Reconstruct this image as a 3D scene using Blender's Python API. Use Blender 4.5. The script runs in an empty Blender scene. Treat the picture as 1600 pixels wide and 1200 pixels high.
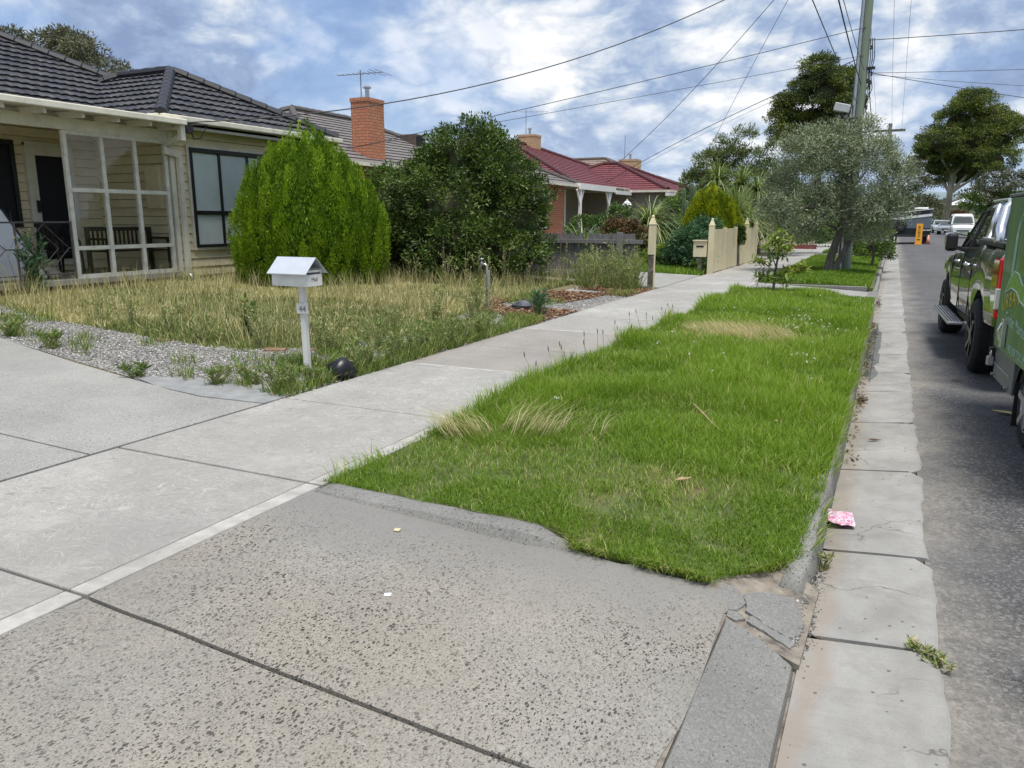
import bpy, bmesh, math, random
import numpy as np
from mathutils import Vector, Matrix, Euler
S = bpy.context.scene
COL = S.collection
R = math.radians
random.seed(7)
rng = np.random.default_rng(11)

# ------------------------------------------------------------------ camera
cam_data = bpy.data.cameras.new("camera")
cam = bpy.data.objects.new("camera", cam_data); COL.objects.link(cam)
cam_data.sensor_fit = 'HORIZONTAL'; cam_data.sensor_width = 36.0
cam_data.lens = 36.0 * 1202.0 / 1600.0
cam_data.clip_start = 0.05; cam_data.clip_end = 6000
cam.location = (0, 0, 1.6)
cam.rotation_euler = (R(90 - 12.114), 0, R(25.902))
S.camera = cam

# ------------------------------------------------------------------ sun, sky, exposure
SUN_EL, SUN_AZ = 73.0, 140.0          # azimuth measured clockwise from +Y (street direction)
sun_d = bpy.data.lights.new("sun", 'SUN'); sun = bpy.data.objects.new("sun", sun_d); COL.objects.link(sun)
sun_d.energy = 3.3; sun_d.angle = R(20); sun_d.color = (1.0, 0.96, 0.90)
sdir = Vector((math.sin(R(SUN_AZ)) * math.cos(R(SUN_EL)), math.cos(R(SUN_AZ)) * math.cos(R(SUN_EL)), math.sin(R(SUN_EL))))
sun.rotation_euler = sdir.to_track_quat('Z', 'Y').to_euler()
S.view_settings.view_transform = 'Standard'; S.view_settings.look = 'None'
S.view_settings.exposure = 0.50; S.view_settings.gamma = 1.0
S.view_settings.use_curve_mapping = False

W = bpy.data.worlds.new("World"); S.world = W; W.use_nodes = True
nt = W.node_tree; nt.nodes.clear()
def N(t, ty, **kw):
    n = t.nodes.new(ty)
    for k, v in kw.items(): setattr(n, k, v)
    return n
def LK(t, a, b): t.links.new(a, b)
def math_node(t, op, a, b=None, clamp=False):
    n = N(t, 'ShaderNodeMath', operation=op); n.use_clamp = clamp
    for i, v in enumerate((a, b)):
        if v is None: continue
        if isinstance(v, (int, float)): n.inputs[i].default_value = v
        else: LK(t, v, n.inputs[i])
    return n.outputs[0]
def ramp_node(t, fac, stops, interp='LINEAR'):
    n = N(t, 'ShaderNodeValToRGB'); e = n.color_ramp.elements; n.color_ramp.interpolation = interp
    while len(e) < len(stops): e.new(0.5)
    for s, (p, c) in zip(e, stops):
        s.position = p; s.color = (c, c, c, 1) if isinstance(c, (int, float)) else (c[0], c[1], c[2], 1)
    LK(t, fac, n.inputs[0]); return n.outputs[0]
def mix_node(t, fac, a, b, mode='MIX'):
    n = N(t, 'ShaderNodeMix', data_type='RGBA', blend_type=mode)
    for sock, v in ((n.inputs[0], fac), (n.inputs[6], a), (n.inputs[7], b)):
        if isinstance(v, (int, float)): sock.default_value = v
        elif isinstance(v, tuple): sock.default_value = (v[0], v[1], v[2], 1)
        else: LK(t, v, sock)
    return n.outputs[2]
def noise_node(t, vec, scale, detail=4, rough=.55, dist=0.0):
    n = N(t, 'ShaderNodeTexNoise'); n.inputs['Scale'].default_value = scale; n.inputs['Detail'].default_value = detail
    n.inputs['Roughness'].default_value = rough; n.inputs['Distortion'].default_value = dist
    if vec is not None: LK(t, vec, n.inputs['Vector'])
    return n.outputs['Fac']
def map_node(t, vec, loc=(0, 0, 0), sc=(1, 1, 1), rot=(0, 0, 0)):
    n = N(t, 'ShaderNodeMapping'); n.inputs['Location'].default_value = loc; n.inputs['Scale'].default_value = sc
    n.inputs['Rotation'].default_value = rot; LK(t, vec, n.inputs['Vector']); return n.outputs[0]

sky = N(nt, 'ShaderNodeTexSky', sky_type='NISHITA'); sky.sun_disc = False
sky.sun_elevation = R(SUN_EL); sky.sun_rotation = R(SUN_AZ)
tc = N(nt, 'ShaderNodeTexCoord')
sep = N(nt, 'ShaderNodeSeparateXYZ'); LK(nt, tc.outputs['Generated'], sep.inputs[0])
zz = math_node(nt, 'ADD', math_node(nt, 'MAXIMUM', sep.outputs[2], 0.0), 0.42)
cmb = N(nt, 'ShaderNodeCombineXYZ')
LK(nt, math_node(nt, 'DIVIDE', sep.outputs[0], zz), cmb.inputs[0]); LK(nt, math_node(nt, 'DIVIDE', sep.outputs[1], zz), cmb.inputs[1])
cv = map_node(nt, cmb.outputs[0], loc=(4.534, 19.246, 1.137))
big = noise_node(nt, cv, 2.2, 4, .5, .25)           # where the cloud masses are
med = noise_node(nt, map_node(nt, cv, loc=(7, 2, 1)), 4.4, 8, .55, .1)
fin = noise_node(nt, map_node(nt, cv, loc=(1, 9, 4)), 1.9, 5, .52, .25)
bil = noise_node(nt, map_node(nt, cv, loc=(4, 6, 2)), 6.5, 6, .55, .25)
puff = math_node(nt, 'ABSOLUTE', math_node(nt, 'MULTIPLY', math_node(nt, 'SUBTRACT', bil, .5), 2.))
shape = math_node(nt, 'ADD', math_node(nt, 'ADD', math_node(nt, 'MULTIPLY', med, .40), math_node(nt, 'MULTIPLY', fin, .50)), math_node(nt, 'MULTIPLY', puff, .30))
# grey blue cloud bases -> pale cloud -> white tops
cloud = ramp_node(nt, shape, [(.39, (1.9, 2.6, 4.1)), (.455, (2.7, 3.5, 5.0)), (.495, (3.9, 4.6, 5.7)), (.53, (5.4, 5.8, 6.4)), (.58, (7.2, 7.3, 7.5))])
cover = ramp_node(nt, big, [(.36, 0.45), (.48, 1.0)])
skyc = mix_node(nt, cover, mix_node(nt, .5, sky.outputs[0], (1.8, 3.2, 6.4)), cloud)
# paler near the horizon
hz = ramp_node(nt, sep.outputs[2], [(.0, .7), (.06, .25), (.16, 0.0)])
skyc = mix_node(nt, hz, skyc, (4.6, 5.5, 6.7))
bg = N(nt, 'ShaderNodeBackground'); bg.inputs[1].default_value = 0.1
LK(nt, skyc, bg.inputs[0])
wo = N(nt, 'ShaderNodeOutputWorld'); LK(nt, bg.outputs[0], wo.inputs[0])
W.cycles.sampling_method = 'MANUAL'; W.cycles.sample_map_resolution = 512
S.cycles.max_bounces = 6; S.cycles.transparent_max_bounces = 12; S.cycles.diffuse_bounces = 4
S.cycles.caustics_reflective = False; S.cycles.caustics_refractive = False

# ------------------------------------------------------------------ materials
MATS = {}
def new_mat(name):
    m = bpy.data.materials.new(name); m.use_nodes = True; t = m.node_tree; t.nodes.clear()
    o = N(t, 'ShaderNodeOutputMaterial'); b = N(t, 'ShaderNodeBsdfPrincipled'); LK(t, b.outputs[0], o.inputs[0])
    return m, t, b, o
def sc3(c, k): return tuple(min(1, max(0, v * k)) for v in c)
def pm(name, base, rough=.7, var=.15, scale=6., bump=.15, bscale=60., metal=0., spec=.4, stain=None, stain_amt=.35, stain_scale=1.5, coat=0., stretch=(1, 1, 1), bdist=.004):
    """procedural paint / timber / metal: mottled base colour, optional stains of another colour, fine bump"""
    if name in MATS: return MATS[name]
    m, t, b, o = new_mat(name)
    tc = N(t, 'ShaderNodeTexCoord'); v = map_node(t, tc.outputs['Object'], sc=stretch)
    f = ramp_node(t, noise_node(t, v, scale, 6, .6), [(.3, 0.), (.7, 1.)])
    c = mix_node(t, f, sc3(base, 1 - var), sc3(base, 1 + var))
    if stain:
        sf = ramp_node(t, noise_node(t, map_node(t, v, loc=(5, 3, 2)), stain_scale, 8, .65, .3), [(.48, 0.), (.72, stain_amt)])
        c = mix_node(t, sf, c, stain)
    LK(t, c, b.inputs['Base Color'])
    b.inputs['Roughness'].default_value = rough; b.inputs['Metallic'].default_value = metal
    b.inputs['Specular IOR Level'].default_value = spec; b.inputs['Coat Weight'].default_value = coat
    b.inputs['Coat Roughness'].default_value = .03
    if bump:
        bn = N(t, 'ShaderNodeBump'); bn.inputs['Strength'].default_value = bump; bn.inputs['Distance'].default_value = bdist
        LK(t, noise_node(t, v, bscale, 5, .6), bn.inputs['Height']); LK(t, bn.outputs[0], b.inputs['Normal'])
    MATS[name] = m; return m

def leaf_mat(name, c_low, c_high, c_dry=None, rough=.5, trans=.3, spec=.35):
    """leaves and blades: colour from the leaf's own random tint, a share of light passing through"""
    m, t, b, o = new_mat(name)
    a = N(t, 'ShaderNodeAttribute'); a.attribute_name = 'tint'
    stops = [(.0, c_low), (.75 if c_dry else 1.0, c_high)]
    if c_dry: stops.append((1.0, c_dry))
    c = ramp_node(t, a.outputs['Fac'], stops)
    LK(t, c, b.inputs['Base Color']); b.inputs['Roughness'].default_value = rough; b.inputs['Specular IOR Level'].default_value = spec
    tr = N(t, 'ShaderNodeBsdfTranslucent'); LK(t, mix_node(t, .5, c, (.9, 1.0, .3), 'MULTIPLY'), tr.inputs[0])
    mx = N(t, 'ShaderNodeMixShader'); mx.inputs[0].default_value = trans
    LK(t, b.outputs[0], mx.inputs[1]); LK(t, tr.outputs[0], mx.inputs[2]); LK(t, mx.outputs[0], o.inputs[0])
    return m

def glass_mat(name, tint=(.9, .95, .95), refl=.08, rough=.01):
    m, t, b, o = new_mat(name)
    tr = N(t, 'ShaderNodeBsdfTransparent'); tr.inputs[0].default_value = (*tint, 1)
    gl = N(t, 'ShaderNodeBsdfGlossy'); gl.inputs['Roughness'].default_value = rough
    fr = N(t, 'ShaderNodeLayerWeight'); fr.inputs[0].default_value = .5
    mx = N(t, 'ShaderNodeMixShader'); LK(t, math_node(t, 'ADD', math_node(t, 'MULTIPLY', math_node(t, 'POWER', fr.outputs['Facing'], 4.), .9), refl, True), mx.inputs[0])
    LK(t, tr.outputs[0], mx.inputs[1]); LK(t, gl.outputs[0], mx.inputs[2]); LK(t, mx.outputs[0], o.inputs[0])
    return m

def aggregate_mat(name, base, dark, fleck_scale=46., fleck=.33, stain=(.2, .19, .18), rough=.85, warm=None, wash=None):
    """worn exposed-aggregate concrete: dark stone flecks in two sizes, broad stains, fine bump"""
    m, t, b, o = new_mat(name)
    tc = N(t, 'ShaderNodeTexCoord'); v0 = tc.outputs['Object']
    wob = N(t, 'ShaderNodeTexNoise'); wob.inputs['Scale'].default_value = 30; LK(t, v0, wob.inputs['Vector'])
    vv = N(t, 'ShaderNodeVectorMath', operation='MULTIPLY_ADD'); LK(t, wob.outputs['Color'], vv.inputs[0]); vv.inputs[1].default_value = (.02, .02, .02); LK(t, v0, vv.inputs[2])
    c = mix_node(t, ramp_node(t, noise_node(t, v0, 1.3, 9, .68), [(.32, 0.), (.68, 1.)]), sc3(base, .74), sc3(base, 1.14))
    if warm: c = mix_node(t, ramp_node(t, noise_node(t, map_node(t, v0, loc=(4, 4, 0)), .9, 4, .5), [(.4, 0.), (.65, .8)]), c, warm)
    c = mix_node(t, ramp_node(t, noise_node(t, v0, 130, 3, .6), [(.38, 0.), (.66, .75)]), c, sc3(base, .60))
    c = mix_node(t, ramp_node(t, noise_node(t, map_node(t, v0, loc=(3, 3, 3)), 75, 2, .6), [(.5, 0.), (.68, .55)]), c, sc3(base, 1.22))
    hsum = None
    mask = ramp_node(t, noise_node(t, map_node(t, v0, loc=(9, 1, 0)), 1.6, 4, .55), [(.30, .45), (.60, 1.)])
    if wash:   # cement wash that spread from the raised edge and along the path, hiding the stones
        sw = N(t, 'ShaderNodeSeparateXYZ'); LK(t, v0, sw.inputs[0]); wn_ = math_node(t, 'MULTIPLY', math_node(t, 'SUBTRACT', noise_node(t, v0, 2.4, 7, .65), .5), .9)
        w1 = ramp_node(t, math_node(t, 'ADD', math_node(t, 'SUBTRACT', sw.outputs[1], 2.0), wn_), [(.55, 0.), (1.0, .85)])
        w2 = ramp_node(t, math_node(t, 'ADD', math_node(t, 'SUBTRACT', -1.9, sw.outputs[0]), wn_), [(.65, 0.), (.95, .5)])
        w3 = ramp_node(t, math_node(t, 'ADD', math_node(t, 'ADD', sw.outputs[0], 1.35), wn_), [(.7, 0.), (.95, .35)])
        ws = math_node(t, 'MAXIMUM', math_node(t, 'MAXIMUM', w1, w2), w3); c = mix_node(t, ws, c, wash); mask = math_node(t, 'MULTIPLY', mask, math_node(t, 'SUBTRACT', 1., math_node(t, 'MULTIPLY', ws, .9)))
    for k, (s, thr, amt) in enumerate(((fleck_scale, fleck, .95), (fleck_scale * 2.1, fleck, .85), (fleck_scale * .45, .16, .85))):
        vo = N(t, 'ShaderNodeTexVoronoi'); vo.inputs['Scale'].default_value = s; vo.inputs['Randomness'].default_value = 1
        LK(t, map_node(t, vv.outputs[0], loc=(k * 3.3, k, 0), rot=(0, 0, .4 + k), sc=(1, .62, 1)), vo.inputs['Vector'])
        sp = N(t, 'ShaderNodeSeparateColor'); LK(t, vo.outputs['Color'], sp.inputs[0])
        th = math_node(t, 'MULTIPLY', math_node(t, 'SUBTRACT', sp.outputs[0], .34 if k < 2 else .72), thr * 2.1)
        f = math_node(t, 'MULTIPLY', math_node(t, 'SUBTRACT', th, vo.outputs['Distance']), 14., True)
        f = math_node(t, 'MULTIPLY', math_node(t, 'MINIMUM', math_node(t, 'MAXIMUM', f, 0.), 1.), math_node(t, 'MULTIPLY', mask, amt))
        col = mix_node(t, sp.outputs[1], sc3(dark, .6), sc3(dark, 1.6))
        c = mix_node(t, f, c, col)
        hsum = f if hsum is None else math_node(t, 'ADD', hsum, f)
    c = mix_node(t, ramp_node(t, noise_node(t, map_node(t, v0, loc=(2, 7, 0)), .75, 9, .68), [(.5, 0.), (.75, .5)]), c, stain)
    LK(t, c, b.inputs['Base Color']); b.inputs['Roughness'].default_value = rough; b.inputs['Specular IOR Level'].default_value = .25
    bn = N(t, 'ShaderNodeBump'); bn.inputs['Strength'].default_value = .5; bn.inputs['Distance'].default_value = .004
    LK(t, math_node(t, 'SUBTRACT', noise_node(t, v0, 160, 4, .6), math_node(t, 'MULTIPLY', hsum, .5)), bn.inputs['Height']); LK(t, bn.outputs[0], b.inputs['Normal'])
    MATS[name] = m; return m

def trowel_mat(name, base):
    """broom / swirl finished pale concrete"""
    m, t, b, o = new_mat(name)
    tc = N(t, 'ShaderNodeTexCoord'); v0 = tc.outputs['Object']
    wob = N(t, 'ShaderNodeTexNoise'); wob.inputs['Scale'].default_value = 5.2; wob.inputs['Detail'].default_value = 2; LK(t, v0, wob.inputs['Vector'])
    vv = N(t, 'ShaderNodeVectorMath', operation='MULTIPLY_ADD'); LK(t, wob.outputs['Color'], vv.inputs[0]); vv.inputs[1].default_value = (.34, .34, 0); LK(t, v0, vv.inputs[2])
    streak = noise_node(t, map_node(t, vv.outputs[0], sc=(10, 150, 1), rot=(0, 0, .5)), 1., 3, .6)
    streak2 = noise_node(t, map_node(t, vv.outputs[0], sc=(130, 12, 1), rot=(0, 0, -.2)), 1., 3, .6)
    st = math_node(t, 'ADD', math_node(t, 'MULTIPLY', streak, .6), math_node(t, 'MULTIPLY', streak2, .4))
    c = mix_node(t, ramp_node(t, st, [(.34, 0.), (.64, 1.)]), sc3(base, .56), sc3(base, 1.30))
    c = mix_node(t, ramp_node(t, noise_node(t, v0, .8, 8, .62), [(.36, 0.), (.66, .75)]), c, sc3(base, .60))
    c = mix_node(t, ramp_node(t, noise_node(t, map_node(t, v0, loc=(5, 8, 0)), 3.2, 9, .7, .4), [(.46, 0.), (.66, .5)]), c, sc3(base, .66))
    c = mix_node(t, ramp_node(t, noise_node(t, map_node(t, v0, loc=(1, 4, 0)), 2.1, 8, .68, .2), [(.54, 0.), (.72, .5)]), c, sc3(base, 1.3))
    # each slab weathers to its own tone: broad bands along the path
    sepv = N(t, 'ShaderNodeSeparateXYZ'); LK(t, v0, sepv.inputs[0])
    band = N(t, 'ShaderNodeTexNoise', noise_dimensions='1D'); band.inputs['Scale'].default_value = .45; band.inputs['Detail'].default_value = 1; LK(t, sepv.outputs[1], band.inputs['W'])
    c = mix_node(t, ramp_node(t, band.outputs['Fac'], [(.45, 0.), (.6, .3)]), c, (.27, .255, .235))
    c = mix_node(t, ramp_node(t, st, [(.30, .55), (.44, 0.)]), c, sc3(base, .42))
    c = mix_node(t, ramp_node(t, st, [(.56, 0.), (.70, .5)]), c, sc3(base, 1.45))
    c = mix_node(t, ramp_node(t, noise_node(t, v0, 210, 2, .6), [(.45, 0.), (.7, .55)]), c, sc3(base, .5))
    LK(t, c, b.inputs['Base Color']); b.inputs['Roughness'].default_value = .85; b.inputs['Specular IOR Level'].default_value = .25
    bn = N(t, 'ShaderNodeBump'); bn.inputs['Strength'].default_value = .6; bn.inputs['Distance'].default_value = .004
    LK(t, st, bn.inputs['Height']); LK(t, bn.outputs[0], b.inputs['Normal'])
    MATS[name] = m; return m

def brick_mat(name, c1, c2, mortar, sx=4.2, sz=11.6, axis='x'):
    m, t, b, o = new_mat(name)
    tc = N(t, 'ShaderNodeTexCoord'); geo = N(t, 'ShaderNodeNewGeometry')
    sp = N(t, 'ShaderNodeSeparateXYZ'); LK(t, tc.outputs['Object'], sp.inputs[0])
    sn = N(t, 'ShaderNodeSeparateXYZ'); LK(t, geo.outputs['Normal'], sn.inputs[0])
    isx = math_node(t, 'GREATER_THAN', math_node(t, 'ABSOLUTE', sn.outputs[0]), .5)
    u = N(t, 'ShaderNodeMix', data_type='FLOAT'); LK(t, isx, u.inputs[0]); LK(t, sp.outputs[0], u.inputs[2]); LK(t, sp.outputs[1], u.inputs[3])
    cb = N(t, 'ShaderNodeCombineXYZ'); LK(t, u.outputs[0], cb.inputs[0]); LK(t, sp.outputs[2], cb.inputs[1])
    br = N(t, 'ShaderNodeTexBrick'); br.inputs['Scale'].default_value = 1.; br.inputs['Brick Width'].default_value = .24; br.inputs['Row Height'].default_value = .086
    br.inputs['Mortar Size'].default_value = .011; br.inputs['Bias'].default_value = 0.
    br.inputs['Color1'].default_value = (*c1, 1); br.inputs['Color2'].default_value = (*c2, 1); br.inputs['Mortar'].default_value = (*mortar, 1)
    LK(t, cb.outputs[0], br.inputs['Vector'])
    c = mix_node(t, ramp_node(t, noise_node(t, tc.outputs['Object'], 5, 6), [(.35, 0.), (.7, .35)]), br.outputs['Color'], sc3(c1, .6))
    LK(t, c, b.inputs['Base Color']); b.inputs['Roughness'].default_value = .85
    bn = N(t, 'ShaderNodeBump'); bn.inputs['Strength'].default_value = .5; bn.inputs['Distance'].default_value = .006; bn.invert = True
    LK(t, br.outputs['Fac'], bn.inputs['Height']); LK(t, bn.outputs[0], b.inputs['Normal'])
    return m

# ------------------------------------------------------------------ mesh helpers
class MB:
    """collects vertices and faces in world (or local) coordinates"""
    def __init__(s): s.v = []; s.f = []
    def add(s, vs, fs):
        k = len(s.v); s.v += [tuple(p) for p in vs]; s.f += [tuple(i + k for i in f) for f in fs]; return s
    def box(s, x0, x1, y0, y1, z0, z1):
        vs = [(x, y, z) for z in (z0, z1) for y in (y0, y1) for x in (x0, x1)]
        return s.add(vs, [(0, 2, 3, 1), (4, 5, 7, 6), (0, 1, 5, 4), (2, 6, 7, 3), (0, 4, 6, 2), (1, 3, 7, 5)])
    def obox(s, c, size, rot=(0, 0, 0)):
        e = Euler(rot).to_matrix(); a, b, d = (q / 2 for q in size); c = Vector(c)
        vs = [c + e @ Vector((x, y, z)) for z in (-d, d) for y in (-b, b) for x in (-a, a)]
        return s.add(vs, [(0, 2, 3, 1), (4, 5, 7, 6), (0, 1, 5, 4), (2, 6, 7, 3), (0, 4, 6, 2), (1, 3, 7, 5)])
    def beam(s, p, q, w, h, up=(0, 0, 1)):
        p, q = Vector(p), Vector(q); d = (q - p).normalized(); sd = d.cross(Vector(up))
        if sd.length < 1e-4: sd = d.cross(Vector((0, 1, 0)))
        sd.normalize(); u = sd.cross(d)
        vs = [b + sd * i * w / 2 + u * j * h / 2 for b in (p, q) for j in (-1, 1) for i in (-1, 1)]
        return s.add(vs, [(0, 2, 3, 1), (4, 5, 7, 6), (0, 1, 5, 4), (2, 6, 7, 3), (0, 4, 6, 2), (1, 3, 7, 5)])
    def tube(s, pts, rad, n=8, cap=True):
        pts = [Vector(p) for p in pts]; m = len(pts)
        rr = rad if isinstance(rad, (list, tuple)) else [rad] * m
        k = len(s.v); ref = None
        for i, p in enumerate(pts):
            d = (pts[min(i + 1, m - 1)] - pts[max(i - 1, 0)]).normalized()
            if ref is None:
                ref = d.cross(Vector((0, 0, 1))); ref = ref if ref.length > .1 else d.cross(Vector((1, 0, 0)))
            a = (ref - d * ref.dot(d)).normalized(); b = d.cross(a); ref = a
            for j in range(n):
                t = 2 * math.pi * j / n; s.v.append(tuple(p + (a * math.cos(t) + b * math.sin(t)) * rr[i]))
        for i in range(m - 1):
            for j in range(n):
                s.f.append((k + i * n + j, k + i * n + (j + 1) % n, k + (i + 1) * n + (j + 1) % n, k + (i + 1) * n + j))
        if cap: s.f.append(tuple(k + j for j in range(n - 1, -1, -1))); s.f.append(tuple(k + (m - 1) * n + j for j in range(n)))
        return s
    def lathe(s, c, prof, n=24, axis='z', cap=True):
        """prof: list of (radius, height); closed with caps when the radius is not 0"""
        k = len(s.v); c = Vector(c)
        for r, h in prof:
            for j in range(n):
                t = 2 * math.pi * j / n; a, b = r * math.cos(t), r * math.sin(t)
                s.v.append(tuple(c + Vector({'z': (a, b, h), 'x': (h, a, b), 'y': (a, h, b)}[axis])))
        for i in range(len(prof) - 1):
            for j in range(n):
                s.f.append((k + i * n + j, k + i * n + (j + 1) % n, k + (i + 1) * n + (j + 1) % n, k + (i + 1) * n + j))
        if cap: s.f.append(tuple(k + j for j in range(n))); s.f.append(tuple(k + (len(prof) - 1) * n + j for j in range(n)))
        return s
    def prism(s, poly, h0, h1, axis='z'):
        """polygon extruded along an axis"""
        n = len(poly); P = {'z': lambda a, b, h: (a, b, h), 'x': lambda a, b, h: (h, a, b), 'y': lambda a, b, h: (a, h, b)}[axis]
        vs = [P(a, b, h0) for a, b in poly] + [P(a, b, h1) for a, b in poly]
        return s.add(vs, [tuple(range(n))[::-1], tuple(range(n, 2 * n))] + [(i, (i + 1) % n, n + (i + 1) % n, n + i) for i in range(n)])

def tag(o, label=None, cat=None, group=None, kind=None):
    if label: o['label'] = label
    if cat: o['category'] = cat
    if group: o['group'] = group
    if kind: o['kind'] = kind
    return o
def thing(name, label, cat, loc=(0, 0, 0), rz=0., group=None):
    o = bpy.data.objects.new(name, None); COL.objects.link(o); o.location = loc; o.rotation_euler = (0, 0, rz)
    o.empty_display_size = .2
    return tag(o, label, cat, group)
def root_of(o):
    while o.parent: o = o.parent
    return o
def finish(name, me, m, parent, bevel=0., smooth=False, local=False, subsurf=0):
    o = bpy.data.objects.new(name, me); COL.objects.link(o)
    if m: me.materials.append(m)
    if parent:
        o.parent = parent
        if not local: me.transform(Matrix.Translation(-Vector(root_of(parent).location)))
    if smooth: me.polygons.foreach_set('use_smooth', [True] * len(me.polygons))
    if subsurf:
        s = o.modifiers.new('subdivide', 'SUBSURF'); s.levels = subsurf; s.render_levels = subsurf
    if bevel:
        b = o.modifiers.new('bevel', 'BEVEL'); b.width = bevel; b.segments = 2; b.limit_method = 'ANGLE'; b.angle_limit = R(40)
    return o
def obj(name, mb, m, parent=None, bevel=0., smooth=False, local=False, subsurf=0, fix=True):
    me = bpy.data.meshes.new(name); me.from_pydata(mb.v, [], mb.f); me.update()
    if fix:
        bm = bmesh.new(); bm.from_mesh(me); bmesh.ops.recalc_face_normals(bm, faces=bm.faces); bm.to_mesh(me); bm.free()
    return finish(name, me, m, parent, bevel, smooth, local, subsurf)
def struct(name, mb, m, **kw):
    return tag(obj(name, mb, m, **kw), kind='structure')
def copy_tree(o, parent=None):
    c = o.copy(); COL.objects.link(c)
    if parent: c.parent = parent
    for ch in list(o.children): copy_tree(ch, c)
    return c
def np_mesh(name, verts, faces_flat, starts, totals, tint=None, rnd=None):
    """mesh from flat numpy arrays"""
    me = bpy.data.meshes.new(name)
    me.vertices.add(len(verts)); me.vertices.foreach_set('co', np.ascontiguousarray(verts, np.float32).ravel())
    me.loops.add(len(faces_flat)); me.loops.foreach_set('vertex_index', np.ascontiguousarray(faces_flat, np.int32))
    me.polygons.add(len(starts)); me.polygons.foreach_set('loop_start', np.ascontiguousarray(starts, np.int32))
    try: me.polygons.foreach_set('loop_total', np.ascontiguousarray(totals, np.int32))
    except Exception: pass
    if tint is not None:
        a = me.attributes.new('tint', 'FLOAT', 'FACE'); a.data.foreach_set('value', np.ascontiguousarray(tint, np.float32))
    me.update(calc_edges=True); return me
def unit(a): return a / np.maximum(np.linalg.norm(a, axis=1, keepdims=True), 1e-9)

def leaves_mesh(name, P, D, Nn, L, Wd, tint, fold=.25):
    """one diamond leaf (two triangles, folded a little) per row: base point, direction, facing, length, width"""
    n = len(P); D = unit(D); sd = unit(np.cross(D, Nn)); up = np.cross(sd, D)
    L = np.broadcast_to(np.asarray(L, float), (n,))[:, None]; Wd = np.broadcast_to(np.asarray(Wd, float), (n,))[:, None]
    v = np.empty((n, 4, 3)); v[:, 0] = P; v[:, 2] = P + D * L
    mid = P + D * L * .45
    v[:, 1] = mid + sd * Wd * .5 + up * Wd * fold; v[:, 3] = mid - sd * Wd * .5 + up * Wd * fold
    i = np.arange(n)[:, None] * 4
    f = np.concatenate([i + 0, i + 1, i + 2, i + 0, i + 2, i + 3], 1).ravel()
    st = np.arange(2 * n) * 3
    return np_mesh(name, v.reshape(-1, 3), f, st, np.full(2 * n, 3), np.repeat(np.clip(tint, 0, 1), 2))

def blades_mesh(name, P, H, lean, az, Wd, tint, curl=.5):
    """grass blades: two segments and a tip, leaning by lean*H towards az"""
    n = len(P); dx = np.cos(az); dy = np.sin(az)
    fa = az + rng.uniform(.6, 2.5, n); sx = np.cos(fa) * Wd * .5; sy = np.sin(fa) * Wd * .5
    v = np.empty((n, 5, 3))
    def at(t, k): 
        off = lean * H * (t ** (1 + curl)); 
        return P[:, 0] + dx * off, P[:, 1] + dy * off, P[:, 2] + H * t * np.sqrt(np.maximum(1 - (lean * t * .7) ** 2, .15))
    x, y, z = at(0., 0); v[:, 0] = np.stack([x - sx, y - sy, z - .005], 1); v[:, 1] = np.stack([x + sx, y + sy, z - .005], 1)
    x, y, z = at(.55, 0); v[:, 2] = np.stack([x + sx * .8, y + sy * .8, z], 1); v[:, 3] = np.stack([x - sx * .8, y - sy * .8, z], 1)
    x, y, z = at(1., 0); v[:, 4] = np.stack([x, y, z], 1)
    i = np.arange(n)[:, None] * 5
    f = np.concatenate([i + 0, i + 1, i + 2, i + 3, i + 3, i + 2, i + 4], 1).ravel()
    st = (np.arange(n)[:, None] * 7 + np.array([0, 4])).ravel(); tot = np.tile([4, 3], n)
    return np_mesh(name, v.reshape(-1, 3), f, st, tot, np.repeat(np.clip(tint, 0, 1), 2))

def stones_mesh(name, P, Sz, tint):
    n = len(P); base = np.array([[1, 0, 0], [0, 1, 0], [-1, 0, 0], [0, -1, 0], [0, 0, .8], [0, 0, -.6]], float)
    v = base[None] * (Sz[:, None, None] * rng.uniform(.55, 1.25, (n, 6, 1)))
    a = rng.uniform(0, 6.28, n); c, s = np.cos(a)[:, None], np.sin(a)[:, None]
    x, y = v[..., 0] * c - v[..., 1] * s, v[..., 0] * s + v[..., 1] * c
    v = np.stack([x, y, v[..., 2]], -1) + P[:, None, :]
    tri = np.array([0, 1, 4, 1, 2, 4, 2, 3, 4, 3, 0, 4, 1, 0, 5, 2, 1, 5, 3, 2, 5, 0, 3, 5])
    f = (np.arange(n)[:, None] * 6 + tri).ravel()
    return np_mesh(name, v.reshape(-1, 3), f, np.arange(8 * n) * 3, np.full(8 * n, 3), np.repeat(tint, 8))

def vnoise(x, y, seed=0, sc=1.):
    """cheap smooth 2-D value noise in 0..1"""
    x = np.asarray(x) * sc; y = np.asarray(y) * sc
    xi = np.floor(x).astype(int); yi = np.floor(y).astype(int); fx = x - xi; fy = y - yi
    fx = fx * fx * (3 - 2 * fx); fy = fy * fy * (3 - 2 * fy)
    def h(a, b):
        q = np.sin(a * 127.1 + b * 311.7 + seed * 74.7) * 43758.5453; return q - np.floor(q)
    return (h(xi, yi) * (1 - fx) + h(xi + 1, yi) * fx) * (1 - fy) + (h(xi, yi + 1) * (1 - fx) + h(xi + 1, yi + 1) * fx) * fy
def in_poly(x, y, poly):
    c = np.zeros(len(x), bool); j = len(poly) - 1
    for i in range(len(poly)):
        xi, yi = poly[i]; xj, yj = poly[j]
        hit = ((yi > y) != (yj > y)) & (x < (xj - xi) * (y - yi) / (yj - yi + 1e-12) + xi); c ^= hit; j = i
    return c
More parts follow.
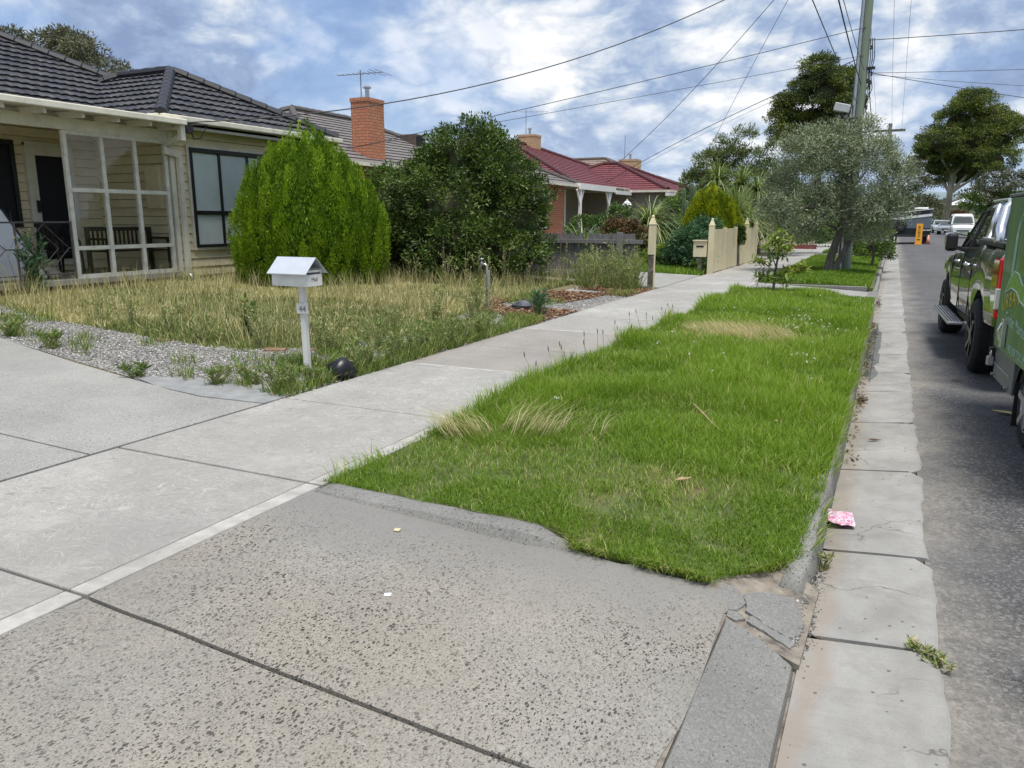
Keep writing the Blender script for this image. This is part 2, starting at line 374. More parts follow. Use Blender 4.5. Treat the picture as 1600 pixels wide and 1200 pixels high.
def scatter(poly, dens):
    xs = [p[0] for p in poly]; ys = [p[1] for p in poly]
    n = int((max(xs) - min(xs)) * (max(ys) - min(ys)) * dens)
    x = rng.uniform(min(xs), max(xs), n); y = rng.uniform(min(ys), max(ys), n); k = in_poly(x, y, poly)
    return x[k], y[k]

def text_mesh(txt, size, extrude=.002):
    cu = bpy.data.curves.new('lettering', 'FONT'); cu.body = txt; cu.size = size; cu.extrude = extrude; cu.resolution_u = 3
    cu.align_x = 'CENTER'
    o = bpy.data.objects.new('lettering', cu); COL.objects.link(o)
    dg = bpy.context.evaluated_depsgraph_get(); me = bpy.data.meshes.new_from_object(o.evaluated_get(dg))
    bpy.data.objects.remove(o); bpy.data.curves.remove(cu); return me
def letters(name, txt, size, m, parent, M4, extrude=.002):
    """lettering as a flat mesh: M4 takes the text plane (x right, y up, z out) into the parent's root space"""
    me = text_mesh(txt, size, extrude); me.transform(M4); me.materials.clear()
    return finish(name, me, m, parent, local=True)

# height of the yards behind the footpath
def yard_z(x):
    t = np.clip((-4.4 - np.asarray(x, float)) / 7.6, 0, 1); return .14 + .26 * t
def strip_z(x, y):
    """nature strip between kerb and footpath"""
    t = np.clip((-.3 - np.asarray(x, float)) / 2.4, 0, 1)
    return .105 + .045 * t + .03 * np.sin(t * math.pi) + .012 * (vnoise(x, y, 3, 2.) - .5)
# ------------------------------------------------------------------ SETTING: ground, road, kerbs, paths
M_ground = pm('ground_earth', (.10, .105, .05), .95, .35, .05, .3, 3., stain=(.16, .13, .08), stain_scale=.4)
g = MB(); g.v = [(-3000, -300, -.12), (3000, -300, -.12), (3000, 4500, -.12), (-3000, 4500, -.12)]; g.f = [(0, 1, 2, 3)]
struct('ground', g, M_ground)

# asphalt, with sandy grit washed along its edge
def asphalt():
    m, t, b, o = new_mat('asphalt'); tc = N(t, 'ShaderNodeTexCoord'); v0 = tc.outputs['Object']
    c = mix_node(t, ramp_node(t, noise_node(t, v0, 110, 3, .7), [(.36, 0.), (.66, 1.)]), (.020, .021, .024), (.115, .113, .112))
    vo = N(t, 'ShaderNodeTexVoronoi'); vo.inputs['Scale'].default_value = 75; LK(t, v0, vo.inputs['Vector'])
    sc = N(t, 'ShaderNodeSeparateColor'); LK(t, vo.outputs['Color'], sc.inputs[0])
    c = mix_node(t, ramp_node(t, sc.outputs[0], [(.70, 0.), (.88, .6)]), c, (.21, .207, .203))
    c = mix_node(t, ramp_node(t, noise_node(t, v0, .7, 8, .65), [(.42, 0.), (.62, .5)]), c, (.12, .118, .12))
    c = mix_node(t, ramp_node(t, noise_node(t, map_node(t, v0, loc=(6, 1, 0)), 1.4, 6, .7, .5), [(.56, 0.), (.70, .6)]), c, (.03, .03, .032))
    sp = N(t, 'ShaderNodeSeparateXYZ'); LK(t, v0, sp.inputs[0])
    wav = math_node(t, 'MULTIPLY', math_node(t, 'SUBTRACT', noise_node(t, map_node(t, v0, sc=(1, .9, 1)), 1.6, 6, .6), .5), 1.1)
    e = math_node(t, 'ADD', sp.outputs[0], wav)
    dust = ramp_node(t, math_node(t, 'DIVIDE', e, 2.), [(.12, .75), (.22, .35), (.33, 0.)])
    dust = math_node(t, 'MULTIPLY', dust, ramp_node(t, noise_node(t, v0, 40, 4, .7), [(.3, .35), (.6, 1.)]))
    c = mix_node(t, dust, c, (.30, .275, .235))
    tr = N(t, 'ShaderNodeTexNoise', noise_dimensions='2D'); tr.inputs['Scale'].default_value = .55; LK(t, map_node(t, v0, sc=(1, .05, 1)), tr.inputs['Vector'])
    c = mix_node(t, ramp_node(t, tr.outputs['Fac'], [(.45, 0.), (.7, .25)]), c, (.15, .147, .146))
    LK(t, c, b.inputs['Base Color']); b.inputs['Roughness'].default_value = .88; b.inputs['Specular IOR Level'].default_value = .3
    bn = N(t, 'ShaderNodeBump'); bn.inputs['Strength'].default_value = .7; bn.inputs['Distance'].default_value = .006
    LK(t, noise_node(t, v0, 120, 4, .65), bn.inputs['Height']); LK(t, bn.outputs[0], b.inputs['Normal'])
    return m
M_asph = asphalt()
g = MB()
xs = [.285, .9, 2.0, 3.3, 4.6, 5.8, 6.5]; zs = [-.014, .006, .035, .05, .035, .008, -.01]
ys = [-8, 0, 4, 8, 16, 32, 64, 90, 110, 124]
g.v = [(x, y, z) for y in ys for x, z in zip(xs, zs)]
g.f = [(j * 7 + i, j * 7 + i + 1, j * 7 + i + 8, j * 7 + i + 7) for j in range(len(ys) - 1) for i in range(6)]
struct('road', g, M_asph)

def wobble(t, v, s, a):
    n = N(t, 'ShaderNodeTexNoise'); n.inputs['Scale'].default_value = s; n.inputs['Detail'].default_value = 4; LK(t, v, n.inputs['Vector'])
    q = N(t, 'ShaderNodeVectorMath', operation='MULTIPLY_ADD'); LK(t, n.outputs['Color'], q.inputs[0]); q.inputs[1].default_value = (a, a, a); LK(t, v, q.inputs[2]); return q.outputs[0]
def gutter_mat():
    m, t, b, o = new_mat('gutter_concrete'); tc = N(t, 'ShaderNodeTexCoord'); v0 = tc.outputs['Object']
    base = (.315, .308, .288)
    c = mix_node(t, ramp_node(t, noise_node(t, map_node(t, v0, sc=(1, .6, 1)), 2.2, 8, .62), [(.3, 0.), (.7, 1.)]), sc3(base, .74), sc3(base, 1.12))
    c = mix_node(t, ramp_node(t, noise_node(t, map_node(t, v0, sc=(3, 60, 1)), 1.5, 3, .6), [(.5, 0.), (.75, .3)]), c, sc3(base, .6))
    c = mix_node(t, ramp_node(t, noise_node(t, v0, 180, 3, .6), [(.5, 0.), (.75, .45)]), c, sc3(base, .5))
    sp = N(t, 'ShaderNodeSeparateXYZ'); LK(t, v0, sp.inputs[0])
    e = math_node(t, 'ABSOLUTE', math_node(t, 'ADD', math_node(t, 'ADD', sp.outputs[0], .13), math_node(t, 'MULTIPLY', math_node(t, 'SUBTRACT', noise_node(t, v0, 3, 6, .65), .5), .22)))
    silt = ramp_node(t, e, [(.0, .75), (.035, .5), (.08, 0.)])
    c = mix_node(t, silt, c, (.255, .215, .175))
    cr = N(t, 'ShaderNodeTexVoronoi', feature='DISTANCE_TO_EDGE'); cr.inputs['Scale'].default_value = 1.1; LK(t, wobble(t, v0, 3., .5), cr.inputs['Vector'])
    c = mix_node(t, math_node(t, 'MULTIPLY', ramp_node(t, cr.outputs['Distance'], [(.0, .8), (.007, 0.)]), ramp_node(t, noise_node(t, v0, 1.1, 3), [(.5, 0.), (.56, 1.)])), c, (.06, .055, .05))
    c = mix_node(t, ramp_node(t, noise_node(t, map_node(t, v0, loc=(8, 2, 0)), 3.5, 9, .7, .3), [(.46, 0.), (.68, .65)]), c, (.185, .178, .16))
    vo = N(t, 'ShaderNodeTexVoronoi'); vo.inputs['Scale'].default_value = 22; LK(t, v0, vo.inputs['Vector'])
    sc = N(t, 'ShaderNodeSeparateColor'); LK(t, vo.outputs['Color'], sc.inputs[0])
    f = math_node(t, 'MULTIPLY', math_node(t, 'LESS_THAN', vo.outputs['Distance'], .16), math_node(t, 'GREATER_THAN', sc.outputs[0], .8))
    c = mix_node(t, math_node(t, 'MULTIPLY', f, .7), c, (.07, .065, .06))
    LK(t, c, b.inputs['Base Color']); b.inputs['Roughness'].default_value = .85; b.inputs['Specular IOR Level'].default_value = .25
    bn = N(t, 'ShaderNodeBump'); bn.inputs['Strength'].default_value = .4; bn.inputs['Distance'].default_value = .004
    LK(t, noise_node(t, v0, 90, 5, .65), bn.inputs['Height']); LK(t, bn.outputs[0], b.inputs['Normal'])
    return m
M_gut = gutter_mat()
joints = [-6, -3.2, .35, 3.05, 3.97, 5.4, 6.75, 8.05, 9.05, 10.3, 12.4, 14.2, 16.1, 17.6, 19.1, 21.5, 24, 26.5, 29, 31.5, 34, 37, 40, 44, 48, 52, 57, 62, 70, 80, 95, 110, 124]
mb = MB()
for a, b_ in zip(joints[:-1], joints[1:]):
    gap = .008 if a > 4 else .014
    n = max(3, int((b_ - a) / .08)) if a < 20 else 4
    k = len(mb.v); rows = np.linspace(a + gap, b_ - gap, n + 1)
    for q, y in enumerate(rows):
        ed = .305 + .03 * (vnoise(y, 0, 5, 2.3) - .5) + .022 * (vnoise(y, 0, 6, 9.) - .5)
        bite = min(y - a, b_ - y); ed -= (.075 * max(0, 1 - bite / .07) ** 1.5 * (vnoise(a * 3.1 + (y - a > .3) * 5, 3, 7, 2.) > .62)) if a < 12 else 0
        tilt = .006 * (vnoise(a, 1, 2) - .5)
        for x, z in ((-.172, -.042), (-.10, -.036), (.08, -.018), (ed - .012, -.002 + tilt), (ed, -.010 + tilt), (ed, -.10)):
            mb.v.append((x, y, z))
    for q in range(n):
        for i in range(5): mb.f.append((k + q * 6 + i, k + q * 6 + i + 1, k + q * 6 + i + 7, k + q * 6 + i + 6))
    for q in (0, n): mb.f.append(tuple(k + q * 6 + i for i in range(6)))
struct('gutter', mb, M_gut, smooth=False)
# dirt bed showing in the joints and under the broken corner
M_dirt = pm('dirt', (.205, .18, .15), .95, .5, 14., .8, 90., stain=(.30, .26, .21), stain_amt=.8, stain_scale=7., bdist=.01)
struct('gutter_bed', MB().box(-.5, .30, -6, 124, -.11, -.058), M_dirt)

# kerb: rounded profile swept along the gutter, worn and broken where it starts
M_kerb = aggregate_mat('kerb_concrete', (.235, .232, .215), (.07, .07, .065), 80, .36, (.10, .10, .09))
def kerb(name, y0, y1, worn0=True, step=.09):
    mb = MB(); n = max(8, int((y1 - y0) / step)); prof = [(-.168, -.08), (-.170, -.02), (-.183, .060), (-.192, .082), (-.208, .094), (-.262, .097), (-.275, .02), (-.275, -.08)]
    for i in range(n + 1):
        y = y0 + (y1 - y0) * i / n; w = min(1, (y - y0) / .38) if worn0 else 1; w = w * w * (3 - 2 * w)
        w2 = min(1, (y1 - y) / .35); w *= w2
        for x, z in prof:
            jx = .010 * (vnoise(y, x * 9, 3, 7.) - .5) + .02 * (vnoise(y, 1, 13, 1.1) - .5); jz = .010 * (vnoise(y, x * 9, 8, 6.) - .5)
            mb.v.append((x + jx - .035 * (1 - w), y, (z if z < 0 else z * (.28 + .72 * w)) + jz))
    m = len(prof)
    for i in range(n):
        for j in range(m - 1): mb.f.append((i * m + j, i * m + j + 1, (i + 1) * m + j + 1, (i + 1) * m + j))
    mb.f.append(tuple(range(m))); mb.f.append(tuple(n * m + j for j in range(m)))
    return struct(name, mb, M_kerb, smooth=True)
kerb('kerb', 3.36, 16.2)
kerb('kerb', 18.9, 62., step=.35)
kerb('kerb', 66., 124., step=2.)
mb = MB().box(6.35, 6.5, -8, 124, -.1, .12); struct('kerb', mb, M_kerb)
# verge and yards across the road
M_verge = pm('verge_grass', (.07, .13, .03), .95, .35, .7, .6, 30., stain=(.2, .17, .08), stain_scale=.5)
struct('verge', MB().box(6.5, 60, -8, 124, -.1, .11).box(-30, 90, 124, 420, -.1, .12), M_verge)

# vehicle crossing: two worn exposed-aggregate slabs sloping to the gutter
M_cross = aggregate_mat('crossing_concrete', (.285, .270, .240), (.034, .029, .026), 92, .42, (.17, .163, .15), warm=(.315, .275, .22), wash=(.20, .196, .185))
def cz(x, y=0): 
    t = (-.48 - x) / 2.25; return .030 + .118 * np.clip(t, 0, 1.1)
def slab(mb, x0, x1, y0, y1, nx, ny, rag=.0, lip=.14, far=.012):
    k = len(mb.v)
    for j in range(ny + 1):
        for i in range(nx + 1):
            x = x0 + (x1 - x0) * i / nx; y = y0 + (y1 - y0) * j / ny
            e = 1 if i == nx else 0
            x += e * rag * (vnoise(y, 0, 21, 5.) - .5) * 2
            if j in (0, ny): y += (((.006 if j == 0 else far) * (vnoise(x, 0 if far < .02 else j, 22, 4. if j == 0 or far < .02 else 9.) - .5)))
            mb.v.append((x, y, float(cz(x)) + .006 * (vnoise(x, y, 9, 1.5) - .5) - .012 * e - (.006 if j in (0, ny) else 0)))
    for j in range(ny):
        for i in range(nx): a = k + j * (nx + 1) + i; mb.f.append((a, a + 1, a + nx + 2, a + nx + 1))
    # skirts
    rim = [k + i for i in range(nx + 1)] + [k + j * (nx + 1) + nx for j in range(1, ny + 1)] + [k + ny * (nx + 1) + i for i in range(nx - 1, -1, -1)] + [k + j * (nx + 1) for j in range(ny - 1, 0, -1)]
    q = len(mb.v)
    for r in rim: p = mb.v[r]; mb.v.append((p[0], p[1], p[2] - lip))
    L = len(rim)
    for i in range(L): mb.f.append((rim[i], q + i, q + (i + 1) % L, rim[(i + 1) % L]))
mb = MB(); slab(mb, -2.725, -.49, 1.784, 3.185, 46, 22, .030, far=.05); slab(mb, -2.725, -.49, -2.4, 1.764, 46, 30, .022, far=.006)
struct('crossing', mb, M_cross)
struct('crossing_bed', MB().box(-2.73, -.47, -2.4, 3.14, -.1, .012), M_dirt)
# apron between crossing and gutter
M_apron = aggregate_mat('apron_concrete', (.215, .212, .20), (.08, .078, .07), 95, .28, (.12, .117, .11))
mb = MB(); k = 0
for (ya, yb) in ((-2.4, 2.93),):
    n = 40
    for j in range(n + 1):
        y = ya + (yb - ya) * j / n
        for x, z in ((-.468, .006), (-.458, .022), (-.30, .004), (-.190, -.030), (-.180, -.06)):
            mb.v.append((x + .006 * (vnoise(y, x, 31, 6) - .5), y - .55 * (x + .46) * (j / n) ** 14 + .014 * (j == n) * (vnoise(x, 3, 35, 14.) - .5), z + .003 * (vnoise(x * 5, y, 33, 3) - .5)))
    for j in range(n):
        for i in range(4): a = j * 5 + i; mb.f.append((a, a + 1, a + 6, a + 5))
    mb.f.append(tuple(n * 5 + i for i in range(5)))
struct('apron', mb, M_apron)
# broken concrete at the corner of the nature strip: low tilted flakes over dirt
mb = MB()
def flake(pts, z, th=.03, tilt=(0, 0)):
    q = []
    for (xa, ya), (xb, yb) in zip(pts, pts[1:] + pts[:1]):
        for k in range(5):
            f = k / 5; q.append((xa + (xb - xa) * f + .016 * (vnoise(xa * 40 + k, ya * 31, 3) - .5), ya + (yb - ya) * f + .016 * (vnoise(xa * 37 + k, yb * 33, 4) - .5)))
    pts = q
    c = np.mean(pts, 0); n = len(pts)
    top = [(p[0], p[1], z + tilt[0] * (p[0] - c[0]) + tilt[1] * (p[1] - c[1])) for p in pts]
    mb.add(top + [(x, y, q - th) for x, y, q in top], [tuple(range(n)), tuple(range(n, 2 * n))[::-1]] + [(i, (i + 1) % n, n + (i + 1) % n, n + i) for i in range(n)])
flake([(-.60, 3.14), (-.50, 3.03), (-.44, 3.04), (-.41, 3.13), (-.47, 3.22), (-.56, 3.24)], .022, tilt=(-.1, .05))
flake([(-.485, 2.99), (-.43, 2.955), (-.395, 2.985), (-.42, 3.02), (-.47, 3.03)], .012)
flake([(-.405, 3.05), (-.30, 2.985), (-.225, 2.95), (-.185, 3.0), (-.19, 3.16), (-.24, 3.27), (-.36, 3.25), (-.43, 3.17)], .004, tilt=(-.12, .05))
flake([(-.385, 2.975), (-.30, 2.93), (-.20, 2.87), (-.19, 2.93), (-.29, 2.97), (-.375, 3.02)], .0, tilt=(-.12, .03))
struct('broken_concrete', mb, M_apron, bevel=.005)
mb = MB(); pts = [(-.62, 3.05), (-.48, 2.93), (-.165, 2.78), (-.15, 3.45), (-.30, 3.50), (-.62, 3.28)]
mb.prism(pts, -.06, -.022); mb.v = [(x, y, z + ((.035 * min(1, max(0, (-.2 - x) / .35)) + .045 * min(1, max(0, (y - 3.05) / .3)) * min(1, max(0, (-.17 - x) / .1))) if z > -.05 else 0)) for x, y, z in mb.v]
struct('dirt_patch', mb, M_dirt)
# raised concrete edge between crossing and grass
mb = MB(); n = 46; prof = [(3.085, .0), (3.092, .0), (3.104, .9), (3.118, 1.), (3.21, 1.02), (3.24, .9), (3.245, .0)]
for i in range(n + 1):
    t = i / n; x = -2.70 + 1.45 * t; zb = float(cz(x)); top = .158 - .012 * t
    if t > .88: top = top - (t - .88) / .12 * (top - zb - .01)
    if t < .06: top = zb + (top - zb) * t / .06 + .004
    for y, h in prof:
        yy = y + .012 * (vnoise(x, y, 41, 6.) - .5) + (.05 * (t - .88) / .12 * (1 if y < 3.15 else 0) if t > .88 else 0)
        mb.v.append((x, yy, (-.02 if h == 0 else zb + (top - zb) * h + .010 * (vnoise(x, y, 43, 9.) - .5) * h)))
m_ = len(prof)
for i in range(n):
    for j in range(m_ - 1): mb.f.append((i * m_ + j, i * m_ + j + 1, (i + 1) * m_ + j + 1, (i + 1) * m_ + j))
mb.f.append(tuple(range(m_))); mb.f.append(tuple(n * m_ + j for j in range(m_)))
struct('kerb', mb, M_kerb, smooth=True)

# footpath: separate slabs with a trowelled border and real gaps
M_path = trowel_mat('path_concrete', (.385, .375, .35))
M_old = aggregate_mat('old_path_concrete', (.30, .28, .255), (.15, .14, .13), 85, .22, (.25, .235, .22))
M_edge = pm('smooth_concrete', (.375, .365, .335), .85, .22, 9., .35, 160., stain=(.22, .21, .19), stain_amt=.75, stain_scale=4.)
pj = [-3.0, -1.2, .30, 1.775, 3.20, 4.76, 6.57, 7.85, 9.41, 10.9, 12.4, 13.9, 15.4, 16.9, 18.4, 19.9, 21.4, 23, 24.6, 26.2, 28, 30, 32, 35, 38, 42, 46, 50]
new, old, edge = MB(), MB(), MB()
for i, (a, b_) in enumerate(zip(pj[:-1], pj[1:])):
    lift = .004 * (vnoise(i * 1.7, 0, 4) - .5)
    tgt = old if 6.5 < a < 9.3 else new
    gx = .009 if a < 5 else .006
    tgt.box(-4.395, -2.842, a + gx, b_ - gx, .02, .150 + lift)
    edge.box(-2.838, -2.735, a + gx, b_ - gx, .02, .149 + lift)
edge.box(-4.39, -2.845, 6.535, 6.575, .1, .1545); edge.box(-4.39, -2.845, 9.385, 9.425, .1, .1545)
struct('footpath', new, M_path, bevel=.008); struct('footpath', old, M_old, bevel=.008); struct('footpath_edging', edge, M_edge, bevel=.006)
struct('footpath_bed', MB().box(-4.42, -2.72, -3, 50, -.05, .125), M_dirt)

# yards behind the path, rising towards the houses
M_yard = pm('yard_earth', (.15, .13, .075), .95, .35, 2.2, .6, 60., stain=(.10, .13, .04), stain_amt=.8, stain_scale=1.1)
mb = MB(); xs = [-4.41, -5.5, -7, -9, -12, -14, -40, -90]; ys = list(range(-12, 21)) + [24, 30, 40, 60, 90, 140, 260]
mb.v = [(x, y, float(yard_z(x)) - .012) for y in ys for x in xs]
nx = len(xs); mb.f = [(j * nx + i, j * nx + i + 1, (j + 1) * nx + i + 1, (j + 1) * nx + i) for j in range(len(ys) - 1) for i in range(nx - 1)]
struct('yard', mb, M_yard)
# driveway of number 44
M_drive = aggregate_mat('drive_concrete', (.325, .32, .30), (.10, .096, .09), 95, .32, (.22, .215, .20))
def drape(poly, dz, nx=30, th=.05):
    """polygon laid on the sloping yard as a slab"""
    bm = bmesh.new(); vs = [bm.verts.new((x, y, 0)) for x, y in poly]; bm.faces.new(vs)
    for k in range(1, nx):
        x = -4.4 - k * .5
        bmesh.ops.bisect_plane(bm, geom=bm.verts[:] + bm.edges[:] + bm.faces[:], plane_co=(x, 0, 0), plane_no=(1, 0, 0))
    for v in bm.verts: v.co.z = float(yard_z(v.co.x)) + dz
    r = bmesh.ops.extrude_face_region(bm, geom=bm.faces[:])
    for e in r['geom']:
        if isinstance(e, bmesh.types.BMVert): e.co.z -= th
    bmesh.ops.recalc_face_normals(bm, faces=bm.faces)
    mb = MB(); bm.verts.index_update(); mb.v = [tuple(v.co) for v in bm.verts]; mb.f = [tuple(v.index for v in f.verts) for f in bm.faces]; bm.free(); return mb
edge_pts = [(-4.42, 4.52), (-5.0, 4.42), (-5.4, 4.46), (-7.0, 4.74), (-8.8, 5.14), (-11.9, 5.8)]
A = [(-4.42, 3.02), (-6.0, 3.0), (-11.9, 2.95)]
mb = drape(A + edge_pts[::-1], .012); m2 = drape([(-4.42, -3)] + [(-11.9, -3)] + [(x, y - .016) for x, y in A[::-1]], .012)
mb.add(m2.v, m2.f); struct('driveway', mb, M_drive, bevel=.004)
struct('driveway_patch', drape([(-4.43, 4.55), (-5.02, 4.45), (-5.6, 4.5), (-6.1, 4.66), (-5.5, 4.92), (-5.0, 4.98), (-4.43, 5.02)], .010), pm('grey_patch', (.235, .24, .24), .85, .2, 8., .3, 120., stain=(.14, .135, .13), stain_amt=.5), bevel=.003)
# driveway and crossing of the next house
struct('driveway', drape([(-4.42, 16.35), (-9, 16.6), (-13, 16.9), (-13, 19.6), (-8, 20.0), (-6.2, 20.3), (-4.42, 20.4)], .010), M_drive)
mb = MB(); slab(mb, -2.725, -.35, 16.32, 18.82, 12, 12, .01); struct('crossing', mb, M_drive)
mb = MB().box(-2.70, -.4, 18.86, 18.95, .0, .125); struct('kerb', mb, M_kerb, bevel=.012)
mb = MB().box(-.36, -.165, 16.1, 18.95, -.08, .02); struct('apron', mb, M_apron)
struct('driveway', drape([(-4.42, 28.6), (-13, 29), (-13, 32), (-4.42, 32)], .01), M_path)
mb = MB(); slab(mb, -2.725, -.35, 33.5, 36.5, 12, 12, .01); struct('crossing', mb, M_drive)
# soil under the grass strips
M_soil = pm('strip_soil', (.075, .10, .028), .95, .35, 6., .6, 60., stain=(.15, .11, .06), stain_amt=.8, stain_scale=2.)
def low_edge(x, y, z):
    """the strip slumps to the crossing where its concrete edge is broken away"""
    t = np.clip((np.asarray(x, float) + 1.42) / .22, 0, 1) * np.clip((3.95 - np.asarray(y, float)) / .72, 0, 1); t = t * t * (3 - 2 * t)
    return z * (1 - t) + (cz(np.asarray(x, float)) + .012) * t
def strip(y0, y1, name='nature_strip'):
    mb = MB(); nx = 14; ny = max(8, int((y1 - y0) / .2))
    for j in range(ny + 1):
        for i in range(nx + 1):
            x = -2.735 + (2.735 - .276) * i / nx; y = y0 + (y1 - y0) * j / ny
            if y0 < 4 and y < 3.5: y = max(y, 3.23 if x < -1.3 else (3.23 - .03 * (x + 1.3) if x < -.62 else 3.21 + (x + .62) * .9)) + (0.0005 * j)
            z = float(strip_z(x, y)) - .012
            if y0 < 4 and y < 3.9: z = low_edge(x, y, z)
            mb.v.append((x, y, z))
    for j in range(ny):
        for i in range(nx): a = j * (nx + 1) + i; mb.f.append((a, a + 1, a + nx + 2, a + nx + 1))
    k = len(mb.v)
    for i in range(nx + 1): mb.v.append((mb.v[i][0], mb.v[i][1], -.04))
    for i in range(nx): mb.f.append((i, i + 1, k + i + 1, k + i))
    return struct(name, mb, M_soil)
strip(3.22, 16.3); strip(18.98, 33.4); strip(36.6, 60)
# gravel bed
def gravel_mat():
    m, t, b, o = new_mat('gravel_bed'); tc = N(t, 'ShaderNodeTexCoord'); v0 = tc.outputs['Object']
    vo = N(t, 'ShaderNodeTexVoronoi'); vo.inputs['Scale'].default_value = 62; LK(t, v0, vo.inputs['Vector'])
    sc = N(t, 'ShaderNodeSeparateColor'); LK(t, vo.outputs['Color'], sc.inputs[0])
    c = ramp_node(t, sc.outputs[0], [(.0, (.12, .115, .105)), (.4, (.26, .252, .235)), (.8, (.35, .34, .32)), (1., (.55, .53, .5))])
    c = mix_node(t, ramp_node(t, noise_node(t, v0, 2.2, 6, .6), [(.5, 0.), (.75, .6)]), c, (.2, .17, .12))
    LK(t, c, b.inputs['Base Color']); b.inputs['Roughness'].default_value = .9
    bn = N(t, 'ShaderNodeBump'); bn.inputs['Strength'].default_value = .9; bn.inputs['Distance'].default_value = .012; bn.invert = True
    LK(t, vo.outputs['Distance'], bn.inputs['Height']); LK(t, bn.outputs[0], b.inputs['Normal']); return m
M_gravel = gravel_mat()
struct('gravel_bed', drape([(-4.42, 4.6), (-5.4, 4.5), (-8.8, 5.16), (-11.9, 5.85), (-12.2, 6.9), (-9.9, 6.35), (-6.4, 6.2), (-5.6, 6.8), (-5.7, 9.5), (-5.9, 15.9), (-4.42, 15.9)], .0, th=.03), M_gravel)
# distant hills and the rise of ground beyond the street
M_hill = pm('hill_green', (.16, .21, .22), 1., .2, .01, 0)
mb = MB(); n = 60
for i in range(n + 1):
    x = -900 + 1900 * i / n
    for y, h in ((900, -2), (1150, 26 + 26 * vnoise(x * .004, 1, 3) + 8 * vnoise(x * .02, 1, 5)), (1500, -2)): mb.v.append((x, y, h))
for i in range(n):
    for j in range(2): a = i * 3 + j; mb.f.append((a, a + 1, a + 4, a + 3))
struct('hills', mb, M_hill, smooth=True)
# shallow water lying in the gutter
m, t, b, o = new_mat('gutter_water'); tr_ = N(t, 'ShaderNodeBsdfTransparent'); tr_.inputs[0].default_value = (.80, .79, .77, 1); gl_ = N(t, 'ShaderNodeBsdfGlossy'); gl_.inputs['Roughness'].default_value = .22
lw_ = N(t, 'ShaderNodeLayerWeight'); mx_ = N(t, 'ShaderNodeMixShader'); LK(t, math_node(t, 'ADD', math_node(t, 'MULTIPLY', math_node(t, 'POWER', lw_.outputs['Facing'], 3.), .75), .03, True), mx_.inputs[0]); LK(t, tr_.outputs[0], mx_.inputs[1]); LK(t, gl_.outputs[0], mx_.inputs[2]); LK(t, mx_.outputs[0], o.inputs[0])
mb = MB(); ring = []
for i in range(60):
    a = 2 * math.pi * i / 60; yy = 11.0 + 2.5 * math.sin(a); hw = .10 + .17 * (vnoise(yy, 0, 3, 1.9) - .4)
    mb.v.append((-.085 + hw * math.cos(a) - (.0 if math.cos(a) > 0 else -.015), yy, -.0265))
mb.f = [tuple(range(60))]
struct('puddle', mb, m)
# ------------------------------------------------------------------ HOUSES
def tile_mat(name, c, c2, moss=None, rough=.55, course=.32, across=.30, wear=.3, spec=.4):
    """concrete roof tiles: each tile its own tone; the laps and ribs are geometry on near roofs, bump on far ones"""
    m, t, b, o = new_mat(name); uv = N(t, 'ShaderNodeUVMap')
    br = N(t, 'ShaderNodeTexBrick'); br.inputs['Scale'].default_value = 1; br.inputs['Brick Width'].default_value = across; br.inputs['Row Height'].default_value = course
    br.inputs['Mortar Size'].default_value = .012; br.offset = .5
    br.inputs['Color1'].default_value = (*c, 1); br.inputs['Color2'].default_value = (*c2, 1); br.inputs['Mortar'].default_value = (*sc3(c, .55), 1)
    LK(t, uv.outputs[0], br.inputs['Vector'])
    col = mix_node(t, ramp_node(t, noise_node(t, uv.outputs[0], 3.0, 7, .65), [(.48, 0.), (.75, wear)]), br.outputs['Color'], moss or sc3(c, 2.2))
    LK(t, col, b.inputs['Base Color']); b.inputs['Roughness'].default_value = rough; b.inputs['Specular IOR Level'].default_value = spec
    sp = N(t, 'ShaderNodeSeparateXYZ'); LK(t, uv.outputs[0], sp.inputs[0])
    saw = math_node(t, 'FRACT', math_node(t, 'DIVIDE', sp.outputs[1], course))
    bn = N(t, 'ShaderNodeBump'); bn.inputs['Strength'].default_value = .9; bn.inputs['Distance'].default_value = .02
    LK(t, math_node(t, 'ADD', math_node(t, 'MULTIPLY', saw, -1.), math_node(t, 'MULTIPLY', noise_node(t, uv.outputs[0], 40, 4), .25)), bn.inputs['Height']); LK(t, bn.outputs[0], b.inputs['Normal'])
    return m
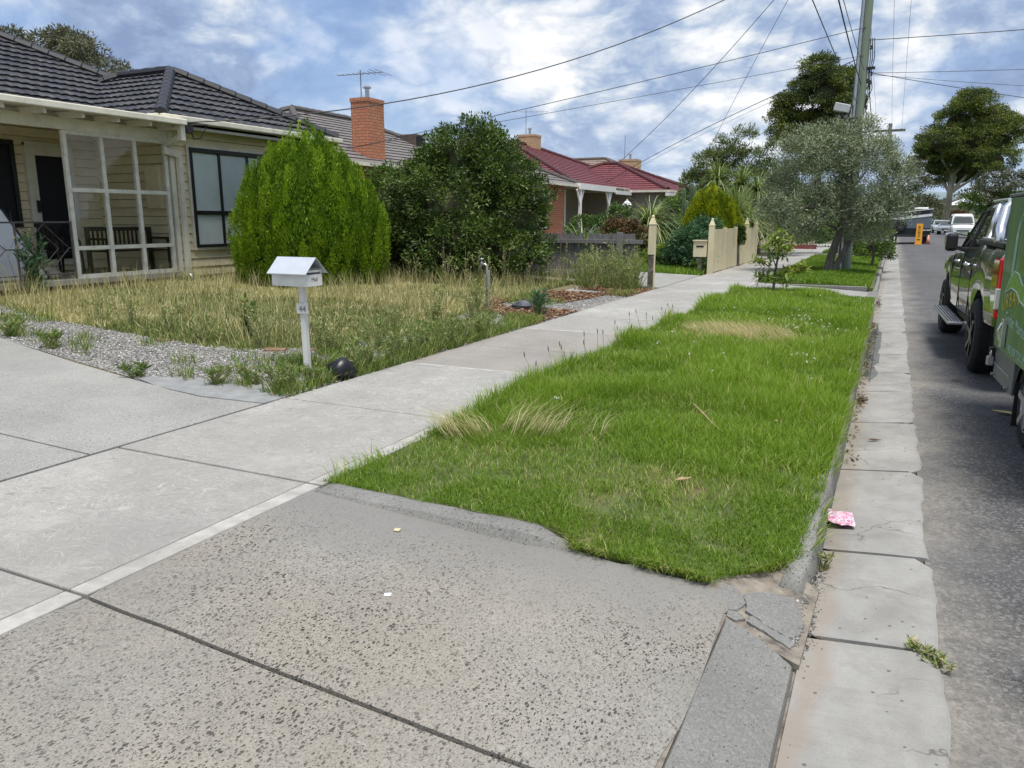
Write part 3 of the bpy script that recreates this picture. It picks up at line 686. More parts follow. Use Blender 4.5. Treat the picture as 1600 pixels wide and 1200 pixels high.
def hip_roof(name, root, x0, x1, y0, y1, z, slope, m, near=0, cap=True, capm=None, course=.32, rib=.30, sides='ENWS'):
    """hipped tiled roof with real stepped courses; x1 is the street side"""
    d = min(x1 - x0, y1 - y0) / 2; cl = math.sqrt(1 + slope * slope)
    corners = {'E': ((x1, y0), (x1, y1), (-1, 0)), 'N': ((x1, y1), (x0, y1), (0, -1)), 'W': ((x0, y1), (x0, y0), (1, 0)), 'S': ((x0, y0), (x1, y0), (0, 1))}
    bmA = bmesh.new(); uvl = bmA.loops.layers.uv.new('UVMap')
    for s in sides:
        Aa, Bb, nn = corners[s]; Aa = Vector((*Aa, 0)); Bb = Vector((*Bb, 0)); nn = Vector((*nn, 0)); u = (Bb - Aa).normalized(); L = (Bb - Aa).length
        near_s = near and s in 'ES'
        du = .05 if near_s else .9; nu = max(2, int(L / du)); ncourse = int(d * cl / course) + 1
        rows = []
        for c in range(ncourse):
            for fr, hh in ((0., .030), (.93, .004), (.999, .0)) if near_s else ((0., .026), (.995, .0)):
                v = (c + fr) * course
                if v <= d * cl + .01: rows.append((v, hh))
        rows.append((d * cl, 0.))
        bm = bmesh.new(); ul = bm.loops.layers.uv.new('UVMap'); grid = []
        for v, hh in rows:
            r = []
            for i in range(nu + 1):
                a = L * i / nu; off = hh
                if near_s: off += .022 * abs(math.cos(math.pi * a / .2)) * (.4 + .6 * min(1, hh / .01))
                p = Aa + u * a + nn * (v / cl) + Vector((0, 0, z + slope * v / cl)); nrm = (Vector((0, 0, 1)) - nn * slope).normalized(); off += .010 * float(vnoise(a * 3.1 + 7, v * 3.1, 5) - .5) if near_s else 0
                r.append((bm.verts.new(p + nrm * off), (a, v)))
            grid.append(r)
        for j in range(len(grid) - 1):
            for i in range(nu):
                q = [grid[j][i], grid[j][i + 1], grid[j + 1][i + 1], grid[j + 1][i]]
                try:
                    f = bm.faces.new([k[0] for k in q])
                    for lp, k in zip(f.loops, q): lp[ul].uv = k[1]
                except ValueError: pass
        for co, no in ((Aa, u - nn), (Bb, -u - nn)):
            bmesh.ops.bisect_plane(bm, geom=bm.verts[:] + bm.edges[:] + bm.faces[:], plane_co=co, plane_no=no, clear_inner=True)
        tmp = bpy.data.meshes.new('tmp'); bm.to_mesh(tmp); bm.free(); bmA.from_mesh(tmp); bpy.data.meshes.remove(tmp)
    me = bpy.data.meshes.new(name); bmesh.ops.recalc_face_normals(bmA, faces=bmA.faces); bmA.to_mesh(me); bmA.free()
    o = finish(name, me, m, root)
    if cap:
        mb = MB(); zr = z + slope * d + .04
        if (y1 - y0) >= (x1 - x0): r0, r1 = (x0 + d, y0 + d), (x0 + d, y1 - d)
        else: r0, r1 = (x0 + d, y0 + d), (x1 - d, y0 + d)
        def capline(a, b_):
            a, b_ = Vector(a), Vector(b_); k = max(2, int((b_ - a).length / .33)); pts, rr = [], []
            for i in range(k):
                for f, q in ((0., .115), (.92, .098)): pts.append(a.lerp(b_, (i + f) / k)); rr.append(q)
            mb.tube(pts, rr, 8)
        ends = {(x1, y0): r0 if (y1 - y0) >= (x1 - x0) else r1, (x1, y1): r1, (x0, y0): r0, (x0, y1): r1 if (y1 - y0) >= (x1 - x0) else r0}
        for (cx_, cy_), e in ends.items(): capline((cx_, cy_, z + .03), (*e, zr))
        if (Vector(r0) - Vector(r1)).length > .3: capline((*r0, zr), (*r1, zr))
        obj('ridge_cap', mb, capm or m, o, smooth=False)
    return o
def boards(mb, p, q, z0, z1, out, pitch=.165, th=.032):
    """lapped weatherboards along a wall from p to q; out = outward unit normal"""
    p, q, out = Vector((*p, 0)), Vector((*q, 0)), Vector((*out, 0)); z = z0
    while z < z1 - .02:
        h = min(pitch, z1 - z); a = [p + out * th, p + out * .010, p - out * .02, p - out * .02]; zz_ = [z, z + h - .011, z + h - .011, z - .0]
        vs = [Vector((v.x, v.y, zq)) for v, zq in zip(a, zz_)] + [Vector((v.x + (q - p).x, v.y + (q - p).y, zq)) for v, zq in zip(a, zz_)]
        mb.add(vs, [(0, 1, 5, 4), (1, 2, 6, 5), (2, 3, 7, 6), (3, 0, 4, 7), (0, 3, 2, 1), (4, 5, 6, 7)]); z += h
    return mb
def gutter_run(mb, pts, w=.115, h=.105):
    for a, b_ in zip(pts[:-1], pts[1:]): mb.beam(a, b_, w, h)
M_cream = pm('cream_weatherboard', (.80, .69, .46), .55, .07, 3., .12, 90., stain=(.38, .33, .24), stain_amt=.3, stain_scale=2.2)
M_trim = pm('cream_trim', (.74, .70, .58), .5, .06, 4., .12, 90., stain=(.35, .32, .26), stain_amt=.5, stain_scale=3.)
M_worn = pm('worn_cream_timber', (.70, .68, .59), .65, .12, 8., .3, 60., stain=(.36, .33, .28), stain_amt=.5, stain_scale=6.)
M_soffit = pm('soffit_paint', (.50, .48, .42), .7, .1, 3.)
M_dark = pm('dark_bronze_frame', (.018, .017, .018), .4, .2, 6., .05)
M_black = pm('flyscreen_and_shade_black', (.006, .007, .012), .6, .2, 5.)
M_blind = pm('blind_fabric', (.80, .82, .80), .8, .05, 4.)
M_glass = glass_mat('window_glass', (.92, .95, .95), .06)
M_pane = glass_mat('porch_glass', (.95, .97, .96), .055)
M_brick = brick_mat('red_brick', (.23, .085, .055), (.30, .12, .08), (.33, .29, .25))
M_obrick = brick_mat('orange_brick', (.52, .19, .095), (.60, .24, .125), (.22, .13, .10))
M_cbrick = brick_mat('cream_brick', (.55, .36, .19), (.62, .44, .25), (.34, .25, .17))
M_red_paint = pm('oxide_paint', (.16, .055, .045), .6, .25, 5., .2)
M_conc = pm('step_concrete', (.36, .33, .29), .85, .2, 5., .3)
M_tile44 = tile_mat('charcoal_tiles', (.013, .014, .019), (.036, .035, .039), (.24, .22, .20), .45, wear=.42, spec=.5)
M_cap44 = pm('charcoal_ridge', (.016, .017, .023), .5, .2, 4., .2, 60.)
M_galv = pm('galvanised', (.45, .46, .47), .35, .15, 8., .1, 50., metal=.9)
M_wire = pm('cable_black', (.02, .02, .022), .6, .1, 5., 0)
M_steel = pm('rail_steel', (.10, .095, .09), .55, .3, 12., .2, stain=(.20, .09, .05), stain_amt=.6, stain_scale=6.)

# ---- number 44
H = thing('weatherboard_house', 'cream weatherboard house with charcoal tiled roof and glazed porch behind the white letterbox', 'house', (-14.5, 9., .4))
w = MB()
boards(w, (-12.5, 10.85), (-12.5, 15.0), .50, 3.30, (1, 0))
boards(w, (-12.5, 10.85), (-14.6, 10.85), .50, 3.30, (0, -1))
boards(w, (-14.6, -3.5), (-14.6, 10.85), .62, 3.30, (1, 0))
boards(w, (-12.5, 15.0), (-24, 15.0), .50, 3.30, (0, 1))
boards(w, (-14.6, -3.5), (-24, -3.5), .50, 3.30, (0, -1))
wall = obj('wall', w, M_cream, H)
obj('core', MB().box(-14.55, -12.53, 10.9, 14.95, .45, 3.4).box(-23.9, -14.63, -3.4, 14.95, .45, 3.4), M_soffit, wall)
for x, y in ((-12.5, 10.85), (-12.5, 15.0)): obj('corner_post', MB().box(x - .045, x + .045, y - .045, y + .045, .46, 3.3), M_trim, wall)
obj('underfloor_shade', MB().box(-14.6, -12.62, 10.95, 14.9, .2, .5).box(-23.9, -14.7, -3.4, 14.9, .2, .5), M_black, H)  # plain black block standing in for the shade under the floor
roof = hip_roof('roof', H, -24., -14.1, -4.6, 15.45, 3.43, .52, M_tile44, near=1, capm=M_cap44)
hip_roof('roof', H, -18.6, -12.0, 10.3, 15.3, 3.43, .52, M_tile44, near=1, capm=M_cap44, sides='ENS')
mb = MB(); gutter_run(mb, [(-11.96, 10.28, 3.40), (-11.96, 15.36, 3.40)]); gutter_run(mb, [(-12.02, 15.33, 3.40), (-18, 15.33, 3.40)]); gutter_run(mb, [(-12.02, 10.26, 3.40), (-14.05, 10.26, 3.40)])
gutter_run(mb, [(-14.08, -4.6, 3.38), (-14.08, 10.2, 3.38)])
obj('gutter', mb, M_trim, roof, bevel=.015)
obj('soffit', MB().box(-12.5, -12.02, 10.3, 15.3, 3.29, 3.335).box(-12.06, -12.02, 10.3, 15.3, 3.24, 3.38).box(-14.6, -12.5, 10.3, 10.85, 3.29, 3.335), M_soffit, roof)
# verandah roof: thin flat skillion with rafters under it
v = obj('verandah_roof', MB().add([(-11.86, 2., 3.33), (-11.86, 10.62, 3.33), (-14.7, 10.62, 3.44), (-14.7, 2., 3.44), (-11.86, 2., 3.30), (-11.86, 10.62, 3.30), (-14.7, 10.62, 3.41), (-14.7, 2., 3.41)],
    [(0, 1, 2, 3), (7, 6, 5, 4), (0, 4, 5, 1), (1, 5, 6, 2), (2, 6, 7, 3), (3, 7, 4, 0)]), M_soffit, H)
mb = MB()
for k in range(14):
    y = 2.3 + .64 * k; mb.beam((-11.9, y, 3.245), (-14.55, y, 3.345), .05, .10)
obj('rafter', mb, M_trim, v)
obj('fascia_gutter', MB().box(-11.88, -11.76, 1.98, 10.66, 3.27, 3.375), M_trim, v, bevel=.015)
obj('beam', MB().box(-12.56, -12.47, 2., 10.80, 3.045, 3.235), M_trim, v, bevel=.004)
obj('bounce_ceiling', MB().box(-14.55, -12.6, 2., 10.8, 3.30, 3.325), pm('bounce_ceiling_white', (.80, .79, .75), .6, .04), v)  # white surface added to bounce light onto the porch walls
mb = MB(); mb.box(-11.93, -11.83, 10.56, 10.66, 3.0, 3.28).beam((-11.88, 10.60, 3.06), (-12.36, 10.68, 2.98), .08, .10); mb.beam((-12.40, 10.62, 2.86), (-12.40, 10.98, 2.80), .07, .14)
mb.box(-12.45, -12.36, 10.92, 11.02, .52, 2.84); dp = obj('downpipe', mb, M_trim, H, bevel=.008)
mb = MB().tube([(-12.40, 10.97, .56), (-12.36, 11.0, .44), (-12.28, 11.1, .405), (-12.24, 12.9, .42)], .045, 10); obj('drain_pipe', mb, M_galv, dp, smooth=True)
# porch floor and its steps
pf = obj('porch_floor', MB().box(-14.6, -12.42, 2.2, 10.84, .50, .60), M_conc, H, bevel=.01)
obj('porch_base', MB().box(-14.5, -12.47, 2.25, 10.8, .1, .50), M_red_paint, pf)
# front door with black screen
d = obj('door', MB().box(-14.6, -14.52, 9.42, 10.20, .72, 2.93), M_trim, H, bevel=.004)
obj('screen', MB().box(-14.53, -14.505, 9.53, 10.10, .84, 2.76), M_black, d); obj('frame', MB().box(-14.6, -14.50, 9.34, 9.42, .66, 2.98).box(-14.6, -14.50, 10.20, 10.28, .66, 2.98).box(-14.6, -14.49, 9.34, 10.28, 2.93, 3.0), M_trim, d)
obj('handle', MB().box(-14.52, -14.46, 9.455, 9.495, 1.72, 1.94).tube([(-14.46, 9.48, 1.84), (-14.44, 9.57, 1.84)], .012, 6), M_dark, d)
# porch window beside the door
wn = obj('window', MB().box(-14.58, -14.52, 7.4, 9.16, 1.45, 1.53).box(-14.58, -14.52, 7.4, 9.16, 2.92, 3.0).box(-14.58, -14.52, 9.08, 9.16, 1.53, 2.92).box(-14.58, -14.52, 7.4, 7.48, 1.53, 2.92), M_dark, H)
obj('pane', MB().box(-14.575, -14.56, 7.48, 9.08, 1.53, 2.92), M_black, wn)
# picture window with vertical blinds
def picture_window(x, y0, y1, z0, z1, zt, mull):
    f = MB(); t = .055
    f.box(x, x + .07, y0, y1, z1 - .08, z1).box(x, x + .07, y0, y1, z0, z0 + t).box(x, x + .07, y0, y0 + t, z0 + t, z1 - .08).box(x, x + .07, y1 - t, y1, z0 + t, z1 - .08)
    f.box(x + .01, x + .065, y0 + t, y1 - t, zt - .04, zt + .04)
    for y in mull: f.box(x + .012, x + .062, y - .025, y + .025, z0 + t, zt - .04).box(x + .012, x + .062, y - .025, y + .025, zt + .04, z1 - .08)
    fr = obj('window', f, M_dark, H, bevel=.004)
    b = MB(); y = y0 + t
    while y < y1 - t:
        b.add([(x + .006, y, z0 + .06), (x + .030, y + .078, z0 + .06), (x + .030, y + .078, z1 - .1), (x + .006, y, z1 - .1)], [(0, 1, 2, 3)]); y += .085
    b.add([(x + .008, y0, z0), (x + .008, y1, z0), (x + .008, y1, z1), (x + .008, y0, z1)], [(0, 1, 2, 3)]) if False else None; obj('blind', b, M_blind, fr); obj('pane', MB().add([(x + .038, y0 + t, z0 + t), (x + .038, y1 - t, z0 + t), (x + .038, y1 - t, z1 - .08), (x + .038, y0 + t, z1 - .08)], [(0, 1, 2, 3)]), M_glass, fr)
    obj('trim', MB().box(x - .005, x + .04, y0 - .05, y0, z0 - .05, z1 + .05).box(x - .005, x + .04, y1, y1 + .05, z0 - .05, z1 + .05).box(x - .005, x + .05, y0, y1, z0 - .05, z0).box(x - .005, x + .04, y0, y1, z1, z1 + .05), M_trim, fr)
    return fr
picture_window(-12.47, 11.24, 13.5, 1.04, 2.96, 1.72, [11.98, 12.75])
# glazed porch screen
sc_ = MB(); x = -12.5; t = .045
for y in (8.72, 9.40, 10.06, 10.72): sc_.box(x - .035, x + .035, y - .035, y + .035, .60, 3.04)
scr = obj('porch_screen', sc_, M_worn, H, bevel=.004)
for z in (.63, 1.11, 2.08, 3.01): obj('glazing_bar', MB().box(x - .029, x + .029, 8.755, 10.685, z - .033, z + .033), M_worn, scr)
for a, b_ in ((8.755, 9.365), (9.435, 10.025), (10.095, 10.685)):
    for z0, z1 in ((.66, 1.08), (1.14, 2.05), (2.11, 2.98)): obj('pane', MB().add([(x, a, z0), (x, b_, z0), (x, b_, z1), (x, a, z1)], [(0, 1, 2, 3)]), M_pane, scr)
# wrought balustrade with diamonds
bl = MB(); x = -12.5
bl.tube([(x, 5.0, 1.545), (x, 8.69, 1.545)], .016, 6).tube([(x, 5.0, .70), (x, 8.69, .70)], .012, 6)
for y in (5.4, 7.72, 8.67, 6.55): bl.tube([(x, y, .58), (x, y, 1.545)], .020, 6)
for yc in (8.2, 7.14, 5.98):
    for s in (.40, .21): bl.tube([(x, yc - s, 1.12), (x, yc, 1.12 + s), (x, yc + s, 1.12), (x, yc, 1.12 - s), (x, yc - s, 1.12)], .011, 5)
    bl.tube([(x, yc - .56, 1.12), (x, yc - .40, 1.12)], .01, 5); bl.tube([(x, yc + .40, 1.12), (x, yc + .50, 1.12)], .01, 5)
obj('balustrade', bl, M_steel, H)
# meter box on the porch wall and service bracket on the fascia
obj('meter_box', MB().box(-14.58, -14.42, 11.0, 11.35, 1.75, 2.55), M_trim, H, bevel=.01) if False else None
mb = MB().box(-13.1, -12.7, 10.72, 10.85, 1.80, 2.60); obj('meter_box', mb, M_cream, H, bevel=.01)
mb = MB().box(-11.98, -11.84, 10.70, 10.86, 3.16, 3.30).tube([(-11.9, 10.8, 3.30), (-11.85, 11.2, 3.33)], .02, 6).tube([(-11.92, 10.86, 3.2), (-11.95, 10.95, 3.06), (-11.94, 11.12, 3.1), (-11.9, 11.22, 3.3)], .012, 6)
obj('service_bracket', mb, M_wire, H)

# ---- things on the porch of number 44
M_slat = pm('dark_bench_timber', (.030, .022, .018), .6, .3, 9., .2, stretch=(1, 1, 6))
bn_ = thing('slatted_bench', 'dark slatted timber bench on the porch behind the glazed screen', 'bench', (-13.9, 11.0, .6)) if False else thing('slatted_bench', 'dark slatted timber bench on the porch behind the glazed screen', 'bench', (-13.0, 10.1, .6))
y0, y1 = 9.42, 10.80
mb = MB()
for k in range(4): mb.box(-13.10 + .11 * k, -13.01 + .11 * k, y0, y1, 1.01, 1.035)
obj('seat', mb, M_slat, bn_)
mb = MB().box(-13.20, -13.16, y0, y1, 1.38, 1.45).box(-13.20, -13.16, y0, y1, 1.08, 1.13)
for k in range(15): yk = y0 + .05 + k * (y1 - y0 - .1) / 14; mb.box(-13.19, -13.17, yk - .016, yk + .016, 1.13, 1.38)
obj('backrest', mb, M_slat, bn_)
for y in (y0, y1 - .06):
    mb = MB().box(-13.22, -13.15, y, y + .06, .60, 1.45); obj('leg', mb, M_slat, bn_)
    mb = MB().box(-12.68, -12.62, y, y + .06, .60, 1.22); obj('leg', mb, M_slat, bn_)
    obj('armrest', MB().box(-13.15, -12.60, y, y + .06, 1.22, 1.26), M_slat, bn_)
ch = thing('armchair', 'dark plastic porch chair with curved arms beside the slatted bench', 'chair', (-13.6, 9.2, .6))
mb = MB().box(-13.8, -13.35, 8.95, 9.4, 1.0, 1.03); obj('seat', mb, M_dark, ch, bevel=.01)
for sy in (8.95, 9.40):
    obj('armrest', MB().tube([(-13.84, sy, 1.34), (-13.7, sy, 1.30), (-13.45, sy, 1.27), (-13.34, sy, 1.2), (-13.30, sy, .6)], .022, 7), M_dark, ch, smooth=True)
    obj('leg', MB().tube([(-13.84, sy, 1.34), (-13.9, sy, .6)], .022, 7), M_dark, ch, smooth=True)
mb = MB()
for k in range(6): mb.box(-13.88, -13.84, 8.97 + .075 * k, 9.02 + .075 * k, 1.05, 1.48)
mb.box(-13.89, -13.83, 8.94, 9.42, 1.45, 1.53); obj('backrest', mb, M_dark, ch)
# white padded board leaning behind the balustrade
pb = thing('padded_board', 'white padded board with dark piping leaning inside the porch balustrade', 'board', (-13., 7.4, .6))
bm_m = pm('white_vinyl', (.66, .67, .68), .5, .06, 3., .08)
out = [(6.6, .62), (8.34, .62), (8.30, .72), (7.86, 1.74), (7.74, 1.84), (6.6, 1.86)]
mb = MB(); n = len(out); lean = lambda z: -12.72 - .22 * (z - .6)
mb.add([(lean(z), y, z) for y, z in out] + [(lean(z) - .06, y, z) for y, z in out], [tuple(range(n)), tuple(range(n, 2 * n))[::-1]] + [(i, (i + 1) % n, n + (i + 1) % n, n + i) for i in range(n)])
obj('panel', mb, bm_m, pb, bevel=.02)
obj('piping', MB().tube([(lean(z) + .006, y, z) for y, z in out[1:]], .016, 6), M_wire, pb)
bag = MB(); bag.lathe((-12.9, 8.45, .6), [(.02, 0), (.17, .02), (.20, .08), (.15, .16), (.05, .2)], 10); bag.v = [(x + .05 * (vnoise(x * 9, z * 9, 1) - .5), y + .14 * (vnoise(z * 9, y * 9, 2) - .5), z) for x, y, z in bag.v]
tag(obj('cloth_bundle', bag, pm('cloth', (.42, .37, .33), .9, .3, 9.), smooth=True), 'small pale cloth bundle lying on the porch floor by the door', 'bundle')

# ---- other houses of the row
def small_house(label, name, x0, x1, y0, y1, ze, slope, tm, wm, wing=None, loc=None, inset=.5):
    h = thing(name, label, 'house', ((x0 + x1) / 2, (y0 + y1) / 2, .4))
    r = hip_roof('roof', h, x0, x1, y0, y1, ze, slope, tm, near=0)
    hw = obj('wall', MB().box(x0 + .5, x1 - inset, y0 + .5, y1 - .5, .2, ze), wm, h)
    gm = MB(); gutter_run(gm, [(x1 + .03, y0, ze - .04), (x1 + .03, y1, ze - .04)]); gutter_run(gm, [(x0, y0 - .03, ze - .04), (x1, y0 - .03, ze - .04)]); gutter_run(gm, [(x0, y1 + .03, ze - .04), (x1, y1 + .03, ze - .04)])
    obj('gutter', gm, wm if False else M_trim, r)
    if wing:
        a, b_, c_, d_, zw = wing
        hip_roof('roof', h, a, b_, c_, d_, zw, slope, tm, sides='ENS')
        obj('wall', MB().box(a, b_ - .5, c_ + .5, d_ - .5, .2, zw), wm, h)
        gm = MB(); gutter_run(gm, [(b_ + .03, c_, zw - .04), (b_ + .03, d_, zw - .04)]); gutter_run(gm, [(b_, c_ - .03, zw - .04), (a, c_ - .03, zw - .04)]); obj('gutter', gm, M_trim, r)
    return h
def house_window(h, x, y0, y1, z0, z1, fm=None):
    f = MB().box(x, x + .06, y0, y1, z0, z0 + .07).box(x, x + .06, y0, y1, z1 - .07, z1).box(x, x + .06, y0, y0 + .07, z0, z1).box(x, x + .06, y1 - .07, y1, z0, z1).box(x, x + .05, (y0 + y1) / 2 - .03, (y0 + y1) / 2 + .03, z0, z1)
    fr = obj('window', f, fm or M_trim, h); obj('pane', MB().box(x + .01, x + .02, y0, y1, z0, z1), M_black, fr)
def chimney(h, x0, x1, y0, y1, z0, z1, bm_, flue=True, cap=True):
    m_ = MB().box(x0, x1, y0, y1, z0, z1)
    c = obj('chimney', m_, bm_, h)
    if cap: obj('chimney_cap', MB().box(x0 - .02, x1 + .02, y0 - .02, y1 + .02, z1 - .10, z1 + .012), bm_, c)
    if flue:
        xc, yc = (x0 + x1) / 2 - .02, y1 - .38; obj('flue', MB().tube([(xc, yc, z1), (xc, yc, z1 + .34)], .07, 10).lathe((xc, yc, z1 + .34), [(.13, 0), (.13, .03), (.04, .09)], 12), M_galv, c)
    return c
M_tan = tile_mat('tan_tiles', (.15, .135, .128), (.20, .18, .17), (.10, .09, .08), .7, wear=.5)
M_redt = tile_mat('red_tiles', (.135, .030, .036), (.175, .042, .048), (.085, .04, .035), .6, wear=.5)
M_brown = tile_mat('brown_tiles', (.20, .15, .125), (.26, .20, .165), (.12, .10, .09), .75, wear=.5)
M_white = pm('white_paint', (.78, .78, .76), .5, .05, 3., .08, stain=(.5, .48, .44), stain_amt=.3)
h42 = small_house('tan tiled house with orange brick walls half hidden behind the dark round shrub', 'brick_house', -23.1, -14.0, 16.7, 28.9, 3.2, .44, M_tan, M_obrick, wing=(-18, -12.3, 25.2, 32.0, 3.02))
chimney(h42, -14.97, -14.37, 19.75, 20.6, 2.6, 5.12, M_obrick)
house_window(h42, -12.82, 27, 29.6, 1.2, 2.7)
cool = obj('roof_cooler', MB().box(-17.1, -16.4, 25.5, 26.2, 4.0, 4.72), pm('brown_plastic', (.10, .075, .06), .6), h42, bevel=.03)
mb = MB()
for k in range(9): mb.box(-16.40, -16.38, 25.54 + .07 * k, 25.58 + .07 * k, 4.1, 4.66)
obj('louvre', mb, M_dark, cool)
h40 = small_house('red tiled house with white verandah posts beyond the grey paling fence', 'brick_house', -25, -12.5, 32.2, 47, 3.1, .40, M_redt, pm('pale_render', (.40, .37, .33), .8, .12), wing=(-19, -10.2, 38.7, 46.7, 3.0), inset=2.4)
chimney(h40, -19.2, -18.2, 40.3, 41.2, 4.6, 6.15, M_cbrick)
vb = obj('verandah', MB().box(-12.3, -12.12, 31.7, 36.4, 2.84, 3.06).box(-14.9, -12.12, 31.7, 38.6, 3.06, 3.09), M_white, h40)
for y in (31.85, 35.6):
    mb = MB().box(-12.27, -12.15, y - .06, y + .06, .3, 2.84)
    mb.beam((-12.21, y, 2.2), (-12.21, y + .4, 2.82), .05, .08).beam((-12.21, y, 2.2), (-12.21, y - .4, 2.82), .05, .08); obj('post', mb, M_white, vb)
obj('pergola', MB().box(-12.2, -12.05, 36.4, 38.7, 2.76, 2.94).box(-10.3, -10.1, 38.6, 46, 2.72, 2.88), M_white, h40)
house_window(h40, -14.88, 33.0, 35.4, 1.3, 2.5)
obj('side_panel', MB().box(-14.9, -12.9, 31.78, 31.9, .3, 2.84), M_white, h40)
h38 = small_house('brown tiled house showing only its ridge and cream chimney behind the red roof', 'brick_house', -34, -13, 48.5, 60.5, 3.1, .45, M_brown, M_cbrick)
chimney(h38, -16.4, -15.2, 49.6, 50.6, 3.8, 5.35, M_cbrick)
h36 = small_house('brown tiled house with dark carport, farthest of the row before the cactus', 'brick_house', -24.5, -13.5, 61, 74, 3.2, .36, M_brown, pm('dim_weatherboard', (.20, .17, .15), .8))
small_house('white roofed house far down the street beyond the parked van', 'house', 12.2, 24, 150, 164, 3.9, .4, pm('white_sheet_roof', (.75, .76, .78), .4), pm('pale_yellow_wall', (.55, .5, .36), .8)) if False else None
far = thing('far_house', 'white roofed cream house far down the street behind the big pale trunk', 'house', (13, 170, 0))
hip_roof('roof', far, 8, 20, 162, 174, 4.0, .40, pm('white_sheet_roof', (.74, .75, .78), .4, .04), near=0, cap=False)
obj('wall', MB().box(8.6, 19.4, 162.6, 173.4, -.1, 4.0), pm('pale_yellow_wall', (.55, .5, .36), .8), far)

# ---- aerials
M_aer = pm('aerial_metal', (.16, .165, .175), .5, .1, 5., 0)
def antenna(x, y, z0, z1, label, n=9, boom=1.6, ang=.3, vert=False):
    a = thing('tv_antenna', label, 'antenna', (x, y, z0))
    obj('mast', MB().tube([(x, y, z0), (x, y, z1)], .016, 6), M_aer, a)
    ca, sa = math.cos(ang), math.sin(ang); zc = z1 - .12; mb = MB()
    mb.tube([(x - ca * boom / 2, y - sa * boom / 2, zc), (x + ca * boom / 2, y + sa * boom / 2, zc + .02)], .012, 5)
    for k in range(n):
        q = -boom / 2 + boom * k / (n - 1); L = .10 + .32 * (k / (n - 1)) ** 2
        if k >= n - 2: L = .55
        mb.tube([(x + ca * q - sa * L, y + sa * q + ca * L, zc + .012), (x + ca * q + sa * L, y + sa * q - ca * L, zc + .012)], .007, 4)
    obj('boom', mb, M_aer, a); return a
antenna(-14.75, 20.0, 5.13, 5.95, 'thin television aerial standing on the orange brick chimney', ang=.15, boom=1.5)
antenna(-18.85, 40.6, 6.16, 7.5, 'television aerial standing on the cream chimney of the red roof', ang=.5, boom=2.4)
tag(obj('aerial_mast', MB().tube([(-16.2, 50.2, 5.36), (-16.2, 50.2, 6.9)], .02, 5), M_aer), 'bare thin mast on the farther cream chimney', 'mast')
# ------------------------------------------------------------------ STREET FURNITURE AND GARDEN THINGS
# ---- letterbox of number 44
M_lbox = pm('letterbox_paint', (.72, .71, .67), .5, .06, 6., .1, 80., stain=(.42, .40, .36), stain_amt=.3, stain_scale=5.)
M_zinc = pm('zinc_sheet', (.56, .59, .63), .38, .08, 6., .08, 60., metal=.35)
M_ink = pm('grey_ink', (.20, .20, .20), .7, .1)
lb = thing('letterbox', 'white gable roofed letterbox on a white post with the number 44 at the gravel edge', 'letterbox', (-4.72, 5.55, .15))
bx0, bx1, by0, by1, bz0, bz1 = -5.06, -4.66, 5.40, 5.61, 1.005, 1.145
b = MB().box(bx0, bx1, by0, by1, bz0, bz0 + .015).box(bx0, bx1, by0, by0 + .012, bz0 + .015, bz1).box(bx0, bx1, by1 - .012, by1, bz0 + .015, bz1).box(bx0, bx0 + .012, by0 + .012, by1 - .012, bz0 + .015, bz1)
box_ = obj('box', b, M_lbox, lb, bevel=.002)
obj('front_plate', MB().box(bx1, bx1 + .006, by0, by1, bz0, bz0 + .105).box(bx1 - .004, bx1 + .004, by0, by1, bz1 - .016, bz1 + .004), M_lbox, box_, bevel=.001)
Mx = Matrix(((0, 0, 1, bx1 + .008 + 4.72), (1, 0, 0, (by0 + by1) / 2 - 5.55), (0, 1, 0, bz0 + .045 - .15), (0, 0, 0, 1)))
letters('lettering', 'Mail', .052, M_ink, box_, Mx, .001)
yc = (by0 + by1) / 2; r_ = MB()
for s in (-1, 1):
    a = [(bx0 - .015, yc, 1.262), (bx1 + .035, yc, 1.262), (bx1 + .035, yc + s * .150, 1.120), (bx0 - .015, yc + s * .150, 1.120)]
    r_.add(a + [(x, y, z - .006) for x, y, z in a], [(0, 1, 2, 3), (7, 6, 5, 4), (0, 4, 5, 1), (1, 5, 6, 2), (2, 6, 7, 3), (3, 7, 4, 0)])
obj('roof', r_, M_zinc, lb)
obj('gable', MB().prism([(yc - .11, bz1), (yc + .11, bz1), (yc, 1.255)], bx0, bx0 + .01, 'x'), M_lbox, lb)
ps = MB().beam((-4.80, 5.52, .05), (-4.815, 5.52, 1.005), .052, .052, (0, 1, 0)); obj('post', ps, M_lbox, lb, bevel=.004)
np_ = obj('number_plate', MB().obox((-4.79, 5.478, .80), (.118, .012, .095), (0, R(-2), R(8))), M_lbox, lb, bevel=.001)
Mn = Matrix.Translation((-4.785 + 4.72, 5.469 - 5.55, .772 - .15)) @ Matrix.Rotation(R(8), 4, 'Z') @ Matrix.Rotation(R(90), 4, 'X')
letters('lettering', '44', .075, M_ink, np_, Mn, .001)
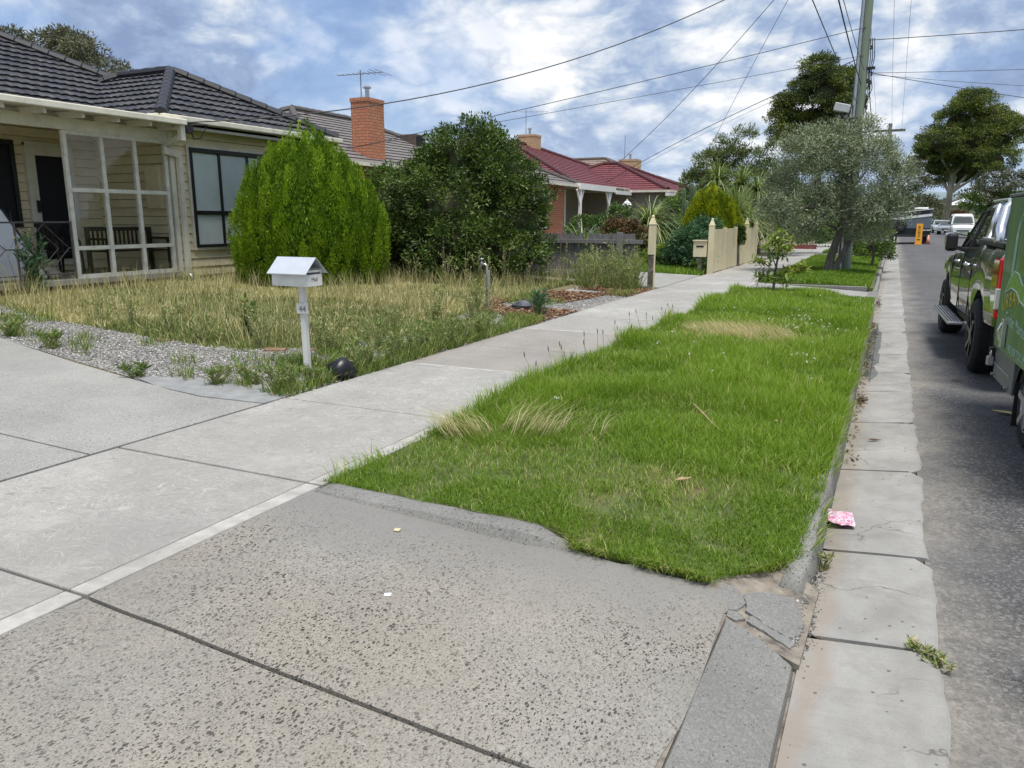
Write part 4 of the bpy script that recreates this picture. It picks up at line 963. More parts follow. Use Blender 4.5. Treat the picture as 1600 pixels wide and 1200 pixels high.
# ---- black rubbish bag and stone by the path
mb = MB(); mb.lathe((-4.5, 5.62, .14), [(.02, 0), (.10, .01), (.13, .07), (.11, .14), (.06, .19), (.01, .21)], 14)
mb.v = [(x + .05 * (vnoise(z * 22, y * 19, 1) - .5), y + .06 * (vnoise(x * 19, z * 22, 2) - .5), z + .03 * (vnoise(x * 15, y * 15, 4) - .5)) for x, y, z in mb.v]
tag(obj('rubbish_bag', mb, pm('black_plastic', (.012, .012, .016), .35, .3, 10., .3), smooth=True), 'small black plastic bag slumped in the weeds beside the letterbox post', 'bag')
mb = MB(); mb.lathe((-5.25, 11.25, .15), [(.02, 0), (.15, .02), (.17, .09), (.10, .15), (.02, .17)], 9); mb.v = [(x + .1 * (vnoise(z * 12, y * 9, 1) - .5), y + .1 * (vnoise(x * 9, z * 12, 2) - .5), z) for x, y, z in mb.v]
tag(obj('rock', mb, pm('dark_rock', (.09, .095, .11), .8, .4, 12., .5, 40.)), 'dark bluish rock lying on the gravel near the garden tap', 'rock')
# ---- garden tap
tp = thing('garden_tap', 'grey standpipe with a bent garden tap in the dry front lawn', 'tap', (-5.75, 10.9, .17))
obj('standpipe', MB().beam((-5.73, 10.9, .05), (-5.72, 10.9, .80), .055, .055, (0, 1, 0)), pm('weathered_timber', (.34, .33, .30), .8, .25, 12., .4, 40., stretch=(1, 1, .2)), tp, bevel=.004)
obj('pipe', MB().tube([(-5.72, 10.86, .2), (-5.715, 10.86, .86), (-5.74, 10.86, .90), (-5.80, 10.85, .90), (-5.83, 10.85, .86), (-5.84, 10.85, .80)], .016, 8).lathe((-5.80, 10.85, .89), [(.022, 0), (.022, .04), (.008, .05), (.008, .08), (.04, .085), (.04, .10)], 10), M_galv, tp, smooth=True)
# ---- brick edging of the lawn: separate half sunk bricks
bk = []
M_eb = pm('edging_brick', (.22, .12, .085), .85, .3, 9., .4, 50., stain=(.25, .22, .16), stain_amt=.6)
path_e = [(-8.0, 6.12), (-6.5, 6.02), (-5.65, 6.5), (-5.55, 8.0), (-5.6, 9.6), (-6.1, 11.6), (-6.6, 13.6)]
pts = []
for (xa, ya), (xb, yb) in zip(path_e[:-1], path_e[1:]):
    L = math.hypot(xb - xa, yb - ya); n = int(L / .27)
    for k in range(n): pts.append((xa + (xb - xa) * k / n, ya + (yb - ya) * k / n, math.atan2(yb - ya, xb - xa)))
first = None
for i, (x, y, a) in enumerate(pts):
    if random.random() < .5: continue
    if first is None: o = first = obj('edging_brick', MB().box(-.115, .115, -.05, .05, -.05, .045), M_eb, bevel=.006)
    else: o = first.copy(); COL.objects.link(o)
    o.location = (x + random.uniform(-.02, .02), y + random.uniform(-.02, .02), float(yard_z(x)) + random.uniform(-.045, -.005)); o.rotation_euler = (random.uniform(-.1, .1), random.uniform(-.1, .1), a + random.uniform(-.12, .12))
    tag(o, 'weathered red brick half sunk along the edge of the dry front lawn', 'brick', 'bricks edging the front lawn')
# ---- grey paling fence between the yards
M_pal = pm('grey_paling', (.17, .165, .16), .9, .3, 10., .5, 40., stain=(.09, .088, .085), stain_amt=.7, stain_scale=3., stretch=(4, 4, .5))
pf_ = thing('paling_fence', 'weathered grey paling fence with a broken top between the two front yards', 'fence', (-7.5, 17, .2))
x = -12.4; k = 0
mbp = []
while x < -5.2:
    wd = .105; top = 1.27 + .015 * math.sin(k * 3.3) - (.0 if k % 17 else .03)
    if -6.52 < x < -6.40 or -6.18 < x < -6.10: top = 1.0
    mbp.append((x, wd, top)); x += wd + .006 + .004 * random.random(); k += 1
for x, wd, top in mbp:
    obj('paling', MB().beam((x + wd / 2, 17.02 + .006 * random.random(), .16), (x + wd / 2 + random.uniform(-.008, .008), 17.02, top), wd, .016, (0, 1, 0)), M_pal, pf_)
obj('rail', MB().box(-12.4, -5.0, 16.93, 17.005, 1.05, 1.14), M_pal, pf_, bevel=.004); obj('rail', MB().box(-12.4, -5.05, 16.93, 17.005, .34, .43), M_pal, pf_, bevel=.004)
for x in (-5.50, -8.2, -10.9): obj('post', MB().box(x - .065, x + .065, 16.82, 16.93, .05, 1.30), M_pal, pf_, bevel=.008)
fence2 = thing('paling_fence', 'distant grey paling fence across the back of the neighbouring lawn', 'fence', (-8, 29, .2))
mb = MB(); x = -11.8
while x < -6.4: mb.beam((x, 29, .2), (x, 29, 1.28 + .02 * random.random()), .10, .016, (0, 1, 0)); x += .108
obj('palings', mb, M_pal, fence2); obj('rail', MB().box(-11.8, -6.4, 28.9, 28.97, 1.0, 1.09), M_pal, fence2)
# ---- cream front fence and its turned posts
M_cf = pm('cream_fence_paint', (.62, .55, .36), .6, .08, 4., .2, 70., stain=(.40, .33, .20), stain_amt=.5, stain_scale=2.5, stretch=(1, 1, .4))
M_bare = pm('bare_dark_timber', (.10, .085, .07), .85, .35, 12., .4, 50., stain=(.5, .46, .36), stain_amt=.5, stain_scale=7.)
def turned_cap(mb, x, y, z, r=.075):
    mb.box(x - r, x + r, y - r, y + r, z, z + .02); mb.add([(x - r * .9, y - r * .9, z + .02), (x + r * .9, y - r * .9, z + .02), (x + r * .9, y + r * .9, z + .02), (x - r * .9, y + r * .9, z + .02), (x - r * .35, y - r * .35, z + .15), (x + r * .35, y - r * .35, z + .15), (x + r * .35, y + r * .35, z + .15), (x - r * .35, y + r * .35, z + .15)],
        [(0, 3, 2, 1), (4, 5, 6, 7), (0, 1, 5, 4), (1, 2, 6, 5), (2, 3, 7, 6), (3, 0, 4, 7)]); mb.lathe((x, y, z + .15), [(r * .45, 0), (r * .5, .02), (r * .2, .05)], 8); return mb
gp_ = thing('gate_post', 'lone cream gate post with its lower half stripped to dark timber', 'post', (-4.55, 16.15, .14))
obj('lower_post', MB().box(-4.61, -4.49, 16.09, 16.21, .05, .86), M_bare, gp_, bevel=.006)
obj('upper_post', turned_cap(MB().box(-4.618, -4.482, 16.082, 16.218, .86, 1.48), -4.55, 16.15, 1.48), M_cf, gp_, bevel=.004)
obj('paint_strip', MB().box(-4.489, -4.482, 16.10, 16.20, .1, .86), M_cf, gp_)
cf = thing('picket_fence', 'cream boarded front fence with pointed posts and sagging board tops beside the footpath', 'fence', (-4.3, 24, .14))
for y in (21.1, 26.6, 28.5): obj('post', turned_cap(MB().box(-4.40, -4.26, y - .07, y + .07, .05, 1.42), -4.33, y, 1.42), M_cf, cf, bevel=.004)
def fence_panel(ya, yb, dip):
    mb = MB(); y = ya; n = int((yb - ya) / .135)
    for k in range(n):
        t = (k + .5) / n; top = 1.34 - dip * (1 - (2 * t - 1) ** 2); a = ya + (yb - ya) * k / n
        mb.box(-4.345 + .004 * (k % 2), -4.32 + .004 * (k % 2), a + .003, a + (yb - ya) / n - .003, .17, top)
    return obj('board_panel', mb, M_cf, cf)
fence_panel(21.17, 23.0, .02); fence_panel(23.02, 24.72, .02)
mb = MB()
for k, top in enumerate((1.0, .92, .97, 1.02, 1.10)): mb.box(-4.345, -4.32, 24.75 + .13 * k, 24.87 + .13 * k, .17, top)
obj('board_panel', mb, M_cf, cf); fence_panel(25.42, 26.53, .06); fence_panel(26.67, 28.43, .05)
obj('rail', MB().box(-4.42, -4.35, 21.17, 28.43, 1.02, 1.10).box(-4.42, -4.35, 21.17, 28.43, .35, .43), M_cf, cf)
for y in (23.01, 24.73, 25.40): obj('post', MB().box(-4.40, -4.30, y - .03, y + .03, .05, 1.36), M_cf, cf)
l2 = thing('letterbox', 'small cream letterbox fixed at the near end of the cream fence', 'letterbox', (-4.62, 21.1, .5))
obj('box', MB().box(-4.78, -4.43, 20.98, 21.22, .60, 1.02), M_cf, l2, bevel=.008); obj('lid', MB().box(-4.80, -4.42, 20.95, 21.24, 1.02, 1.045), M_cf, l2); obj('slot', MB().box(-4.70, -4.50, 20.972, 20.985, .86, .90), M_black, l2)
obj('leg', MB().box(-4.66, -4.56, 21.05, 21.15, .1, .60), M_bare, l2)
# ---- garden lantern in the next yard
gl = thing('garden_lantern', 'white garden lantern on a slim post behind the grey paling fence', 'lantern', (-8.7, 27.4, .25))
obj('post', MB().lathe((-8.7, 27.4, .25), [(.09, 0), (.09, .1), (.045, .14), (.04, 1.3), (.07, 1.34)], 10), M_white, gl)
obj('lamp_head', MB().lathe((-8.7, 27.4, 1.60), [(.07, 0), (.15, .46), (.15, .48)], 6), M_white, gl); obj('roof', MB().lathe((-8.7, 27.4, 2.08), [(.19, 0), (.10, .12), (.03, .16), (.03, .22)], 6), M_white, gl)
# ---- litter
mb = MB(); n = 7
for j in range(n):
    for i in range(n):
        u, v = i / (n - 1) - .5, j / (n - 1) - .5; mb.v.append((u * .135, v * .20, .012 + .02 * vnoise(i, j, 7, .9) + .02 * abs(u)))
mb.f = [(j * n + i, j * n + i + 1, (j + 1) * n + i + 1, (j + 1) * n + i) for j in range(n - 1) for i in range(n - 1)]
def wrapper():
    m, t, b, o = new_mat('printed_wrapper'); tc = N(t, 'ShaderNodeTexCoord')
    f = noise_node(t, map_node(t, tc.outputs['Object'], sc=(14, 9, 1)), 2.2, 4, .6, 1.)
    c = ramp_node(t, f, [(.3, (.30, .03, .10)), (.42, (.55, .20, .30)), (.52, (.75, .62, .68)), (.6, (.30, .12, .25)), (.7, (.8, .75, .75))]); LK(t, c, b.inputs['Base Color']); b.inputs['Roughness'].default_value = .3; return m
o = obj('paper_litter', mb, wrapper()); o.location = (-.115, 4.37, -.035); o.rotation_euler = (0, .03, .12); sm = o.modifiers.new('thick', 'SOLIDIFY'); sm.thickness = .002
tag(o, 'crumpled pink printed wrapper lying in the concrete gutter', 'litter')
M_twig = pm('dry_leaf', (.34, .24, .13), .8, .4, 20., .2); M_bark_s = pm('bark_bit', (.10, .055, .035), .85, .3, 30., .3)
def dry_leaf(x, y, z, L, a, label, m=M_twig, cat='leaf', name='dry_leaf', group=None):
    mb = MB(); n = 6
    for i in range(n + 1):
        t = i / n; w = L * .17 * math.sin(math.pi * min(.97, t + .03)); c = .12 * L * math.sin(t * 3)
        for s in (-1, 0, 1): mb.v.append(((t - .5) * L, s * w + c * .6, abs(s) * w * .5 + .35 * L * (t - .5) ** 2 + .004))
    mb.f = [(i * 3 + j, i * 3 + j + 1, i * 3 + j + 4, i * 3 + j + 3) for i in range(n) for j in range(2)]
    o = obj(name, mb, m); o.location = (x, y, z); o.rotation_euler = (0, 0, a); q = o.modifiers.new('thick', 'SOLIDIFY'); q.thickness = .0015
    return tag(o, label, cat, group)
dry_leaf(.98, 7.35, .012, .20, -.35, 'pale yellow dry leaf lying on the asphalt beside the trailer', pm('yellow_leaf', (.62, .55, .25), .7, .2, 20.))
dry_leaf(.72, 8.75, .008, .10, .2, 'small dark leaf on the asphalt behind the rear wheel', M_bark_s)
dry_leaf(-.93, 4.12, .16, .11, .9, 'curled brown leaf standing in the mown grass near the kerb')
dry_leaf(-.70, 5.35, .17, .10, .3, 'larger curled tan leaf on the green grass above the wrapper')
dry_leaf(-.62, 5.62, .18, .07, 1.7, 'small bent tan leaf on the grass near the kerb')
dry_leaf(.02, 6.15, -.02, .09, .3, 'small brown leaf in the gutter beyond the wrapper', M_bark_s)
dry_leaf(-.155, 2.02, -.03, .11, .1, 'strip of dark bark lying in the gutter at the foot of the picture', M_bark_s, 'bark', 'bark_strip')
o = MB().obox((-1.72, 2.38, .099), (.03, .022, .008), (0, 0, .5)); tag(obj('white_chip', o, M_white, bevel=.003), 'small white chip lying on the concrete crossing', 'chip')
o = MB().obox((-2.04, 2.92, .118), (.03, .03, .008), (0, 0, .2)); tag(obj('yellow_leaf', o, pm('tan_leaf', (.62, .52, .33), .7), bevel=.003), 'small tan fallen petal on the crossing near the raised edge', 'petal')
stk = MB().tube([(-1.25, 5.75, .22), (-1.12, 5.45, .235), (-.99, 5.22, .215), (-.90, 5.1, .20)], [.005, .005, .004, .002], 5).tube([(-1.12, 5.45, .23), (-1.06, 5.45, .26)], .003, 4)
tag(obj('dry_stalk', stk, M_twig), 'long dry grass stalk lying across the green nature strip', 'stalk')
# ---- power pole
M_pole = pm('treated_pole', (.165, .205, .155), .85, .2, 5., .4, 30., stain=(.27, .27, .23), stain_amt=.5, stain_scale=3., stretch=(2, 2, .15))
pl = thing('power_pole', 'tall green grey timber power pole standing beside the olive tree', 'pole', (-1.18, 24.450, .12))
obj('shaft', MB().lathe((-1.18, 24.450, 0), [(.20, 0), (.185, 1.), (.15, 7.), (.12, 11.6), (.118, 11.62)], 18), M_pole, pl, smooth=False)
obj('conduit', MB().tube([(-1.26, 24.250, .1), (-1.27, 24.270, 5.), (-1.25, 24.315, 10.4)], .034, 8), M_galv, pl)
obj('conduit', MB().tube([(-1.35, 24.310, .1), (-1.34, 24.330, 4.6)], .02, 8), M_white, pl)
pb_ = obj('terminal_box', MB().obox((-1.58, 24.330, 4.62), (.42, .26, .22), (0, R(14), 0)), pm('grey_box', (.46, .48, .50), .5), pl, bevel=.02)
obj('bracket', MB().box(-1.70, -1.10, 24.230, 24.310, 4.28, 4.34).box(-1.62, -1.46, 24.250, 24.390, 4.30, 4.48), M_wire, pl)
obj('cable_loop', MB().tube([(-1.50, 24.290, 4.45), (-1.66, 24.270, 4.3), (-1.62, 24.270, 4.0), (-1.48, 24.270, 3.82), (-1.38, 24.290, 3.9)], .045, 8).box(-1.54, -1.40, 24.250, 24.350, 3.84, 4.12), M_wire, pl)
obj('cross_arm', MB().box(-2.25, -.05, 24.230, 24.350, 10.55, 10.68), M_bare, pl)
for x in (-2.1, -1.55, -.75, -.2): obj('insulator', MB().lathe((x, 24.290, 10.68), [(.03, 0), (.06, .04), (.035, .07), (.06, .10), (.03, .14)], 8), M_white, pl)
ft = MB().box(-1.06, -.84, 24.350, 24.450, 5.60, 5.66)
for k, (x, z) in enumerate(((-.98, 5.5), (-.92, 5.42), (-1.0, 5.25), (-.93, 5.2), (-.99, 6.1), (-.97, 4.55))): ft.lathe((x, 24.400, z), [(.015, 0), (.035, .03), (.02, .06), (.035, .09), (.015, .12)], 7)
for dx in (0, .05, .10): ft.tube([(-1.02 + dx, 24.410, 6.4), (-.98 + dx, 24.400, 5.9), (-1.0 + dx * .6, 24.400, 5.5), (-.97 + dx, 24.400, 5.1), (-1.02, 24.410, 4.6)], .011, 5)
obj('cable_fittings', ft, M_wire, pl)
p2 = thing('power_pole', 'distant power pole with a single cross arm seen over the olive tree', 'pole', (-.86, 65, .1))
obj('shaft', MB().lathe((-.86, 65, 0), [(.18, 0), (.13, 8.4)], 12), M_pole, p2); obj('cross_arm', MB().box(-1.95, .15, 64.9, 65.02, 7.82, 7.98), M_bare, p2)
for x in (-1.7, -.75, -.1): obj('insulator', MB().lathe((x, 64.96, 7.98), [(.03, 0), (.06, .05), (.03, .12)], 6), M_white, p2)
# ---- overhead cables
def cable(A, B, sag, r, label, name='power_cable'):
    A, B = Vector(A), Vector(B); n = 28
    pts = [A.lerp(B, i / n) - Vector((0, 0, 4 * sag * (i / n) * (1 - i / n))) for i in range(n + 1)]
    return tag(obj(name, MB().tube(pts, r * .68, 5, cap=False), M_wire), label, 'cable')
px_, py_ = -1.16, 24.300
cable((-11.9, 10.78, 3.34), (px_, py_, 9.48), 1.15, .017, 'thick black service cable rising from the bracket at the porch gutter of the weatherboard house')
cable((-14.4, 19, 3.63), (px_, py_, 6.67), .05, .014, 'cable from the brick chimney side reaching the pole at its upper conduit')
cable((-14.6, 19, 3.61), (px_, py_, 5.95), .02, .010, 'thin cable from the brick chimney side reaching the pole above the grey box')
cable((-11.8, 34, 3.6), (px_, py_, 10.44), .45, .015, 'steep black cable climbing from the red roof gutter to the pole top')
cable((-11.8, 50, 3.4), (px_, py_, 11.4), -.35, .014, 'steepest black cable climbing from beyond the red roof past the yucca heads')
cable((-11.8, 34, 3.2), (px_, py_, 5.92), -.2, .016, 'heavier black cable slanting from the red roof to the pole just above the rounded gum')
cable((-11.8, 36, 3.5), (px_, py_, 5.8), -.15, .008, 'fine telephone line slanting beside the heavier cable from the red roof')
cable((-9, 60, 3.3), (px_, py_, 5.2), .2, .008, 'fine line running from the far houses behind the rounded gum to the pole')
cable((-1.0, 24.400, 6.35), (14, 29, 7.2), .1, .016, 'level cable leaving the right side of the pole at the top of the picture')
cable((-.92, 24.400, 5.5), (12, 29, 5.85), .1, .010, 'middle level cable leaving the pole brackets to the right')
cable((-.92, 24.400, 5.5), (14, 40, 5.0), .25, .013, 'cable falling to the right from the pole towards the domed gum')
cable((-.92, 24.400, 5.46), (16, 38, 5.9), .3, .008, 'fine cable falling gently to the right between two others')
cable((-1.9, 2, 10.0), (12, 36, 6.3), .6, .013, 'cable crossing the top right corner of the sky')
cable((-1.55, 24.290, 10.8), (-1.7, 64.96, 8.1), .5, .010, 'main wire running down the street to the left end of the far cross arm')
cable((-.75, 24.290, 10.8), (-.75, 64.96, 8.1), .5, .010, 'main wire running down the street to the middle of the far cross arm')
cable((-.2, 24.290, 10.8), (-.1, 64.96, 8.1), .5, .010, 'main wire running down the street to the right end of the far cross arm')
cable((-1.0, 24.400, 5.5), (-1.3, 64.96, 7.4), 1.3, .020, 'bundled cable drooping from the pole brackets down the street')
cable((-1.0, 24.400, 4.6), (-1.2, 64.96, 5.8), .6, .016, 'lower telephone cable drooping down the street behind the olive top')
cable((-1.15, 24.270, 5.2), (-.8, -18, 5.9), .7, .018, 'bundled cable coming over the viewer to the pole below the brackets')
cable((-1.2, 24.270, 4.7), (-1.5, -18, 5.3), .4, .012, 'thinner cable coming over the viewer to the pole above its box')
cable((-1.1, 24.270, 5.55), (-1.1, -18, 6.4), .8, .010, 'fine cable coming over the viewer to the pole brackets')
# ------------------------------------------------------------------ VEHICLES
def car_paint(name, c, flake=.1, rough=.22):
    m, t, b, o = new_mat(name); b.inputs['Base Color'].default_value = (*c, 1); b.inputs['Roughness'].default_value = rough
    b.inputs['Coat Weight'].default_value = 1.; b.inputs['Coat Roughness'].default_value = .02; b.inputs['Metallic'].default_value = flake
    tc = N(t, 'ShaderNodeTexCoord'); bn = N(t, 'ShaderNodeBump'); bn.inputs['Strength'].default_value = .02; bn.inputs['Distance'].default_value = .01
    LK(t, noise_node(t, tc.outputs['Object'], 3., 2), bn.inputs['Height']); LK(t, bn.outputs[0], b.inputs['Coat Normal'])
    c2 = mix_node(t, ramp_node(t, math_node(t, 'ADD', noise_node(t, tc.outputs['Object'], 2.2, 6, .6), 0.), [(.5, 0.), (.8, .12)]), c, (.2, .18, .15)); LK(t, c2, b.inputs['Base Color'])
    return m
M_ute = car_paint('dark_green_paint', (.008, .020, .010))
M_rub = pm('tyre_rubber', (.016, .016, .017), .85, .2, 20., .3, 80.)
M_blk = pm('black_trim', (.014, .014, .015), .55, .15, 30., .15, 120.)
M_chr = pm('polished_steel', (.72, .72, .73), .26, .03, 3., .0, metal=1.)
M_alu = pm('ribbed_aluminium', (.42, .42, .42), .4, .1, 8., .1, metal=.8)
M_carglass = glass_mat('car_glass', (.16, .19, .17), .12)
M_rim = pm('black_rim', (.03, .03, .032), .3, .1, 5., 0, metal=.6)
m, t, b, o = new_mat('red_lens'); b.inputs['Base Color'].default_value = (.50, .008, .015, 1); b.inputs['Roughness'].default_value = .08; b.inputs['Coat Weight'].default_value = 1; M_redl = m
m, t, b, o = new_mat('clear_lens'); b.inputs['Base Color'].default_value = (.72, .72, .72, 1); b.inputs['Roughness'].default_value = .08; b.inputs['Metallic'].default_value = .5; b.inputs['Coat Weight'].default_value = 1; M_clrl = m

def wheel(parent, x, y, r, w, side, hub=.62, spokes=6, rim=M_rim):
    """tyre with tread and shoulders, dished rim with spokes; side = -1 left, +1 right"""
    s = side; mb = MB(); prof = [(r * hub, -w / 2), (r * .9, -w / 2), (r * .975, -w * .40), (r, -w * .30), (r, w * .30), (r * .975, w * .40), (r * .9, w / 2), (r * hub, w / 2)]
    mb.lathe((x, y, r), [(a, h) for a, h in prof], 36, 'x', cap=False)
    q = len(mb.v)
    for k in range(40):
        a = 2 * math.pi * k / 40; mb.obox((x, y + math.cos(a) * r * .997, r + math.sin(a) * r * .997), (w * .74, r * .05, r * .035), (a - math.pi / 2 + .0, 0, 0))
    ty = obj('wheel', mb, M_rub, parent, local=True, smooth=False)
    rb_ = MB(); rb_.lathe((x, y, r), [(r * hub * 1.02, -w * .49), (r * (hub - .05), -w * .3), (r * (hub - .05), w * .3), (r * hub * 1.02, w * .49)], 30, 'x', cap=False); rb_.lathe((x, y, r), [(.01, -.03), (r * .55, -.03), (r * .55, .03), (.01, .03)], 24, 'x')
    xo = x + s * w * .40
    for k in range(spokes):
        a = 2 * math.pi * k / spokes + .3; d = Vector((0, math.cos(a), math.sin(a)))
        rb_.beam((xo - s * .005, y + d.y * .05, r + d.z * .05), (xo + s * .008, y + d.y * r * hub * .97, r + d.z * r * hub * .97), .05, .06, (1, 0, 0))
    rb_.lathe((xo, y, r), [(.001, -.03), (.07, -.03), (.07, .03), (.001, .035)], 14, 'x')
    obj('rim', rb_, rim, ty, local=True)
    return ty

def car_body(parent, st, arches, m, name='body', n_extra=0):
    """lofted lower body. st: list of (y, half width, sill z, top z); arches: (y, radius, centre z)"""
    ys = sorted(set([s[0] for s in st] + [a[0] + a[1] * math.cos(math.pi * k / 14) for a in arches for k in range(15)] + list(np.linspace(st[0][0], st[-1][0], 26))))
    S_ = np.array(st); f = lambda y, c: float(np.interp(y, S_[:, 0], S_[:, c])); mb = MB(); rows = []
    for y in ys:
        w, zs, zt = f(y, 1), f(y, 2), f(y, 3); zl = zs
        for ya, ra, za in arches:
            d = abs(y - ya)
            if d < ra: zl = max(zl, za + math.sqrt(max(0, ra * ra - d * d)))
        zl = min(zl, zt - .16); H_ = zt - zl
        half = [(w - .10, zl - .0), (w - .018, zl + .02), (w - .004, zl + H_ * .30), (w, zl + H_ * .52), (w - .006, zl + H_ * .70), (w - .030, zl + H_ * .86), (w - .075, zt - .018), (w - .13, zt), (w * .45, zt + .025), (0, zt + .032)]
        rows.append([(-x, y, z) for x, z in half] + [(x, y, z) for x, z in half[::-1][1:]])
    k = len(rows[0])
    for r_ in rows: mb.v += r_
    for i in range(len(rows) - 1):
        for j in range(k - 1): mb.f.append((i * k + j, i * k + j + 1, (i + 1) * k + j + 1, (i + 1) * k + j))
    mb.f.append(tuple(range(k))); mb.f.append(tuple((len(rows) - 1) * k + j for j in range(k)))
    return obj(name, mb, m, parent, local=True, smooth=True), f
def edge_split(o, ang=38):
    e = o.modifiers.new('edges', 'EDGE_SPLIT'); e.split_angle = R(ang); return o
def greenhouse(parent, bot, top, wb, wt, zr, m, name='cabin'):
    """cab: bot/top = (rear y, front y, z); half widths wb, wt; roof crown zr"""
    mb = MB(); rings = []
    for t in (0., .25, .5, .75, .93, 1.):
        yr = bot[0] + (top[0] - bot[0]) * t; yf = bot[1] + (top[1] - bot[1]) * t; z = bot[2] + (top[2] - bot[2]) * t; w = wb + (wt - wb) * (t ** 1.15)
        c = .10; rings.append([(-w, yr + c, z), (-w, yf - c * 1.6, z), (-w + c, yf - .02, z), (-w * .5, yf + .05, z), (w * .5, yf + .05, z), (w - c, yf - .02, z), (w, yf - c * 1.6, z), (w, yr + c, z), (w - c, yr, z), (-w + c, yr, z)])
    for t, zq in ((.86, zr - .018), (.55, zr)):
        yr, yf = top[0] + .12 * (1 - t) * 2, top[1] - .2 * (1 - t) * 2; rings.append([((x / wt) * wt * t, yr + (yf - yr) * ((y - top[0]) / (top[1] - top[0])), zq) for x, y, _ in rings[5]])
    k = 10
    for r_ in rings: mb.v += r_
    for i in range(len(rings) - 1):
        for j in range(k): mb.f.append((i * k + j, i * k + (j + 1) % k, (i + 1) * k + (j + 1) % k, (i + 1) * k + j))
    mb.f.append(tuple(range((len(rings) - 1) * k, len(rings) * k)))
    o = obj(name, mb, m, parent, local=True, smooth=True); edge_split(o, 30)
    def side(y, z, s, out=.006):
        t = (z - bot[2]) / (top[2] - bot[2]); w = wb + (wt - wb) * (t ** 1.15); return (s * (w + out), y, z)
    return o, side

# ---- dark green ute in front of the trailer
U = thing('ute', 'glossy dark green crew cab ute with chrome sports bar and silver side step', 'ute', (1.70, 11.05, .012), R(2.0))
st = [(-2.70, .84, .62, 1.30), (-2.62, .885, .58, 1.325), (-2.0, .90, .56, 1.33), (-1.0, .905, .50, 1.325), (-.98, .905, .50, 1.235), (0, .91, .48, 1.20), (.9, .905, .48, 1.165), (1.25, .90, .48, 1.155), (1.9, .89, .50, 1.11), (2.25, .85, .50, 1.05), (2.45, .78, .50, .98), (2.56, .66, .52, .86)]
body, fb = car_body(U, st, [(-1.61, .46, .385), (1.61, .46, .385)], M_ute); edge_split(body, 40)
cab, side = greenhouse(U, (-1.02, 1.22, 1.17), (-.84, .40, 1.72), .835, .665, 1.815, M_ute)
def win(pts, name='side_window'):
    for s in (-1, 1):
        mb = MB(); n = len(pts); mb.v = [side(y, z, s, .010) for y, z in pts] + [side(y, z, s, -.01) for y, z in pts]
        mb.f = [tuple(range(n)), tuple(range(n, 2 * n))[::-1]] + [(i, (i + 1) % n, n + (i + 1) % n, n + i) for i in range(n)]; obj(name, mb, M_carglass, cab, local=True)
        e = MB().tube([side(y, z, s, .012) for y, z in pts + pts[:1]], .012, 5); obj('window_seal', e, M_blk, cab, local=True)
win([(.03, 1.235), (.80, 1.215), (.72, 1.30), (.30, 1.665), (.03, 1.685)]); win([(-.80, 1.26), (-.06, 1.238), (-.06, 1.69), (-.66, 1.685), (-.74, 1.62)])
mb = MB().add([(-.70, .44, 1.69), (.70, .44, 1.69), (.80, 1.20, 1.20), (-.80, 1.20, 1.20)], [(0, 1, 2, 3)]); mb.v = [(x * .93, y + .075, z + .02) for x, y, z in mb.v]; obj('windscreen', mb, M_carglass, cab, local=True)
obj('rear_window', MB().add([(-.6, -.99, 1.36), (.6, -.99, 1.36), (.56, -.90, 1.66), (-.56, -.90, 1.66)], [(0, 1, 2, 3)]), M_carglass, cab, local=True)
for s in (-1, 1): obj('roof_rail', MB().tube([(s * .60, -.78, 1.80), (s * .60, .28, 1.80)], .018, 6), M_chr, cab, local=True)
